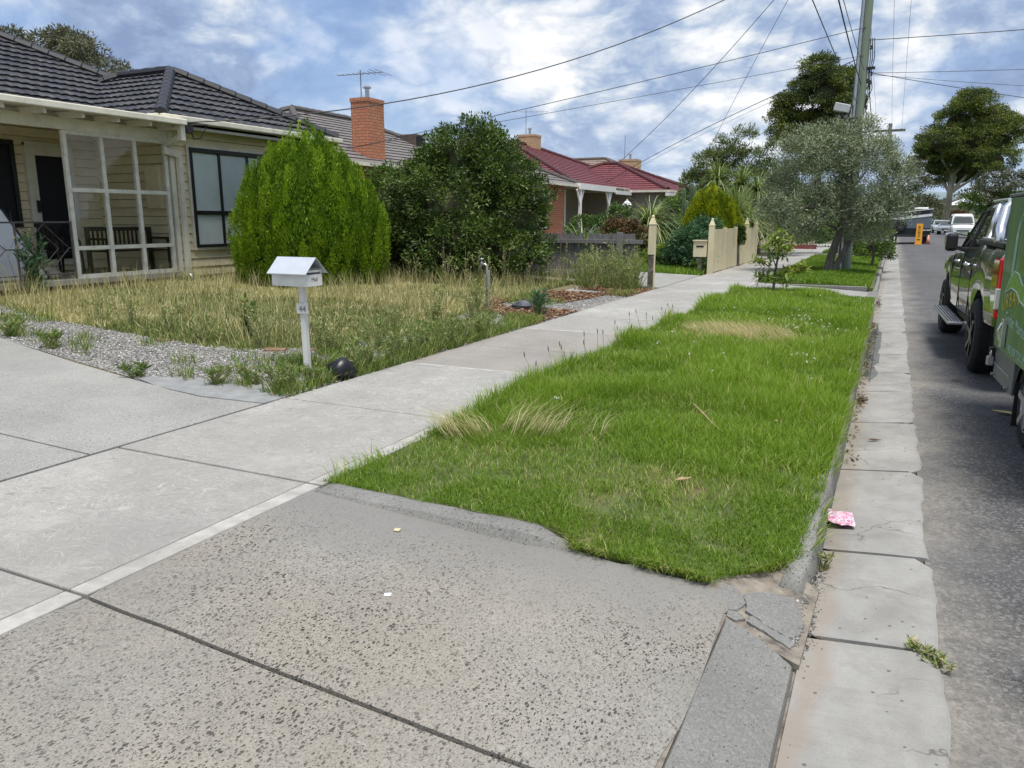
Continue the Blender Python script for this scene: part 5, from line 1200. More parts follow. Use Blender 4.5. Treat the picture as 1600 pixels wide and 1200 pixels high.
# tray: tonneau, rail cappings, tailgate, bumper
obj('tonneau_cover', MB().box(-.76, .76, -2.62, -1.06, 1.335, 1.375), M_blk, U, local=True, bevel=.015)
for s in (-1, 1): obj('tray_rail', MB().box(s * .83 - .045, s * .83 + .045, -2.66, -1.04, 1.325, 1.375), M_blk, U, local=True, bevel=.012)
obj('tailgate', MB().box(-.72, .72, -2.735, -2.69, .66, 1.32), M_ute, U, local=True, bevel=.02)
obj('bumper', MB().prism([(-2.86, .50), (-2.70, .46), (-2.62, .50), (-2.62, .68), (-2.84, .66)], -.86, .86, 'x'), M_blk, U, local=True, bevel=.03)
for s in (-1, 1):
    w0 = .862
    tl = obj('tail_light', MB().prism([(-2.735, .68), (-2.50, .72), (-2.36, .98), (-2.42, 1.235), (-2.735, 1.24)], s * .66, s * (w0 + .034), 'x'), M_redl, U, local=True, bevel=.02)
    obj('clear_lens', MB().prism([(-2.742, .77), (-2.53, .79), (-2.42, .96), (-2.742, .965)], s * .68, s * (w0 + .040), 'x'), M_clrl, tl, local=True, bevel=.01)
    # sports bar leg, broad polished hoop
    hoop = [(s * .84, -2.15, 1.36), (s * .82, -2.0, 1.50), (s * .77, -1.80, 1.68), (s * .69, -1.68, 1.755), (s * .45, -1.62, 1.78), (0, -1.62, 1.78)]
    sb = obj('sports_bar', MB().tube(hoop, .045, 12), M_chr, U, local=True, smooth=True)
    obj('stay', MB().tube([(s * .81, -1.16, 1.36), (s * .735, -1.16, 1.74)], .028, 10), M_chr, sb, local=True, smooth=True)
    obj('foot', MB().box(s * .80 - .055, s * .80 + .055, -2.0, -1.10, 1.37, 1.395), M_chr, sb, local=True, bevel=.008)
    # side step with ribs
    stp = MB().box(s * .99 - .085, s * .99 + .085, -.92, .98, .40, .435)
    sp_ = obj('side_step', stp, M_alu, U, local=True, bevel=.012); rbm = MB()
    for k in range(5): rbm.box(s * .99 - .07 + .033 * k - .004, s * .99 - .07 + .033 * k + .004, -.88, .94, .436, .443)
    obj('tread_rib', rbm, M_blk, sp_, local=True)
    # mirror: black shell with chrome back
    mr = obj('wing_mirror', MB().prism([(.93, 1.17), (1.06, 1.16), (1.10, 1.26), (1.06, 1.40), (.93, 1.40)], s * .87, s * 1.01, 'x'), M_blk, U, local=True, bevel=.035)
    obj('mirror_cover', MB().prism([(1.02, 1.22), (1.10, 1.24), (1.115, 1.30), (1.08, 1.405), (1.0, 1.41)], s * .89, s * 1.022, 'x'), M_chr, mr, local=True, bevel=.03); obj('mirror_arm', MB().beam((s * .80, .95, 1.20), (s * .93, 1.0, 1.22), .10, .05), M_blk, mr, local=True)
    # doors: shut lines as dark seams, chrome handles
    for y, zt, nm in ((.98, 1.15, 0), (-.02, 1.19, 1), (-.93, 1.21, 2)):
        sx = [(s * (fb(y, 1) + .0005), y + (.0 if z > .7 else .0), z) for z in np.linspace(.52, zt, 8)]
        obj('shut_line', MB().tube([(s * (fb(y, 1) - (.004 if z < 1.0 else .004 + .30 * (z - 1.0) ** 1.3)), q, z) for _, q, z in sx], .006, 4), M_blk, U, local=True)
    for y in (.10, -.80): obj('door_handle', MB().tube([(s * (fb(y, 1) + .0), y, 1.075), (s * (fb(y, 1) + .035), y + .03, 1.078), (s * (fb(y, 1) + .035), y + .17, 1.078), (s * (fb(y, 1) + .0), y + .2, 1.075)], .017, 8), M_chr, U, local=True, smooth=True)
    # liners and flaps
    for ya in (-1.61, 1.61):
        obj('arch_liner', MB().prism([(ya + .47 * math.cos(math.pi * k / 12), .385 + .47 * math.sin(math.pi * k / 12)) for k in range(13)], s * .55, s * .58, 'x'), M_blk, U, local=True)
        obj('mud_flap', MB().box(*sorted((s * .60, s * (.80 if ya < 0 else .90))), ya - .50, ya - .48, .22, .60), M_blk, U, local=True)
    wheel(U, s * .785, -1.61, .385, .27, s); wheel(U, s * .785, 1.61, .385, .27, s)
    obj('headlight', MB().prism([(2.10, .86), (2.47, .80), (2.45, .96), (2.15, 1.02)], s * .60, s * .862, 'x'), M_clrl, U, local=True, bevel=.02)
obj('chassis', MB().box(-.78, .78, -2.6, 2.4, .34, .56), M_blk, U, local=True)
obj('fuel_cap', MB().lathe((-.907, -1.28, 1.06), [(.001, -.004), (.075, -.004), (.075, .0), (.001, .001)], 20, 'x'), M_ute, U, local=True) if False else None
obj('tow_bar', MB().box(-.04, .04, -3.02, -2.7, .42, .50).lathe((0, -3.0, .50), [(.02, 0), (.02, .04), (.03, .07), (.001, .10)], 10), M_blk, U, local=True)

# ---- enclosed green mowing trailer behind the ute
def trailer_paint():
    m, t, b, o = new_mat('trailer_wrap'); tc = N(t, 'ShaderNodeTexCoord')
    f = noise_node(t, map_node(t, tc.outputs['Object'], sc=(1, 7, .35)), 1.3, 4, .55)
    c = ramp_node(t, f, [(.3, (.055, .155, .065)), (.5, (.085, .195, .065)), (.66, (.16, .235, .04)), (.8, (.065, .175, .07))]); LK(t, c, b.inputs['Base Color']); b.inputs['Roughness'].default_value = .42; b.inputs['Coat Weight'].default_value = .12; return m
M_tr = trailer_paint(); M_grey = pm('grey_steel', (.15, .16, .165), .45, .1, 6., .1, metal=.3)
TA = R(2.6)
T = thing('trailer', 'green enclosed mowing trailer with painted lawn lettering behind the dark ute', 'trailer', (1.60, 7.45, .01), TA)
bx = obj('box', MB().prism([(0.05, .56), (.12, 1.76), (-2.6, 1.76), (-2.6, .56)], -.755, .755, 'x'), M_tr, T, local=True, bevel=.012)
obj('roof', MB().box(-.77, .77, -2.6, .13, 1.762, 1.785), M_grey, T, local=True, bevel=.006)
sk = obj('skirt', MB().box(-.735, .735, -.76, .04, .30, .556), M_grey, T, local=True, bevel=.006)
obj('fold', MB().box(-.742, -.735, -.64, .03, .415, .428), M_alu, sk, local=True)
for y in (-.02, -.62): obj('bolt', MB().lathe((-.74, y, .33), [(.001, -.02), (.014, -.02), (.014, 0), (.001, .002)], 8, 'x'), M_alu, sk, local=True)
obj('chassis', MB().box(-.70, .70, -2.6, .0, .42, .55), M_blk, T, local=True)
obj('drawbar', MB().beam((-.5, 0, .46), (0, .50, .48), .07, .09).beam((.5, 0, .46), (0, .50, .48), .07, .09), M_grey, T, local=True)
for s in (-1, 1):
    wheel(T, s * .615, -1.13, .31, .17, s, spokes=5, rim=M_alu)
    g_ = MB(); a0 = [math.pi * k / 14 for k in range(15)]
    for a in a0: g_.v += [(s * .46, -1.13 + .375 * math.cos(a), .30 + .375 * math.sin(a)), (s * .72, -1.13 + .375 * math.cos(a), .30 + .375 * math.sin(a)), (s * .72, -1.13 + .355 * math.cos(a), .27 + .355 * math.sin(a))]
    for i in range(14): g_.f += [(i * 3, i * 3 + 1, i * 3 + 4, i * 3 + 3), (i * 3 + 1, i * 3 + 2, i * 3 + 5, i * 3 + 4)]
    obj('mudguard', g_, M_blk, T, local=True, smooth=True); obj('mud_flap', MB().box(*sorted((s * .50, s * .715)), -.80, -.785, .08, .42), M_blk, T, local=True)
obj('latch', MB().box(-.790, -.757, -.43, -.37, .61, .83).tube([(-.795, -.40, .66), (-.81, -.40, .74), (-.79, -.40, .80)], .012, 6), M_chr, T, local=True, bevel=.004)
# graphics on the kerb side: reading from the front of the trailer backwards
M_lime = pm('lime_print', (.17, .36, .05), .4, .2, 10., 0); M_yel = pm('yellow_print', (.55, .47, .08), .4, .15, 20., 0); M_pale = pm('pale_print', (.42, .58, .46), .4, .1, 10., 0)
def side_M(y, z, rot=0.):   # text x axis runs towards the rear (-Y), up is Z, faces -X
    return Matrix(((0, 0, -1, -.7575), (-1, 0, 0, y), (0, 1, 0, z), (0, 0, 0, 1))) @ Matrix.Rotation(rot, 4, 'Z')
lawn = [(-.18, 1.02), (-.30, 1.13), (-.46, 1.20), (-.62, 1.19), (-.80, 1.12), (-1.0, 1.15), (-1.25, 1.2), (-1.25, 1.05), (-1.0, .98), (-.8, 1.0), (-.6, 1.06), (-.4, 1.07)]
gr = obj('lawn_graphic', MB().add([(-.7582, y, z) for y, z in lawn], [tuple(range(len(lawn)))]), M_lime, T, local=True)
obj('outline', MB().tube([(-.7582, y, z) for y, z in lawn + lawn[:1]], .006, 4), M_pale, gr, local=True)
obj('sprinkler_graphic', MB().tube([(-.7582, -.34, 1.16), (-.7582, -.36, 1.47), (-.7582, -.42, 1.58), (-.7582, -.52, 1.64), (-.7582, -.64, 1.60)], .006, 4).tube([(-.7582, -.39, 1.16), (-.7582, -.40, 1.46), (-.7582, -.46, 1.56), (-.7582, -.54, 1.60)], .005, 4).tube([(-.7582, -.35, 1.455), (-.7582, -.38, 1.43), (-.7582, -.41, 1.455), (-.7582, -.38, 1.48), (-.7582, -.35, 1.455)], .006, 4), M_pale, T, local=True)
gt = MB()
for k in range(9): y = -.56 - .03 * k; gt.add([(-.7584, y, 1.18), (-.7584, y - .025, 1.18), (-.7584, y - .012 + .02 * math.sin(k * 2.), 1.36 + .05 * math.sin(k * 1.7))], [(0, 1, 2)])
obj('blade_graphic', gt, M_lime, T, local=True)
arc = "URBAN MOWING"
for k, chh in enumerate(arc):
    if chh == ' ': continue
    tt = k / (len(arc) - 1); y = -.20 - 1.35 * tt; z = .86 + .13 * math.sin(math.pi * (tt * .92 + .04)) - .04 * tt
    letters('lettering', chh, .17, M_yel, T, side_M(y, z, .45 - .9 * tt), .001)
letters('lettering', 'Garden Maintenance', .125, M_pale, T, side_M(-.83, .775, R(-3)), .001)
letters('lettering', 'NO JOB TOO SMALL', .085, M_pale, T, side_M(-.95, .60), .001)
# padlock hanging at the front lower corner
pk = thing('padlock', 'silver padlock hanging from the lower front corner of the green trailer', 'padlock', (.835, 7.47, .40), TA)
obj('body', MB().box(-.028, .022, -.035, .035, 0, .075), M_alu, pk, local=True, bevel=.008)
obj('shackle', MB().tube([(-.003, -.024, .07), (-.003, -.024, .115), (-.003, -.012, .135), (-.003, .012, .135), (-.003, .024, .115), (-.003, .024, .07)], .006, 8), M_chr, pk, local=True, smooth=True)
obj('hasp', MB().box(-.012, .06, -.02, .045, .12, .150), M_blk, pk, local=True)

# ---- parked cars far down the street
def far_car(label, x, y, rz, paint, kind='sedan', group=None):
    hgt = {'sedan': (1.0, 1.45), 'van': (1.15, 2.0)}[kind]
    c = thing('parked_' + ('van' if kind == 'van' else 'car'), label, 'van' if kind == 'van' else 'car', (x, y, .03), rz, group)
    if kind == 'sedan':
        st_ = [(-2.3, .70, .42, .88), (-2.15, .82, .36, .98), (-1.2, .88, .30, 1.0), (0, .89, .28, .98), (1.1, .88, .30, .94), (1.9, .84, .34, .82), (2.2, .74, .38, .70)]; ar = [(-1.35, .36, .31), (1.35, .36, .31)]
        bd, _ = car_body(c, st_, ar, paint); g_, sd = greenhouse(c, (-1.7, 1.15, .96), (-1.0, .25, 1.38), .78, .60, 1.45, paint); ww = [(.95, -.1, .0)]; zb, zt, yr, yf = 1.0, 1.34, -1.25, .75
    else:
        st_ = [(-2.2, .78, .45, 1.12), (-2.1, .86, .38, 1.15), (0, .88, .36, 1.15), (1.6, .87, .38, 1.12), (2.15, .80, .42, 1.0), (2.3, .70, .5, .85)]; ar = [(-1.4, .37, .33), (1.5, .37, .33)]
        bd, _ = car_body(c, st_, ar, paint); g_, sd = greenhouse(c, (-2.15, 1.75, 1.12), (-2.0, 1.0, 1.85), .85, .74, 2.0, paint); zb, zt, yr, yf = 1.25, 1.72, -.2, 1.35
    edge_split(bd, 40)
    for s in (-1, 1):
        p_ = [(yr, zb), (yf, zb), (yf - .42, zt), (yr + .25, zt)]
        mb = MB(); mb.v = [sd(a, z, s, .012) for a, z in p_]; mb.f = [(0, 1, 2, 3)]; obj('side_window', mb, M_carglass, g_, local=True)
        obj('headlight', MB().box(s * .62 - .14, s * .62 + .14, 2.0 if kind == 'sedan' else 2.17, 2.18 if kind == 'sedan' else 2.28, .62, .76), M_clrl, c, local=True, bevel=.02)
        obj('wing_mirror', MB().box(s * .97 - .09, s * .97 + .09, .72 if kind == 'sedan' else 1.5, .82 if kind == 'sedan' else 1.6, hgt[0], hgt[0] + .16), M_blk, c, local=True, bevel=.02)
        for ya in (ar[0][0], ar[1][0]): wheel(c, s * .76, ya, .31, .19, s, spokes=5, rim=M_alu)
    if kind == 'sedan': q = [(-.56, .42, 1.36), (.56, .42, 1.36), (.70, 1.16, .99), (-.70, 1.16, .99)]
    else: q = [(-.64, 1.18, 1.78), (.64, 1.18, 1.78), (.76, 1.80, 1.2), (-.76, 1.80, 1.2)]
    obj('windscreen', MB().add([(x_, y_ + .03, z_ + .02) for x_, y_, z_ in q], [(0, 1, 2, 3)]), M_carglass, c, local=True)
    obj('grille', MB().box(-.4, .4, 2.16, 2.22, .48, .60) if kind == 'sedan' else MB().box(-.45, .45, 2.24, 2.31, .55, .66), M_blk, c, local=True)
    obj('number_plate', MB().box(-.18, .18, 2.22, 2.235, .40, .49), M_white, c, local=True); return c
P_silver = car_paint('silver_paint', (.42, .44, .46), .5, .3); P_white = car_paint('white_car_paint', (.72, .73, .73), 0., .3); P_blue = car_paint('pale_blue_paint', (.50, .56, .60), .3, .3)
far_car('silver sedan parked nose to the camera in front of the big pale gum trunk', 5.05, 92, R(180 - 6), P_silver)
far_car('pale blue car half hidden at the left of the silver sedan', 4.7, 101, R(180 + 4), P_blue)
far_car('white van parked nose to the camera just left of the ute roof', 5.2, 77, R(180), P_white, 'van')
far_car('white car glimpsed beside the corner of the grey caravan', 2.9, 118, R(0), P_white)
# ---- grey caravan and orange sign
M_cv = pm('caravan_grey', (.115, .14, .165), .45, .06, 3., .05); M_cvd = pm('caravan_dark', (.014, .016, .02), .4, .1); M_cvw = pm('caravan_pale', (.70, .72, .72), .45, .05, stain=(.4, .4, .4), stain_amt=.2)
cvn = thing('caravan', 'grey camper caravan with a spare wheel on its back parked beyond the olive tree', 'caravan', (.98, 57.6, .02), R(2))
def slant(x): return .12 * x
obj('body', MB().prism([(-1.12, .98), (-1.12, 1.62 + slant(-1.12)), (1.12, 1.62 + slant(1.12)), (1.12, .98)], -1.3, 3.1, 'y'), M_cv, cvn, local=True, bevel=.02)
obj('upper_band', MB().prism([(-1.13, 1.62 + slant(-1.12)), (-1.13, 1.77 + slant(-1.12)), (1.13, 1.77 + slant(1.12)), (1.13, 1.62 + slant(1.12))], -1.32, 3.1, 'y'), M_cvw, cvn, local=True)
obj('pop_top', MB().prism([(-1.12, 1.77 + slant(-1.12)), (-1.12, 2.04 + slant(-1.12)), (1.12, 2.04 + slant(1.12)), (1.12, 1.77 + slant(1.12))], -1.3, 3.1, 'y'), pm('caravan_slate', (.06, .07, .085), .5), cvn, local=True)
obj('rear_window', MB().prism([(-.30, 1.84 + slant(-.3)), (-.30, 1.98 + slant(-.3)), (.95, 1.98 + slant(.95)), (.95, 1.84 + slant(.95))], -1.325, -1.28, 'y'), M_cvd, cvn, local=True)
Mc = Matrix.Translation((-.72, -1.315, 1.74)) @ Matrix.Rotation(R(90), 4, 'X') @ Matrix.Rotation(R(7), 4, 'Z')
letters('lettering', 'URRAY', .19, M_cvw, cvn, Mc, .002)
obj('roof', MB().prism([(-1.17, 2.04 + slant(-1.17)), (-1.17, 2.09 + slant(-1.17)), (1.17, 2.09 + slant(1.17)), (1.17, 2.04 + slant(1.17))], -1.34, 3.1, 'y'), M_cvw, cvn, local=True); obj('roof_hatch', MB().box(.15, .9, -.9, 0, 2.20, 2.30), M_white, cvn, local=True, bevel=.03)
obj('lower_panel', MB().box(-1.11, 1.11, -1.32, 3.0, .58, .98), M_cvd, cvn, local=True)
sw = obj('spare_wheel', MB().lathe((-.62, -1.42, 1.14), [(.16, -.1), (.33, -.1), (.37, -.05), (.37, .06), (.33, .1), (.16, .1)], 24, 'y', cap=False), M_rub, cvn, local=True); obj('rim', MB().lathe((-.62, -1.42, 1.14), [(.001, -.06), (.17, -.08), (.17, .08), (.001, .08)], 18, 'y'), pm('dark_rim', (.05, .05, .05), .4), sw, local=True)
obj('bumper', MB().box(-1.05, 1.05, -1.55, -1.40, .46, .58), M_blk, cvn, local=True, bevel=.02)
for x_ in (.72, 1.0, -1.0): obj('tail_light', MB().box(x_ - .12, x_ + .12, -1.36, -1.322, .84, .92), M_clrl if x_ > 0 else M_redl, cvn, local=True)
for s in (-1, 1): wheel(cvn, s * .98, .9, .36, .24, s, spokes=6); obj('stabiliser', MB().box(s * .8 - .05, s * .8 + .05, -1.2, -1.1, .0, .58), M_blk, cvn, local=True)
sg = thing('warning_sign', 'narrow orange yellow upright sign with dark lettering standing on the road before the caravan', 'sign', (1.50, 55.6, .02))
M_or = pm('orange_sign', (.72, .33, .02), .5, .06, 5.)
obj('panel', MB().obox((0, 0, .66), (.36, .03, 1.24), (R(-5), 0, 0)), M_or, sg, local=True, bevel=.01); obj('strut', MB().obox((0, .16, .62), (.30, .03, 1.2), (R(10), 0, 0)), M_or, sg, local=True)
obj('foot', MB().box(-.22, .22, -.12, .3, .0, .05), M_or, sg, local=True)
for k, chh in enumerate('BUMP'):
    Mk = Matrix.Translation((0, -.024 - .085 * (.4 - .0) + .087 * (.95 - .18 * k - .66) * 1. + .03, 1.02 - .19 * k)) @ Matrix.Rotation(R(90 - 5), 4, 'X')
    letters('lettering', chh, .20, M_blk, sg, Mk, .004)
obj('arrow', MB().obox((0, -.05, .30), (.18, .012, .05), (R(-5), 0, 0)), M_blk, sg, local=True)
cone = thing('traffic_cone', 'small pale orange cone beside the caravan wheel', 'cone', (2.05, 55.9, .02))
obj('cone', MB().lathe((0, 0, .03), [(.14, 0), (.03, .55)], 14), pm('faded_orange', (.75, .30, .20), .6), cone, local=True, smooth=True); obj('base', MB().box(-.17, .17, -.17, .17, 0, .03), M_blk, cone, local=True)
# ------------------------------------------------------------------ TREES AND PLANTS
M_bark = pm('grey_bark', (.13, .115, .10), .95, .35, 7., .7, 30., stretch=(2, 2, .4), bdist=.02)
M_barkp = pm('pale_gum_bark', (.50, .44, .36), .85, .2, 3., .5, 20., stain=(.20, .15, .11), stain_amt=.6, stain_scale=1., stretch=(1, 1, .3), bdist=.02)
def rand_dirs(n):
    d = rng.normal(size=(n, 3)); return unit(d)
def crown_np(lobes, clumps, per, clump_r, L, Wd, shell=(.68, 1.0), out=.7, up=.2, droop=0., flat=.75, jit=.8, tint=(.15, .75), low_cut=None, dry=0.):
    lobes = np.array(lobes, float); vol = lobes[:, 3] ** 2; pick = rng.choice(len(lobes), clumps, p=vol / vol.sum())
    d = rand_dirs(clumps); d[:, 2] = np.where(d[:, 2] < -.55, -d[:, 2] * .6, d[:, 2]); d = unit(d)
    rad = rng.uniform(shell[0], shell[1], clumps)[:, None]; lb = lobes[pick]; ext = np.stack([lb[:, 3], lb[:, 3], lb[:, 4]], 1)
    cc = lb[:, :3] + d * ext * rad
    # drop clumps sunk deep in a neighbouring lobe
    q = np.ones(clumps, bool)
    for l in lobes: q &= (((cc - l[:3]) / np.array([l[3], l[3], l[4]])) ** 2).sum(1) > .42
    cc, d = cc[q], d[q]; n = len(cc)
    ct = rng.uniform(tint[0], tint[1], n); cs = rng.uniform(.7, 1.25, n)
    idx = np.repeat(np.arange(n), per); N_ = len(idx)
    off = rand_dirs(N_) * (rng.uniform(0, 1, N_) ** .45)[:, None] * (cs[idx] * clump_r)[:, None] * np.array([1, 1, flat])
    P = cc[idx] + off; o = unit(off + d[idx] * clump_r * .6)
    D = o * out + rng.normal(size=(N_, 3)) * jit * .6 + np.array([0, 0, up - droop])
    Nn = unit(o * .7 + np.array([0, 0, .6]) + rng.normal(size=(N_, 3)) * .5)
    tn = ct[idx] + rng.uniform(-.18, .18, N_)
    if dry: tn = np.where(rng.uniform(size=N_) < dry, 1., np.minimum(tn, .74))
    s = rng.uniform(.65, 1.25, N_)
    return P, D, Nn, L * s, Wd * s, tn
def crown(name, m, parent, *a, **k):
    P, D, Nn, L, Wd, tn = crown_np(*a, **k)
    return finish(name, leaves_mesh(name, P, D, Nn, L, Wd, tn), m, parent)
def limbs(base, top, lobes, r0, n=9, wob=.25, twigs=0):
    """tapered trunk with limbs curving into the crown's lobes"""
    mb = MB(); base, top = Vector(base), Vector(top); k = 7; pts, rr = [], []
    for i in range(k + 1):
        t = i / k; p = base.lerp(top, t); p += Vector((math.sin(t * 5 + base.x) * wob * .3, math.cos(t * 4 + base.y) * wob * .3, 0)) * t; pts.append(p); rr.append(r0 * (1 - .55 * t) * (1.25 if i == 0 else 1))
    mb.tube(pts, rr, 10); lobes = list(lobes); random.shuffle(lobes)
    for l in lobes[:n]:
        st_ = pts[random.randint(k // 2, k)]; e = Vector((l[0], l[1], l[2])); md = st_.lerp(e, .5) + Vector((random.uniform(-1, 1), random.uniform(-1, 1), random.uniform(-.6, .2))) * wob * .8
        q = [st_, st_.lerp(md, .5) + Vector((0, 0, .05)), md, md.lerp(e, .55), e]; mb.tube(q, [r0 * .42, r0 * .34, r0 * .26, r0 * .17, r0 * .06], 7)
        for _ in range(twigs):
            f = random.uniform(.3, 1); s = md.lerp(e, f); t_ = s + Vector((random.uniform(-1, 1), random.uniform(-1, 1), random.uniform(-.3, 1))) * l[3] * .8; mb.tube([s, s.lerp(t_, .5) + Vector((0, 0, .03)), t_], [r0 * .12, r0 * .08, r0 * .03], 5)
    return mb
def scale_lobes(lobes, s, c=(0, 0, 1.6)): return [(c[0] + (x - c[0]) * s, c[1] + (y - c[1]) * s, c[2] + (z - c[2]) * s, r * s, h * s) for x, y, z, r, h in lobes]
def z_base(o): return o

LM_con = leaf_mat('conifer_green', (.040, .115, .008), (.37, .535, .030), None, .55, .25)
LM_cony = leaf_mat('golden_conifer', (.09, .16, .008), (.52, .56, .018), None, .5, .25)
LM_dark = leaf_mat('dark_glossy_leaf', (.022, .048, .012), (.125, .195, .034), (.24, .20, .06), .42, .25, .4)
LM_olive = leaf_mat('olive_leaf', (.085, .12, .055), (.36, .41, .26), (.20, .16, .09), .5, .2, .5)
LM_gum = leaf_mat('gum_leaf', (.028, .055, .014), (.235, .275, .055), None, .5, .2)
LM_gumg = leaf_mat('grey_gum_leaf', (.075, .085, .05), (.19, .19, .12), None, .6, .2)
LM_mid = leaf_mat('mid_green_leaf', (.05, .10, .024), (.17, .26, .055), (.25, .22, .06), .45, .3)
LM_bamb = leaf_mat('bamboo_leaf', (.085, .125, .04), (.24, .28, .10), None, .5, .3)
LM_blue = leaf_mat('blue_green_leaf', (.045, .115, .06), (.125, .23, .11), None, .45, .25)
LM_yuc = leaf_mat('strap_leaf', (.09, .16, .04), (.32, .38, .15), (.35, .30, .14), .4, .25)
LM_brown = leaf_mat('brown_flower_head', (.07, .055, .02), (.20, .11, .06), None, .8, .2)
LM_sap = leaf_mat('sapling_leaf', (.09, .17, .025), (.30, .38, .06), (.32, .28, .06), .4, .35)

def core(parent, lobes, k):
    """solid dark ellipsoids added inside a crown to block light and sight"""
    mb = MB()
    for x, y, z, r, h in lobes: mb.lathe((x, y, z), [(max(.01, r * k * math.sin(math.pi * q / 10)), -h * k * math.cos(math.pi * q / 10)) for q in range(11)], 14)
    return obj('solid_core', mb, pm('core_fill', (.045, .05, .022), .95, .4, 9., .5, 20.), parent)
# ---- clipped conifers: hundreds of upright plumes over a round cone
def conifer(name, label, cx_, cy_, z0, prof, m, n_pl, per, pl_len, pl_r, lf, up=1.0, group=None):
    t_ = thing(name, label, 'conifer', (cx_, cy_, z0), 0, group)
    Z = np.array([p[0] for p in prof]); Rr = np.array([p[1] for p in prof])
    a = rng.uniform(0, 2 * np.pi, n_pl * 3); z = rng.uniform(Z[0], Z[-1], n_pl * 3); r = np.interp(z, Z, Rr)
    keep = rng.uniform(0, Rr.max(), n_pl * 3) < r + .12; a, z, r = a[keep][:n_pl], z[keep][:n_pl], r[keep][:n_pl]; n = len(a)
    rr = r * (1 + .10 * (vnoise(a * 2.2 + 9, z * 1.6, 4, 1.) - .5)) * np.where(rng.uniform(size=n) < .36, rng.uniform(.82, .90, n), rng.uniform(.97, 1.06, n))
    C_ = np.stack([cx_ + np.cos(a) * rr, cy_ + np.sin(a) * rr, z], 1)
    outd = np.stack([np.cos(a), np.sin(a), np.zeros(n)], 1)
    dz = np.gradient(Rr, Z); sl = -np.interp(z, Z, dz)
    axis = unit(outd * .16 + np.array([0, 0, 1.0]) - outd * np.clip(sl, 0, 3)[:, None] * .62 + rng.normal(size=(n, 3)) * .07)
    idx = np.repeat(np.arange(n), per); N_ = len(idx); s = rng.uniform(0, 1, N_) ** .85; w = np.sin(np.pi * np.clip(s, 0, 1) ** .62) ** .8
    sz = rng.uniform(.6, 1.35, n)
    rad = rand_dirs(N_) * (rng.uniform(.45, 1, N_) * w * pl_r * sz[idx])[:, None]
    P = C_[idx] + axis[idx] * ((s - .5) * pl_len * sz[idx])[:, None] + rad
    o = unit(rad + outd[idx] * pl_r * .5)
    D = axis[idx] * up + o * .7 + rng.normal(size=(N_, 3)) * .25
    tn = rng.uniform(.15, .85, n)[idx] + rng.uniform(-.2, .2, N_)
    cr = finish('crown', leaves_mesh('crown', P, D, o + rng.normal(size=(N_, 3)) * .3, lf[0] * rng.uniform(.6, 1.3, N_), lf[1] * rng.uniform(.7, 1.2, N_), tn), m, t_)
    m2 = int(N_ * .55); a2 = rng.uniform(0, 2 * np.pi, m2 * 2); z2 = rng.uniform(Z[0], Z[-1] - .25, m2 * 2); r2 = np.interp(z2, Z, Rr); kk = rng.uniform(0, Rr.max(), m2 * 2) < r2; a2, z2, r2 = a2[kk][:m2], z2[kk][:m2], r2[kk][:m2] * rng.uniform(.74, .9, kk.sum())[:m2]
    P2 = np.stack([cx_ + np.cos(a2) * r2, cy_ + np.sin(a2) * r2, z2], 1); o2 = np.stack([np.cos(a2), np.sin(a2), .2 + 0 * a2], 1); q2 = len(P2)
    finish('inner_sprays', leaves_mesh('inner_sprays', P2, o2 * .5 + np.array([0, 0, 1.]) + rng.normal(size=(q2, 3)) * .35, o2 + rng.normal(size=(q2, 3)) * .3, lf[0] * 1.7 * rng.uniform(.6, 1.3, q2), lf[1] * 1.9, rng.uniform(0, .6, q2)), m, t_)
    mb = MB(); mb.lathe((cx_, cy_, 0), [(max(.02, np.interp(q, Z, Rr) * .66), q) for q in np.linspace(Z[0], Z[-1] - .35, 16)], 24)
    co = obj('solid_core', mb, pm('conifer_inner', (.05, .075, .015), .95, .4, 9., .5, 20.), t_)  # solid core added behind the plumes to block light
    obj('trunk', MB().tube([(cx_, cy_, z0 - .1), (cx_, cy_, z0 + 1.)], [.12, .09], 8), M_bark, t_); return t_
conifer('conifer', 'tall bright green egg shaped conifer in front of the house window', -10.45, 12.3, .33, [(.33, 1.26), (.6, 1.37), (1.0, 1.43), (1.4, 1.42), (1.9, 1.28), (2.35, 1.05), (2.65, .80), (2.9, .56), (3.1, .36), (3.24, .16)], LM_con, 640, 190, .58, .105, (.052, .018))
conifer('conifer', 'smaller yellow green domed conifer rising behind the cream boarded fence', -5.42, 26.2, .16, [(.16, .84), (.7, .98), (1.3, .97), (1.8, .80), (2.2, .60), (2.45, .36), (2.58, .10)], LM_cony, 260, 130, .46, .10, (.06, .021))

# ---- dark round shrub
sh = thing('round_shrub', 'big dark round glossy leaved shrub between the bright conifer and the grey fence', 'shrub', (-8.55, 15.3, .25))
lob = [(-8.55, 15.3, 1.75, 1.75, 1.45), (-8.45, 15.3, 2.75, 1.05, .95), (-9.6, 15.0, 1.4, 1.15, 1.1), (-7.55, 15.4, 1.5, 1.02, 1.2), (-8.3, 14.6, 1.0, 1.3, .8), (-9.9, 15.2, .85, 1.0, .7), (-7.45, 14.9, .85, .92, .75), (-9.0, 15.3, 2.3, 1.05, .95), (-7.9, 15.3, 2.4, .95, .85), (-7.0, 15.5, 2.05, .45, .45)]
crown('crown', LM_dark, sh, lob, 950, 100, .22, .078, .031, shell=(.82, 1.02), out=.8, up=.15, flat=.7, tint=(.1, .74), dry=.006)
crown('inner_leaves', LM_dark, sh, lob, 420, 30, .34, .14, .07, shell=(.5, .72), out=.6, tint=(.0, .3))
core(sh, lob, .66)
obj('trunk', limbs((-8.55, 15.3, .1), (-8.5, 15.3, 1.7), lob, .11, 9, .3), M_bark, sh)
ss = thing('small_shrub', 'dull bushy shrub squeezed between the bright conifer and the dark round shrub', 'shrub', (-10.9, 16., .3))
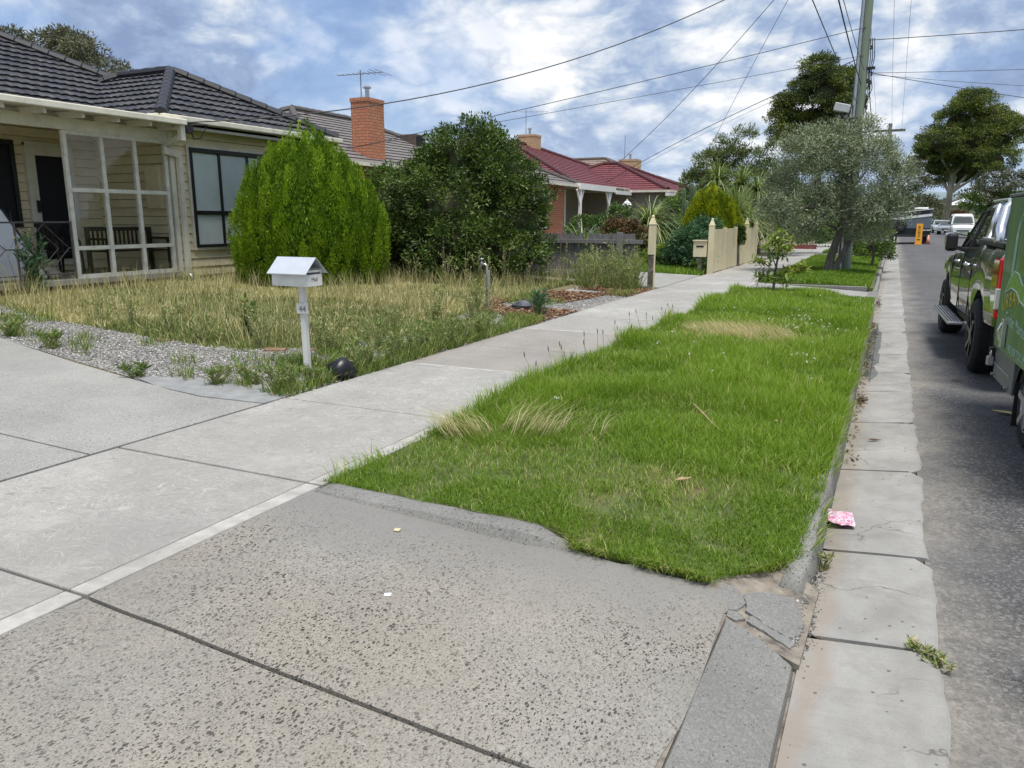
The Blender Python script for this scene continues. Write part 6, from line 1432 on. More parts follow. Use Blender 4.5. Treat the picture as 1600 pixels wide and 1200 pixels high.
lob = [(-10.9, 15.9, 1.9, .6, .9), (-11.1, 15.9, 2.4, .42, .5), (-10.6, 15.9, 1.0, .7, .8)]
crown('crown', LM_mid, ss, lob, 150, 60, .2, .09, .035, tint=(.0, .5)); obj('trunk', limbs((-10.9, 16, .2), (-10.9, 15.9, 1.8), lob, .05, 3), M_bark, ss)

# ---- olive and its neighbours
ol = thing('olive_tree', 'wide silvery green olive tree on the nature strip in front of the power pole', 'tree', (-1.46, 23.2, .13))
lob = [(-2.55, 24.3, 3.5, .72, .6), (-1.95, 24.8, 3.85, .55, .5), (-1.44, 24.6, 3.45, .66, .55), (-.42, 24.4, 3.2, .68, .58), (.11, 24.6, 2.68, .5, .42), (-.88, 24.5, 2.79, .9, .75), (-2.23, 24.5, 2.73, 1.0, .85), (-3.0, 24.6, 2.56, .57, .48), (-3.12, 24.3, 1.85, .57, .5), (-2.33, 24.1, 1.8, .94, .75), (-1.47, 24.7, 1.9, .92, .75), (-.48, 24.4, 2.0, .87, .74), (.19, 24.6, 1.8, .45, .38), (-2.62, 24.2, 1.2, .65, .5), (-.72, 24.8, 1.25, .7, .55), (-.95, 24.7, 4.0, .36, .36), (-1.3, 24.7, 4.05, .25, .25)]
lob = [(x - (.18 if x > -.6 else 0), y, z, r, h) for x, y, z, r, h in scale_lobes(lob, .945)]
crown('crown', LM_olive, ol, lob, 1350, 64, .25, .092, .020, shell=(.55, 1.05), out=.7, up=.25, flat=.9, jit=1., tint=(.1, .7), dry=.02)
obj('trunk', limbs((-1.53, 23.2, .05), (-1.27, 23.25, 2.15), lob, .13, 15, .4, twigs=2).tube([(-1.42, 23.2, .1), (-.95, 23.25, 1.2), (-.48, 23.25, 2.15)], [.09, .06, .03], 7), M_bark, ol)
os_ = thing('low_shrub', 'dense green shrub spilling over the nature strip to the right of the power pole', 'shrub', (-.45, 26.8, .13))
lob = [(-.62, 26.7, .95, .68, .68), (-1.0, 27.2, .75, .6, .55), (-.25, 27.0, .6, .36, .34), (-1.2, 26.85, 1.44, .6, .54), (-.6, 27, 1.5, .46, .4)]
crown('crown', LM_mid, os_, lob, 330, 60, .17, .07, .03, tint=(.05, .6)); obj('trunk', limbs((-.5, 26.8, .1), (-.5, 26.8, .9), lob, .05, 5), M_bark, os_)

# ---- gums
def gum(label, lobes, base, top, r0, m, clumps, per, cr, L, Wd, bark, nl=10, dense=False, **kw):
    g_ = thing('gum_tree', label, 'tree', base); core(g_, lobes, .52) if dense else None; crown('crown', m, g_, lobes, clumps, per, cr, L, Wd, **kw); obj('trunk', limbs(base, top, lobes, r0, nl, 1.2, twigs=1), bark, g_); return g_
gR = scale_lobes([(7.14, 108.8, 14.69, 2.12, 1.7), (6.01, 111.5, 12.95, 2.67, 2.1), (9.02, 111.2, 12.44, 2.86, 2.3), (4.6, 108.9, 10.44, 2.94, 2.3), (7.29, 110, 10.34, 3.44, 2.7), (10.24, 109.8, 10.22, 2.86, 2.3), (4.18, 110.6, 7.85, 2.49, 2.), (6.64, 111.4, 7.03, 2.93, 2.3), (9.51, 108.3, 8.06, 2.66, 2.1), (11.32, 109, 11.97, 1.34, 1.1), (3.3, 110.9, 9.75, 1.71, 1.4)], 1.27)
gum('large domed gum tree with a pale trunk standing at the far end of the street', gR, (6.9, 139, .0), (7.8, 139.6, 9.5), .62, LM_gum, 820, 140, 1.1, .26, .125, M_barkp, 11, dense=True, shell=(.8, 1.02), flat=.5, tint=(.05, .9))
gL = [(-6.74, 74, 14.36, 1.76, 1.4), (-5.14, 76, 13.46, 1.75, 1.4), (-8.05, 75.6, 13.15, 1.45, 1.15), (-6.34, 74.2, 12.51, 2.1, 1.7), (-9.2, 75, 12.17, 1.24, 1.), (-9.64, 74.9, 10.86, 1.13, .9), (-7.83, 75.4, 10.22, 1.8, 1.45), (-6.17, 75.9, 10.4, 1.89, 1.5), (-4.61, 74, 11.35, 1.53, 1.2), (-9.54, 74.1, 9.5, 1.25, 1.), (-7.87, 76, 8.61, 1.98, 1.6), (-6.02, 74.8, 8.53, 1.67, 1.35), (-4.3, 75.3, 12.35, .82, .65), (-7, 75, 6.6, 1.6, 1.2), (-5.6, 75, 6.8, 1.4, 1.)]
gL = [(x, y, z - .55, r * .92, h * .92) for x, y, z, r, h in gL]
gum('tall rounded gum tree rising behind the power pole', gL, (-6.4, 75, .2), (-6.5, 75, 9.), .4, LM_gum, 600, 140, .74, .18, .085, M_bark, 10, dense=True, shell=(.8, 1.02), flat=.5, tint=(.05, .8))
gB = [(-61.9, 39.4, 14.6, 1.5, 1.1), (-58.9, 40.6, 14.1, 1.44, 1.1), (-56, 40.5, 14.1, 1.5, 1.1), (-53.65, 39.6, 13.2, 1.4, 1.0), (-52.8, 40, 12.3, 1.0, .76), (-51.5, 40, 12., 1.1, .86), (-50.2, 40.1, 11.4, .68, .5), (-57, 40.6, 12.6, 1.7, 1.25), (-59.9, 39.3, 13.1, 1.5, 1.1), (-55, 39.3, 11.8, 1.2, .9), (-58, 40, 10.5, 2., 1.6), (-53, 40, 10., 1.8, 1.4), (-63, 40, 12, 2, 1.5)]
gum('dull grey green gum tree showing above the ridge of the charcoal roof', gB, (-56.5, 40, .2), (-56.5, 40, 9.5), .4, LM_gumg, 520, 44, .7, .34, .10, M_bark, 10, shell=(.5, 1.05), flat=.6, droop=.2)
for i, (lb, lab, m_, bs) in enumerate(((scale_lobes([(7.68, 94.6, 4.3, 1.19, .95), (9., 95.5, 5.26, 1.44, 1.16), (10.4, 95.5, 4.9, 1.83, 1.46), (11.6, 94.5, 4.27, 1.95, 1.56), (8.6, 95, 3.67, 1.06, .85), (13.5, 95, 4.6, 2, 1.6)], 1.4), 'dusky gum tree farthest right, seen just above the ute roof', LM_gumg, (14, 133, 0)),
        (scale_lobes([(5.31, 69.75, 2.9, .69, .55), (6.17, 70.3, 2.75, .78, .62), (7.18, 70.2, 3.02, .77, .62), (8., 69.8, 3., .77, .62), (4.72, 70, 2.42, .49, .4), (6.5, 70, 2.0, .9, .6), (9, 70, 2.6, .9, .8)], 1.9), 'broad mid green tree above the white van and the ute windows', LM_mid, (12.5, 132, 0)),
        (scale_lobes([(1.5, 74.5, 2.76, 1.41, 1.13), (2.72, 75.3, 2.49, .86, .69), (2.59, 75.3, 1.44, .97, .78), (3.56, 74.9, 1.18, .54, .43), (1.34, 75, 4.34, 1.08, .86), (.49, 74.9, 5.66, 1.35, 1.08), (1.87, 75.2, 3.81, 1.35, 1.08), (0, 75, 3, 1.4, 1.2)], 1.8), 'brownish green tree at the street end behind the grey caravan', LM_gumg, (2.6, 134, 0)),
        (scale_lobes([(9.05, 159.5, 1.4, 1.37, 1.09), (10.45, 160.4, 2.1, 1.13, .91), (8.27, 160.3, 2.1, 1.03, .82)], 1.0), 'small rust coloured shrub at the foot of the far pale trunk', LM_brown, (9.2, 160, 0)))):
    gum(lab, lb, bs, (bs[0], bs[1], 3. if i < 3 else 1.), .22, m_, 170 if i < 3 else 60, 46, .8 if i < 3 else .6, .34, .16, M_bark, 5, tint=(.1, .7))
# remote tree belt that reads as one mass
lb = [(x + rng.uniform(-6, 6), 300 + rng.uniform(-30, 60), 2 + rng.uniform(0, 6), rng.uniform(6, 11), rng.uniform(4, 8)) for x in np.linspace(-120, 160, 44)]
P, D, Nn, L, Wd, tn = crown_np(lb, 1500, 16, 2.6, 1.7, .9, tint=(.1, .6))
tag(finish('far_wood', leaves_mesh('far_wood', P, D, Nn, L, Wd, tn), LM_gumg, None), 'far belt of trees along the end of the suburb', 'wood', kind='stuff')

# ---- garden plants of the next houses
def plume_plant(name, label, cat, x, y, z, n, L, Wd, m, spread=1., droop=.5, tint=(.2, .8), trunk=None, dry=0.):
    """rosette of strap leaves, each a bent blade"""
    t_ = thing(name, label, cat, (x, y, z)); hz = z + (trunk or 0)
    az = rng.uniform(0, 2 * np.pi, n); el = rng.uniform(.05, 1.35, n) ** 1.0 * (1.0 / spread); el = np.clip(el, 0.05, 1.45); Ls = L * rng.uniform(.7, 1.15, n)
    K = 6; V = []; F = []; T = []
    for i in range(n):
        d = np.array([math.cos(az[i]) * math.cos(el[i]), math.sin(az[i]) * math.cos(el[i]), math.sin(el[i])]); s_ = np.array([-math.sin(az[i]), math.cos(az[i]), 0]); p = np.array([x, y, hz], float) + s_ * rng.uniform(-.03, .03); b = len(V)
        for k in range(K + 1):
            t = k / K; w = Wd * (1 - t) ** .6 * .5 if k < K else .001; V += [p - s_ * w, p + s_ * w]
            d = d + np.array([0, 0, -droop / K * (1 + t * 1.5)]); d /= np.linalg.norm(d); p = p + d * Ls[i] / K
        tv = 1. if rng.uniform() < dry else min(.74, rng.uniform(*tint))
        for k in range(K): F += [b + 2 * k, b + 2 * k + 1, b + 2 * k + 3, b + 2 * k + 2]; T.append(tv)
    nf = len(T); finish('leaves', np_mesh('leaves', np.array(V), np.array(F), np.arange(nf) * 4, np.full(nf, 4), np.array(T)), m, t_)
    if trunk: obj('trunk', MB().tube([(x, y, z - .1), (x + .03, y, z + trunk * .5), (x, y, hz + .05)], [.07, .055, .06], 8), M_bark, t_)
    return t_
plume_plant('cordyline', 'tallest cordyline, left of the three high spiky heads before the bamboo', 'palm', -6.25, 31, .2, 190, 1.0, .06, LM_yuc, droop=.75, trunk=2.8)
plume_plant('cordyline', 'middle spiky cordyline head of the three before the bamboo', 'palm', -5.35, 31, .2, 190, .98, .06, LM_yuc, droop=.75, trunk=2.65)
plume_plant('cordyline', 'right hand spiky cordyline head nearest the olive', 'palm', -4.72, 31, .2, 170, .95, .06, LM_yuc, droop=.8, trunk=2.4)
plume_plant('cordyline', 'broad long leaved cordyline just above the yellow conifer', 'palm', -4.95, 28, .2, 170, 1.25, .07, LM_yuc, droop=.6, trunk=1.5)
plume_plant('cordyline', 'low arching cordyline with drooping leaves behind the far end of the cream fence', 'palm', -4.75, 29.6, .2, 170, 1.35, .07, LM_yuc, droop=.9, trunk=1.1)
bb = thing('bamboo_clump', 'feathery grey green bamboo clump behind the cordylines', 'bamboo', (-7, 38, .2))
lob = [(-8.03, 37.7, 4.0, .85, .76), (-7.2, 38.3, 4.5, .7, .67), (-6.3, 38.2, 4.2, .7, .67), (-8.6, 37.8, 3.1, .76, .69), (-7.4, 38, 3.2, 1.05, .95), (-5.94, 38, 3.2, .89, .8), (-8.1, 38.1, 2.2, .8, .7), (-5.4, 38.2, 3.8, .6, .5), (-7.6, 38.2, 5.1, .25, .55), (-6.9, 38.2, 5.3, .2, .6), (-6.3, 38.2, 5.1, .25, .55), (-5.3, 38, 4.5, .2, .5), (-6.6, 38, 2.1, 1.3, 1), (-4.6, 38, 2.6, .9, .8)]
crown('crown', LM_bamb, bb, lob, 800, 50, .28, .19, .04, shell=(.5, 1.05), up=.3, tint=(.05, .7)); mb = MB()
for _ in range(26): x = random.uniform(-8.4, -5); mb.tube([(x, 38 + random.uniform(-.5, .5), .1), (x + random.uniform(-.3, .3), 38, random.uniform(2.8, 5.2))], [.025, .008], 5)
obj('canes', mb, pm('cane', (.25, .27, .10), .5), bb)
bs_ = thing('tall_hedge', 'dark leafy hedge mass behind the cordylines and the olive', 'hedge', (-4.5, 34, .2)); lob = [(-6.6, 34, 1.6, 1.2, 1.3), (-5.0, 34, 1.7, 1.2, 1.4), (-3.9, 33, 1.5, 1.0, 1.2), (-7.8, 35, 1.1, 1.0, 1.0), (-4.4, 35, 2.6, .8, .7), (-3.5, 35, 2.0, .9, .9), (-2.9, 36, 1.2, .8, 1.)]
crown('crown', LM_mid, bs_, lob, 420, 50, .3, .12, .05, tint=(.0, .45)); obj('trunk', limbs((-5, 34, .1), (-5, 34, 1.5), lob, .08, 7), M_bark, bs_)
M_cact = pm('cactus_skin', (.11, .16, .085), .6, .2, 9., .3, 40.)
cg = thing('column_cactus', 'cluster of upright column cactus beside the dark carport', 'cactus', (-7.05, 30, .2)); 
for x, y, h in ((-7.28, 30, 2.75), (-7.02, 30.1, 2.95), (-6.88, 30, 2.85), (-7.14, 29.9, 2.3), (-6.72, 30.05, 2.1)):
    mb = MB(); k = 14; q = len(mb.v)
    for z, r in ((.1, .07), (.8, .085), (h - .2, .075), (h - .05, .055), (h, .01)):
        for j in range(28): a = 2 * math.pi * j / 28; rr = r * (1 - .22 * (j % 2)); mb.v.append((x + rr * math.cos(a), y + rr * math.sin(a), z))
    for i in range(4):
        for j in range(28): mb.f.append((i * 28 + j, i * 28 + (j + 1) % 28, (i + 1) * 28 + (j + 1) % 28, (i + 1) * 28 + j))
    obj('stem', mb, M_cact, cg)
plume_plant('flax_clump', 'green strappy flax clump behind the left end of the grey fence', 'plant', -9.0, 23.8, .3, 240, 1.8, .055, LM_yuc, droop=1.1, tint=(.0, .45))
plume_plant('flax_clump', 'tall strappy clump with a yellowish top to the left of the lone cream post', 'plant', -7.9, 27.6, .3, 460, 1.65, .06, LM_yuc, droop=1.1, tint=(.2, .74), trunk=.9, dry=.08)
plume_plant('agapanthus', 'small arching strap leaf plant at the base of the far grey fence', 'plant', -6.35, 24.5, .2, 90, .75, .04, LM_yuc, droop=1.1, tint=(.3, .74))
br_ = thing('hydrangea', 'rounded shrub of brown dead flower heads behind the grey fence', 'shrub', (-8.1, 25, .25)); lob = [(-8.1, 25, 1.15, .62, .5), (-7.7, 25, .95, .5, .5), (-8.5, 25, 1.0, .45, .5)]
crown('crown', LM_brown, br_, lob, 120, 46, .13, .07, .05, tint=(.1, .8)); crown('leaves', LM_mid, br_, [(x, y, z - .3, r, h) for x, y, z, r, h in lob], 60, 40, .14, .09, .05); obj('stem', limbs((-8.1, 25, .1), (-8.1, 25, .8), lob, .03, 3), M_bark, br_)
def bush(name, label, m, lob, clumps, per, cr, L, Wd, stem=.04, **kw):
    x, y = lob[0][0], lob[0][1]; t_ = thing(name, label, 'shrub', (x, y, .2)); crown('crown', m, t_, lob, clumps, per, cr, L, Wd, **kw); obj('stem', limbs((x, y, .1), (x, y, lob[0][2]), lob, stem, len(lob), .2), M_bark, t_); return t_
bush('leafy_shrub', 'blue green shrub in the shade under the dark carport', LM_blue, [(-7.0, 28, 1.1, .5, .45), (-6.6, 28.2, .8, .45, .4), (-7.4, 28, .8, .45, .4)], 120, 46, .16, .10, .04)
bush('leafy_shrub', 'blue green lupin like shrub growing round the near end of the cream fence', LM_blue, [(-5.15, 22.2, .95, .48, .42), (-4.85, 22.0, .62, .45, .4), (-5.45, 22.3, .65, .48, .42), (-4.9, 22.9, 1.25, .45, .35), (-5.8, 22.3, .4, .35, .3)], 260, 46, .16, .12, .035, out=.9, tint=(.2, .8))
bush('leafy_shrub', 'dark shrub before the white verandah, left of the brown flower heads', LM_mid, [(-9.6, 27, 1.2, .7, .6), (-9.0, 26.8, 1.0, .6, .6), (-10.3, 27, 1.1, .6, .6), (-8.9, 27, 1.7, .4, .4)], 170, 46, .2, .10, .04, tint=(.0, .5))
bush('leafy_shrub', 'tall loose green shrub hiding the wall of the red roofed house', LM_mid, [(-9.3, 36.5, 1.6, 1.0, 1.0), (-8.5, 36.2, 1.2, .9, .9), (-8.9, 37.2, 2.3, .7, .6), (-8.0, 36.8, 1.7, .7, .7)], 260, 50, .24, .12, .05, tint=(.05, .6))
bush('leafy_shrub', 'bright leafy bush low beside the lone cream post', LM_sap, [(-6.0, 22.3, .55, .35, .3), (-6.3, 22.5, .45, .3, .25)], 60, 40, .13, .08, .035)
bush('leafy_shrub', 'low green hedge before the brick edged bed past the cream fence', LM_mid, [(-4.0, 44, .7, .8, .5), (-3.4, 45, .9, .9, .6), (-5, 45, .9, .9, .7), (-4.2, 42, .8, .7, .6)], 160, 46, .2, .12, .05)
tag(obj('garden_edge', MB().box(-4.75, -3.3, 40.9, 41.1, .1, .36), M_obrick if False else pm('red_edge', (.20, .06, .055), .7, .2)), 'low red brick garden edge seen past the sapling', 'edging')
# creeper on the cream fence
bush('creeper', 'dark creeper spilling through the gap in the cream boards', LM_dark, [(-4.28, 25.1, 1.0, .14, .3), (-4.3, 25.0, 1.25, .16, .14)], 46, 34, .08, .07, .04)

# ---- sapling on the nature strip
sp = thing('sapling', 'young broad leaved sapling with a thin grey stem on the nature strip', 'tree', (-1.98, 15.65, .14))
mb = MB().tube([(-1.98, 15.65, .1), (-1.97, 15.65, .55), (-1.93, 15.66, .95), (-1.95, 15.65, 1.3)], [.028, .024, .016, .007], 8); tips = [(-1.95, 15.65, 1.32)]
for (sx, sy, sz), (ex, ey, ez) in (((-1.97, 15.65, .6), (-2.3, 15.5, .82)), ((-1.97, 15.65, .5), (-1.62, 15.7, .62)), ((-1.95, 15.65, .8), (-1.75, 15.55, 1.02)), ((-1.96, 15.65, .7), (-2.15, 15.8, 1.05)), ((-1.97, 15.65, .45), (-2.26, 15.6, .5)), ((-1.97, 15.65, .42), (-1.75, 15.6, .45)), ((-1.94, 15.65, .95), (-2.05, 15.5, 1.2)), ((-1.62, 15.7, .62), (-1.45, 15.7, .70)), ((-1.94, 15.65, .9), (-1.8, 15.8, 1.2))):
    mb.tube([(sx, sy, sz), ((sx + ex) / 2, (sy + ey) / 2, (sz + ez) / 2 + .04), (ex, ey, ez)], [.012, .009, .004], 5); tips.append((ex, ey, ez)); tips.append(((sx + ex) / 2, (sy + ey) / 2, (sz + ez) / 2 + .04))
obj('stem', mb, M_bark, sp); tp_ = np.array(tips); idx = np.repeat(np.arange(len(tp_)), 34); n = len(idx)
P = tp_[idx] + rng.normal(size=(n, 3)) * .045; D = rng.normal(size=(n, 3)) * .7 + np.array([0, 0, .25]); D[:, 2] *= .7
finish('leaves', leaves_mesh('leaves', P, D, rng.normal(size=(n, 3)) * .4 + np.array([0, 0, 1.]), rng.uniform(.10, .19, n), rng.uniform(.030, .055, n), np.where(rng.uniform(size=n) < .12, 1., rng.uniform(.1, .74, n)), fold=.15), LM_sap, sp)
# ------------------------------------------------------------------ GRASS, WEEDS, LOOSE GROUND COVER
LM_grass = leaf_mat('grass_blade', (.068, .145, .012), (.245, .375, .034), (.56, .50, .25), .5, .4, .3)
LM_dry = leaf_mat('dry_grass_blade', (.085, .15, .03), (.45, .41, .19), (.70, .62, .38), .6, .3, .2)
def strip_grass(poly, dens, hfun, wid, lean=(.15, .8), zfun=strip_z, tintf=None, m=None, name='grass', label=None):
    pass
def near_edge(x, y): return y < 3.42
# front strip in three density bands, all one stuff object
poly1 = [(-2.76, 3.24), (-1.30, 3.23), (-1.2, 3.18), (-.60, 3.16), (-.40, 3.38), (-.25, 3.55), (-.215, 4.6), (-.195, 16.25), (-2.74, 16.35)]
parts = []
for (ya, yb, dn, wd) in ((3.15, 4.6, 18000, .0036), (4.6, 6.5, 12500, .0048), (6.5, 9.5, 7800, .0065), (9.5, 16.4, 4300, .0095)):
    x, y = scatter([(-2.78, ya), (-.19, ya), (-.19, yb), (-2.78, yb)], dn); k = in_poly(x, y, poly1); x, y = x[k], y[k]
    far_ = np.clip((y - 4.0) / 1.8, 0, 1); lush = vnoise(x, y, 5, 1.6); fine = vnoise(x, y, 6, 7.)
    mown = 1 - far_ * np.clip((lush - .1) * 2.5, .4, 1)
    h = (.028 + .022 * fine) * mown + (1 - mown) * (.055 + .085 * lush + .05 * fine)
    edge = np.clip((x + 2.55) / -.2, 0, 1) * (y > 4.6); h = h * (1 + edge * .55)
    bare = vnoise(x, y, 8, 2.4) * .6 + vnoise(x, y, 9, 6.) * .4
    thin = (mown > .6) & (bare > .57) & (rng.uniform(size=len(x)) < .66); x, y, h, mown, lush, fine, bare = (q[~thin] for q in (x, y, h, mown, lush, fine, bare))
    ds = np.exp(-(((x + 1.62) / .62) ** 2 + ((y - 9.8) / .75) ** 2) * 1.2) * 1.15 * (vnoise(x, y, 12, 4.) > .25)
    ds2 = np.exp(-(((x + 1.0) / .3) ** 2 + ((y - 4.05) / .3) ** 2)) * .25
    kp = rng.uniform(size=len(x)) > ds * .55; x, y, h, mown, lush, fine, bare, ds = (q[kp] for q in (x, y, h, mown, lush, fine, bare, ds)); h = h * (1 - .35 * np.clip(ds, 0, 1)); ds2 = np.exp(-(((x + 1.0) / .3) ** 2 + ((y - 4.05) / .3) ** 2)) * .25
    r_ = rng.uniform(size=len(x)); straw = (r_ < ds * .85 + ds2 + .035 + .16 * mown * np.clip((bare - .45) * 3, 0, 1))
    tn = np.where(straw, rng.uniform(.85, 1., len(x)), np.clip(.1 + .45 * lush * (1 - mown) + .16 * fine + rng.uniform(0, .3, len(x)) + .05 * mown, 0, .74))
    h = h * rng.uniform(.6, 1.3, len(x)) * np.where(straw & (mown < .5), 1.15, 1); z = strip_z(x, y) - .012
    z = low_edge(x, y, z)
    parts.append((np.stack([x, y, z], 1), h, rng.uniform(.15, .95, len(x)) + .5 * mown * rng.uniform(0, 1, len(x)), rng.uniform(0, 6.28, len(x)), np.full(len(x), wd) * rng.uniform(.7, 1.3, len(x)), tn))
for ya, yb in ((19.0, 33.4), (36.6, 52)):
    x, y = scatter([(-2.73, ya), (-.34, ya), (-.34, yb), (-2.73, yb)], 1500 if ya < 30 else 500); h = .05 + .07 * vnoise(x, y, 5, 1.5)
    parts.append((np.stack([x, y, strip_z(x, y) - .012], 1), h * rng.uniform(.7, 1.3, len(x)), rng.uniform(.2, 1., len(x)), rng.uniform(0, 6.28, len(x)), np.full(len(x), .018), np.clip(rng.uniform(.1, .6, len(x)), 0, .74)))
cat_ = [np.concatenate([p[i] for p in parts]) for i in range(6)]
tag(finish('grass', blades_mesh('grass', *cat_), LM_grass, None), 'lush green grass of the nature strip along the kerb', 'grass', kind='stuff')

# runners and thatch straying over the concrete edges
n1, n2, n3 = 900, 900, 1500
x = np.concatenate([rng.uniform(-1.25, -.3, n1), -.20 + rng.normal(0, .012, n2), -2.73 + rng.normal(0, .02, n3)]); y = np.concatenate([np.zeros(n1), rng.uniform(3.6, 12, n2), rng.uniform(3.3, 14, n3)])
y[:n1] = np.where(x[:n1] < -.6, 3.19, 3.17 + (x[:n1] + .6) * 1.1) + rng.normal(0, .018, n1)
az = np.concatenate([rng.normal(-np.pi / 2, .7, n1), rng.normal(0, .6, n2), rng.normal(np.pi, .6, n3)]); n = n1 + n2 + n3
z = low_edge(x, y, strip_z(x, y) - .012); z[:n1] = cz(x[:n1]) + .01; z[n1:n1 + n2] = .088
keep = np.concatenate([vnoise(x[:n1], y[:n1], 41, 7.) > .3, vnoise(y[n1:n1 + n2], 0, 42, 3.) > .4, vnoise(y[n1 + n2:], 0, 43, 3.) > .42])
h = np.concatenate([rng.uniform(.03, .09, n1), rng.uniform(.05, .13, n2), rng.uniform(.05, .15, n3)]); tn = np.where(rng.uniform(size=n) < np.concatenate([np.full(n1, .4), np.full(n2, .15), np.full(n3, .18)]), rng.uniform(.82, 1, n), rng.uniform(.1, .7, n))
tag(finish('edge_runners', blades_mesh('edge_runners', np.stack([x, y, z], 1)[keep], h[keep], rng.uniform(.7, 1.25, n)[keep], az[keep], np.full(n, .0045)[keep], tn[keep]), LM_grass, None), 'grass runners straying over the concrete edges of the nature strip', 'grass', kind='stuff')
# the dry front lawn
lawn_poly = [(-12.3, 7.0), (-9.9, 6.3), (-8.0, 6.15), (-6.5, 6.05), (-5.75, 6.5), (-5.65, 8.0), (-5.7, 9.6), (-6.0, 11.6), (-6.1, 13.4), (-6.3, 16.6), (-12.3, 16.6)]
x, y = scatter(lawn_poly, 2600); d_ = np.hypot(x, y); k = rng.uniform(size=len(x)) < np.clip(1.5 - d_ / 22, .55, 1.); x, y = x[k], y[k]
dryf = vnoise(x, y, 15, .45) * .6 + vnoise(x, y, 16, 1.6) * .4; front = np.clip((7.4 - y) / 1.0, 0, 1) * (x > -9) + np.clip((y - 12.5) / 1.2, 0, 1) * (x > -8.6)
dryf = np.clip((dryf - .40) * 4., 0, 1) * (1 - .75 * np.clip(front, 0, 1))
n = len(x); straw = rng.uniform(size=n) < dryf * .75 + .07
tn = np.where(straw, rng.uniform(.62, 1., n), rng.uniform(.0, .42, n)); h = (.025 + .10 * vnoise(x, y, 17, 1.1) ** 1.4 + .03 * straw) * rng.uniform(.5, 1.35, n)
P = np.stack([x, y, yard_z(x) - .015], 1)
tag(finish('lawn_grass', blades_mesh('lawn_grass', P, h, rng.uniform(.2, 1., n), rng.uniform(0, 6.28, n), .010 * rng.uniform(.7, 1.3, n) * (d_[k] / 11) ** .5, tn), LM_dry, None), 'overgrown half dry grass of the front lawn', 'grass', kind='stuff')
LM_dry2 = leaf_mat('rough_grass_blade', (.075, .145, .025), (.24, .31, .07), (.50, .44, .22), .55, .35, .2)
x, y = scatter(lawn_poly, 42); k = vnoise(x, y, 31, .9) > .42; x, y = x[k], y[k]; n = len(x)
P = np.stack([x, y, yard_z(x) - .01], 1); P = np.repeat(P, 3, 0); n = len(P); P[:, :2] += rng.normal(0, .03, (n, 2))
tag(finish('seeding_stalks', blades_mesh('seeding_stalks', P, rng.uniform(.25, .5, n), rng.uniform(.1, .6, n), rng.uniform(0, 6.28, n), np.full(n, .007), rng.uniform(.3, 1., n)), LM_dry, None), 'thin seeding grass stalks standing above the front lawn', 'grass', kind='stuff')
yy = np.concatenate([rng.uniform(8.8, 13.6, 900), rng.uniform(5.5, 9, 120), rng.normal(7.6, .12, 160), rng.normal(16.8, .6, 200)]); n = len(yy); xx = -.165 + np.abs(rng.normal(0, .03, n)) + .02 * (vnoise(yy, 0, 3, 3.) > .5) * rng.uniform(0, 2.5, n); P = np.stack([xx, yy, np.full(n, -.034)], 1); az = rng.uniform(0, 6.28, n)
LM_deb = leaf_mat('gutter_debris', (.03, .022, .015), (.12, .085, .05), (.3, .22, .13), .9, 0., .2)
tag(finish('leaf_debris', leaves_mesh('leaf_debris', P, np.stack([np.cos(az), np.sin(az), rng.uniform(0, .3, n)], 1), rng.normal(size=(n, 3)) * .3 + np.array([0, 0, 1.]), rng.uniform(.02, .05, n), rng.uniform(.008, .02, n), rng.uniform(0, 1, n)), LM_deb, None), 'dark leaf debris lying along the foot of the kerb', 'debris', kind='stuff')
# next door lawn and grass behind
x, y = scatter([(-12, 17.2), (-5.0, 17.2), (-4.45, 20.5), (-4.5, 29), (-12, 29)], 700); k = ~in_poly(x, y, [(-4.4, 16.3), (-9, 16.6), (-13, 16.9), (-13, 19.2), (-8, 19.7), (-6.2, 20.3), (-4.4, 20.5)]) | (rng.uniform(size=len(x)) < .0); x, y = x[k], y[k]; n = len(x)
tag(finish('lawn_grass', blades_mesh('lawn_grass', np.stack([x, y, yard_z(x) - .015], 1), rng.uniform(.08, .22, n), rng.uniform(.2, 1, n), rng.uniform(0, 6.28, n), np.full(n, .018), np.clip(rng.uniform(.1, .6, n), 0, .74)), LM_grass, None), 'green grass of the neighbouring front lawn', 'grass', kind='stuff')
# gravel stones
x, y = scatter([(-4.43, 5.05), (-5.5, 4.95), (-6.2, 4.68), (-8.8, 5.16), (-11.5, 5.8), (-11.8, 6.9), (-9.9, 6.35), (-8, 6.15), (-6.5, 6.05), (-5.7, 6.6), (-5.7, 9.5), (-6, 13.5), (-4.5, 15.8), (-4.43, 10)], 1500); n = len(x); sz = rng.uniform(.006, .017, n)
tint = np.clip(rng.normal(.5, .25, n), 0, 1)
m, t, b, o = new_mat('stone_chips'); a_ = N(t, 'ShaderNodeAttribute'); a_.attribute_name = 'tint'
LK(t, ramp_node(t, a_.outputs['Fac'], [(0, (.08, .078, .072)), (.45, (.22, .215, .20)), (.85, (.36, .35, .33)), (1, (.66, .64, .60))]), b.inputs['Base Color']); b.inputs['Roughness'].default_value = .85; M_stone = m
tag(finish('gravel', stones_mesh('gravel', np.stack([x, y, yard_z(x) + .004], 1), sz, tint), M_stone, None), 'loose grey gravel chips along the driveway and path', 'gravel', kind='stuff')
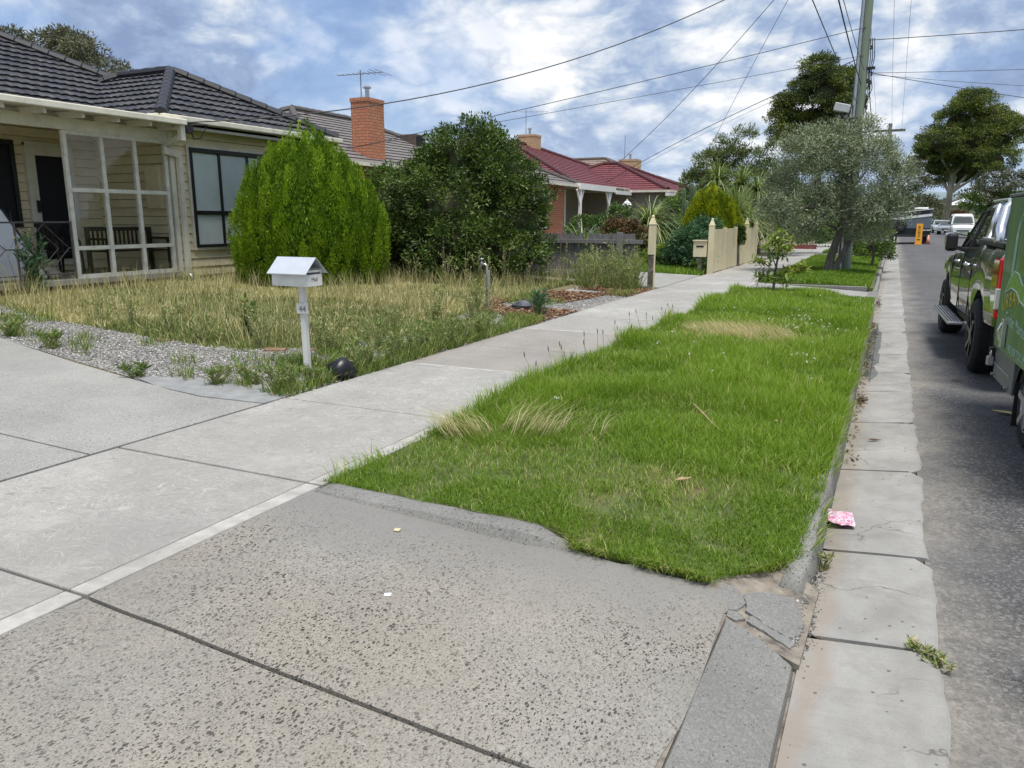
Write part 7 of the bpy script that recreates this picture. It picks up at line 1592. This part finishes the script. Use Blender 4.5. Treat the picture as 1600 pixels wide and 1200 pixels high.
# pale stones and bark mulch nearer the post
x, y = scatter([(-4.43, 9.2), (-4.43, 15.9), (-5.5, 15.9), (-6.3, 12.5), (-5.7, 9.5)], 1500); k = vnoise(x, y, 3, 1.1) > .4; x, y = x[k], y[k]; n = len(x)
P = np.stack([x, y, yard_z(x) + .006 + rng.uniform(0, .02, n)], 1); az = rng.uniform(0, 6.28, n); D = np.stack([np.cos(az), np.sin(az), rng.uniform(-.15, .35, n)], 1)
LM_mulch = leaf_mat('bark_mulch', (.09, .045, .028), (.27, .155, .09), (.42, .30, .20), .9, .0, .15)
tag(finish('mulch', leaves_mesh('mulch', P, D, rng.normal(size=(n, 3)) * .3 + np.array([0, 0, 1.]), rng.uniform(.04, .11, n), rng.uniform(.012, .03, n), rng.uniform(0, 1, n)), LM_mulch, None), 'reddish brown bark mulch and leaf litter beside the footpath', 'mulch', kind='stuff')
# grit washed into the gutter corner
x = np.concatenate([rng.normal(-.17, .035, 500), rng.normal(-.30, .10, 250), rng.uniform(-.5, -.2, 120)]); y = np.concatenate([rng.uniform(2.9, 3.75, 500), rng.normal(3.05, .12, 250), rng.uniform(2.9, 3.4, 120)]); n = len(x)
z = np.where(x < -.18, -.018 + .02 * np.clip((-.2 - x) / .3, 0, 1), -.040); tag(finish('grit', stones_mesh('grit', np.stack([x, y, z], 1), rng.uniform(.002, .007, n) * rng.choice([1, 1, 1.9], n), np.clip(rng.normal(.25, .25, n), 0, 1)), M_stone, None), 'dark grit and small stones washed into the gutter corner', 'grit', kind='stuff')

# rough grass creeping over the gravel beside the path and at the foot of the houses' shrubs
x, y = scatter([(-4.40, 4.75), (-4.40, 10.2), (-5.2, 10.2), (-5.6, 8.0), (-5.5, 6.2), (-5.2, 4.9)], 3000); k = vnoise(x, y, 21, 1.7) * .6 + vnoise(x, y, 22, 4.) * .4 + .30 * np.clip((x + 4.75) / .3, 0, 1) > .56; x, y = x[k], y[k]; n = len(x)
x2, y2 = scatter([(-4.42, 5.0), (-4.42, 15.9), (-6.2, 15.9), (-5.9, 11.0), (-5.0, 9.0)], 700); k = vnoise(x2, y2, 23, 1.3) > .62; x = np.concatenate([x, x2[k]]); y = np.concatenate([y, y2[k]])
x3, y3 = scatter([(-5.2, 4.7), (-8.8, 5.25), (-11.5, 5.95), (-11.5, 6.9), (-9.9, 6.4), (-6.4, 6.15), (-5.4, 6.3)], 900); k = (vnoise(x3, y3, 25, 2.6) * .6 + vnoise(x3, y3, 26, 6.) * .4) > .63; x = np.concatenate([x, x3[k]]); y = np.concatenate([y, y3[k]]); n = len(x)
tag(finish('verge_grass', blades_mesh('verge_grass', np.stack([x, y, yard_z(x) - .01], 1), rng.uniform(.05, .20, n), rng.uniform(.2, 1.1, n), rng.uniform(0, 6.28, n), np.full(n, .0075), np.where(rng.uniform(size=n) < .14, rng.uniform(.8, 1, n), rng.uniform(.05, .6, n))), LM_dry2, None), 'rough grass creeping over the gravel beside the footpath', 'grass', kind='stuff')
# ---- individual weeds, each a thing of its own
LM_weed = leaf_mat('weed_leaf', (.095, .16, .04), (.30, .37, .11), (.52, .46, .25), .5, .35)
LM_straw = leaf_mat('straw', (.40, .35, .17), (.70, .62, .38), None, .6, .3, .2)
M_stalk = pm('weed_stalk', (.24, .24, .11), .8, .25, 12., 0); M_sdry = pm('dry_weed_stalk', (.40, .33, .20), .8, .25, 12., 0); M_seed = pm('seed_head', (.10, .07, .035), .9, .3, 20., 0)
def weed(label, x, y, z, H, W_, nst, m=None, leaf=(.07, .022), nl=26, stalk=None, name='weed', group=None, dry=.08, top=.0, flowers=0, skirt=True):
    t_ = thing(name, label, 'weed', (x, y, z), 0, group); mb = MB(); Pn, Dn = [], []
    for i in range(nst):
        a = random.uniform(0, 6.28); r = W_ * random.uniform(.1, 1.); h = H * random.uniform(.55, 1.05); b0 = Vector((x + math.cos(a) * r * .25, y + math.sin(a) * r * .25, z - .02)); e = Vector((x + math.cos(a) * r, y + math.sin(a) * r, z + h)); md = b0.lerp(e, .5) + Vector((random.uniform(-.04, .04), random.uniform(-.04, .04), .03))
        mb.tube([b0, md, e], [.0045, .0035, .002], 4, cap=False)
        for k in range(nl):
            f = random.random() ** (1.3 if not top else .6); p = (b0.lerp(md, f * 2) if f < .5 else md.lerp(e, f * 2 - 1)); Pn.append(p); Dn.append((random.gauss(0, 1), random.gauss(0, 1), .6 + random.random()))
        for _ in range(random.randint(0, 3)):
            s = md.lerp(e, random.uniform(.1, .8)); q = s + Vector((random.uniform(-.1, .1), random.uniform(-.1, .1), random.uniform(.04, .14))) * (H / .6); mb.tube([s, q], [.0025, .0015], 4, cap=False)
            for _k in range(5): Pn.append(s.lerp(q, random.uniform(.5, 1.05))); Dn.append((random.gauss(0, 1), random.gauss(0, 1), .8))
    nb = int(26 + 90 * W_) if skirt else 0
    if nb:
        a = rng.uniform(0, 6.28, nb); r = W_ * .55 * np.sqrt(rng.uniform(0, 1, nb)); Pb = np.stack([np.cos(a) * r, np.sin(a) * r, np.full(nb, -.01)], 1)
        me = blades_mesh('blades', Pb, H * rng.uniform(.25, .75, nb), rng.uniform(.2, 1.1, nb), a + rng.normal(0, .6, nb), np.full(nb, .0075), np.where(rng.uniform(size=nb) < dry * 1.5, 1., rng.uniform(0, .7, nb))); finish('blades', me, LM_weed, t_, local=True)
    obj('stalks', mb, stalk or M_stalk, t_, fix=False); n = len(Pn); P = np.array([tuple(p) for p in Pn]); D = np.array(Dn)
    s = rng.uniform(.5, 1.3, n); tn = np.where(rng.uniform(size=n) < dry, 1., rng.uniform(.0, .74, n))
    finish('leaves', leaves_mesh('leaves', P, D, rng.normal(size=(n, 3)) + np.array([0, 0, .5]), leaf[0] * s, leaf[1] * s, tn), m or LM_weed, t_)
    if flowers:
        idx = rng.choice(n, min(n, flowers), replace=False); q = len(idx); Pf = np.repeat(P[idx] + np.array([0, 0, .02]), 5, 0); Df = rng.normal(size=(5 * q, 3)); finish('seed_tufts', leaves_mesh('seed_tufts', Pf, Df, rng.normal(size=(5 * q, 3)), .018, .012, rng.uniform(.5, 1, 5 * q)), LM_straw, t_)['kind'] = 'stuff'
    return t_
yz = lambda x: float(yard_z(x))
# tall gone-to-seed weeds in front of the dark shrub and grey fence
G1 = 'tall seeding weeds in front of the dark shrub'
for i, (x, y) in enumerate([(-9.9, 13.7), (-9.4, 13.3), (-8.9, 13.5), (-8.5, 13.1), (-8.0, 13.4), (-7.7, 13.0), (-7.3, 13.6), (-7.0, 14.1), (-6.7, 14.5), (-6.5, 15.1), (-7.2, 12.9), (-6.9, 13.2), (-6.3, 15.6), (-8.2, 13.9), (-7.5, 14.3)]):
    weed('tall thin seeding weed with pale seed tufts standing before the dark round shrub', x, y, yz(x), random.uniform(.55, .95), .16, 5, nl=9, leaf=(.05, .014), group=G1, dry=.3, stalk=M_stalk, flowers=26)
G2 = 'weeds massed in front of the grey fence'
for i, (x, y) in enumerate([(-6.05, 15.9), (-5.75, 15.6), (-5.5, 15.9), (-5.25, 15.4), (-5.05, 15.8), (-4.85, 15.3), (-5.6, 15.1), (-5.3, 16.2), (-4.75, 15.7), (-5.9, 16.4), (-5.0, 16.3)]):
    weed('bushy green weed clump growing between the grey fence and the footpath', x, y, yz(x), random.uniform(.6, .95), .32, 16, nl=40, leaf=(.085, .012), group=G2, dry=.12, flowers=26)
G3 = 'weeds along the edge of the footpath'
for i, (x, y) in enumerate([(-4.5, 6.05), (-4.52, 6.4), (-4.5, 6.8), (-4.55, 7.2), (-4.5, 7.6), (-4.55, 8.0), (-4.5, 8.4), (-4.62, 8.7), (-4.8, 6.9), (-4.85, 7.5), (-4.9, 6.4), (-4.75, 8.1), (-4.5, 5.8), (-5.1, 7.0), (-5.15, 8.2), (-4.55, 5.35), (-4.75, 5.15), (-5.0, 5.0), (-4.6, 4.95), (-5.25, 4.85)]):
    weed('low green weed tuft rooted in the gravel along the footpath edge', x, y, yz(x), random.uniform(.16, .34), .22, 12, nl=34, leaf=(.06, .010), group=G3, dry=.12)
G4 = 'weeds at the front of the dry lawn'
for i, (x, y) in enumerate([(-5.6, 6.7), (-5.5, 7.4), (-5.7, 8.2), (-5.5, 8.9), (-5.9, 9.6), (-6.2, 6.4), (-6.9, 6.3), (-7.6, 6.35), (-5.9, 7.1), (-5.2, 9.4), (-5.55, 10.4), (-5.95, 10.9), (-8.3, 6.4), (-9.0, 6.5), (-5.35, 6.5)]):
    weed('straggly green weed with thin dry stems at the front edge of the dry lawn', x, y, yz(x), random.uniform(.25, .48), .26, 13, nl=34, leaf=(.055, .009), group=G4, dry=.2, flowers=26)
weed('leafy thistle like weed standing taller in the dry lawn left of the letterbox', -6.75, 6.75, yz(-6.75), .5, .16, 6, m=LM_mid, nl=26, leaf=(.08, .026), skirt=False)
weed('dark green leafy weed growing through the porch balustrade', -12.2, 7.75, .4, .95, .24, 8, m=LM_blue, nl=60, leaf=(.13, .04), dry=0)
weed('tall bare weed with dead branching stems beside the balustrade', -12.15, 7.5, .4, 1.25, .3, 6, nl=3, leaf=(.05, .012), stalk=M_steel, dry=.6)
weed('bluish grass tuft by the dark rock at the mulch edge', -4.75, 10.7, yz(-4.75), .32, .12, 16, m=LM_blue, nl=10, leaf=(.2, .012))
weed('broad leaved weed tuft at the corner of the driveway edge', -6.05, 4.66, yz(-6.05), .10, .14, 10, m=LM_mid, nl=14, leaf=(.08, .012))
weed('grassy weed tuft on the gravel beyond the driveway edge', -7.9, 5.12, yz(-7.9), .16, .16, 10, nl=16, leaf=(.09, .016))
weed('small reddish weed by the gravel at the far left of the driveway', -9.4, 5.6, yz(-9.4), .22, .14, 7, nl=16, leaf=(.07, .016), dry=.4)
weed('grassy weed tuft at the left edge of the gravel by the driveway', -8.9, 5.35, yz(-8.9), .20, .2, 12, nl=16, leaf=(.09, .016))
G5 = 'weeds sprouting from the gutter joints'
for x, y in ((.27, 3.02), (.22, 3.06), (-.16, 3.72), (.29, 2.98)):
    weed('tiny weed tuft sprouting from a joint of the concrete gutter', x, y, -.03, .05, .05, 6, nl=8, leaf=(.03, .008), group=G5, dry=.3)
# straw tufts and plantain stalks on the nature strip
def tuft(label, x, y, n, H, sp_, lean, az0, group=None):
    a = rng.uniform(0, 6.28, n); r = sp_ * np.sqrt(rng.uniform(0, 1, n)); px = x + np.cos(a) * r; py = y + np.sin(a) * r * .8
    az = az0 + rng.normal(0, .45, n); me = blades_mesh('dry_grass_tuft', np.stack([px - x, py - y, strip_z(px, py) - .14], 1), H * rng.uniform(.5, 1.25, n), lean + rng.uniform(-.25, .25, n), az, np.full(n, .0045), rng.uniform(.0, 1., n))
    o = finish('dry_grass_tuft', me, LM_straw, None); o.location = (x, y, .13); return tag(o, label, 'grass tuft', group)
tuft('long straw coloured grass tuft leaning over at the footpath edge', -2.48, 4.45, 170, .24, .20, .9, R(215))
tuft('second straw coloured tuft arching to the left of the first, further into the grass', -2.15, 4.62, 150, .25, .22, .8, R(25))
tuft('sparse pale straw tuft between the leaning tufts and the open lawn', -1.85, 4.75, 60, .20, .26, .9, R(20))
tuft('wide bleached straw patch in the middle of the green nature strip', -1.55, 9.8, 3200, .20, .66, .8, R(200))
tuft('fringe of bleached straw to the right of the wide straw patch', -1.1, 9.45, 260, .14, .30, .8, R(20))
G6 = 'plantain stalks at the footpath edge'
for i in range(20):
    y = 5.8 + 5.0 * (i / 20) + random.uniform(-.1, .1); x = -2.70 + random.uniform(-.03, .16); hh = random.uniform(.20, .36); z = float(strip_z(x, y)) - .01
    t_ = thing('plantain', 'thin plantain stalk with a dark seed head leaning over the footpath edge', 'weed', (x, y, z), 0, G6); dx, dy = random.uniform(-.10, .03), random.uniform(-.06, .06)
    obj('stalk', MB().tube([(x, y, z), (x + dx * .4, y + dy * .4, z + hh * .6), (x + dx, y + dy, z + hh)], [.003, .0024, .002], 4), M_stalk, t_); obj('seed_head', MB().tube([(x + dx, y + dy, z + hh - .005), (x + dx * 1.05, y + dy * 1.05, z + hh + .02), (x + dx * 1.1, y + dy * 1.1, z + hh + .045)], [.003, .005, .002], 6), M_seed, t_)
# clover flowers near the kerb, too many and small to count
x = np.concatenate([rng.normal(-.95, .16, 26), rng.uniform(-2.3, -.4, 50)]); y = np.concatenate([rng.normal(10.9, .45, 26), rng.uniform(6.8, 15.5, 50)]); n = len(x)
idx = np.repeat(np.arange(n), 16); D = rand_dirs(len(idx)); P = np.stack([x, y, strip_z(x, y) + .10 + .03 * rng.uniform(size=n) - .05 * (y < 6)], 1)[idx]
m = pm('clover_white', (.72, .72, .66), .8, .1); tag(finish('clover_flowers', leaves_mesh('clover_flowers', P, D, rand_dirs(len(idx)), .014, .008, rng.uniform(size=len(idx))), m, None), 'tiny white clover flowers dotted through the nature strip grass', 'flowers', kind='stuff')
o = MB().obox((-2.28, 5.51, .20), (.05, .03, .03), (.4, .2, .5)); tag(obj('paper_scrap', o, M_white, bevel=.006), 'small white paper scrap lying in a bare spot of the nature strip', 'litter')
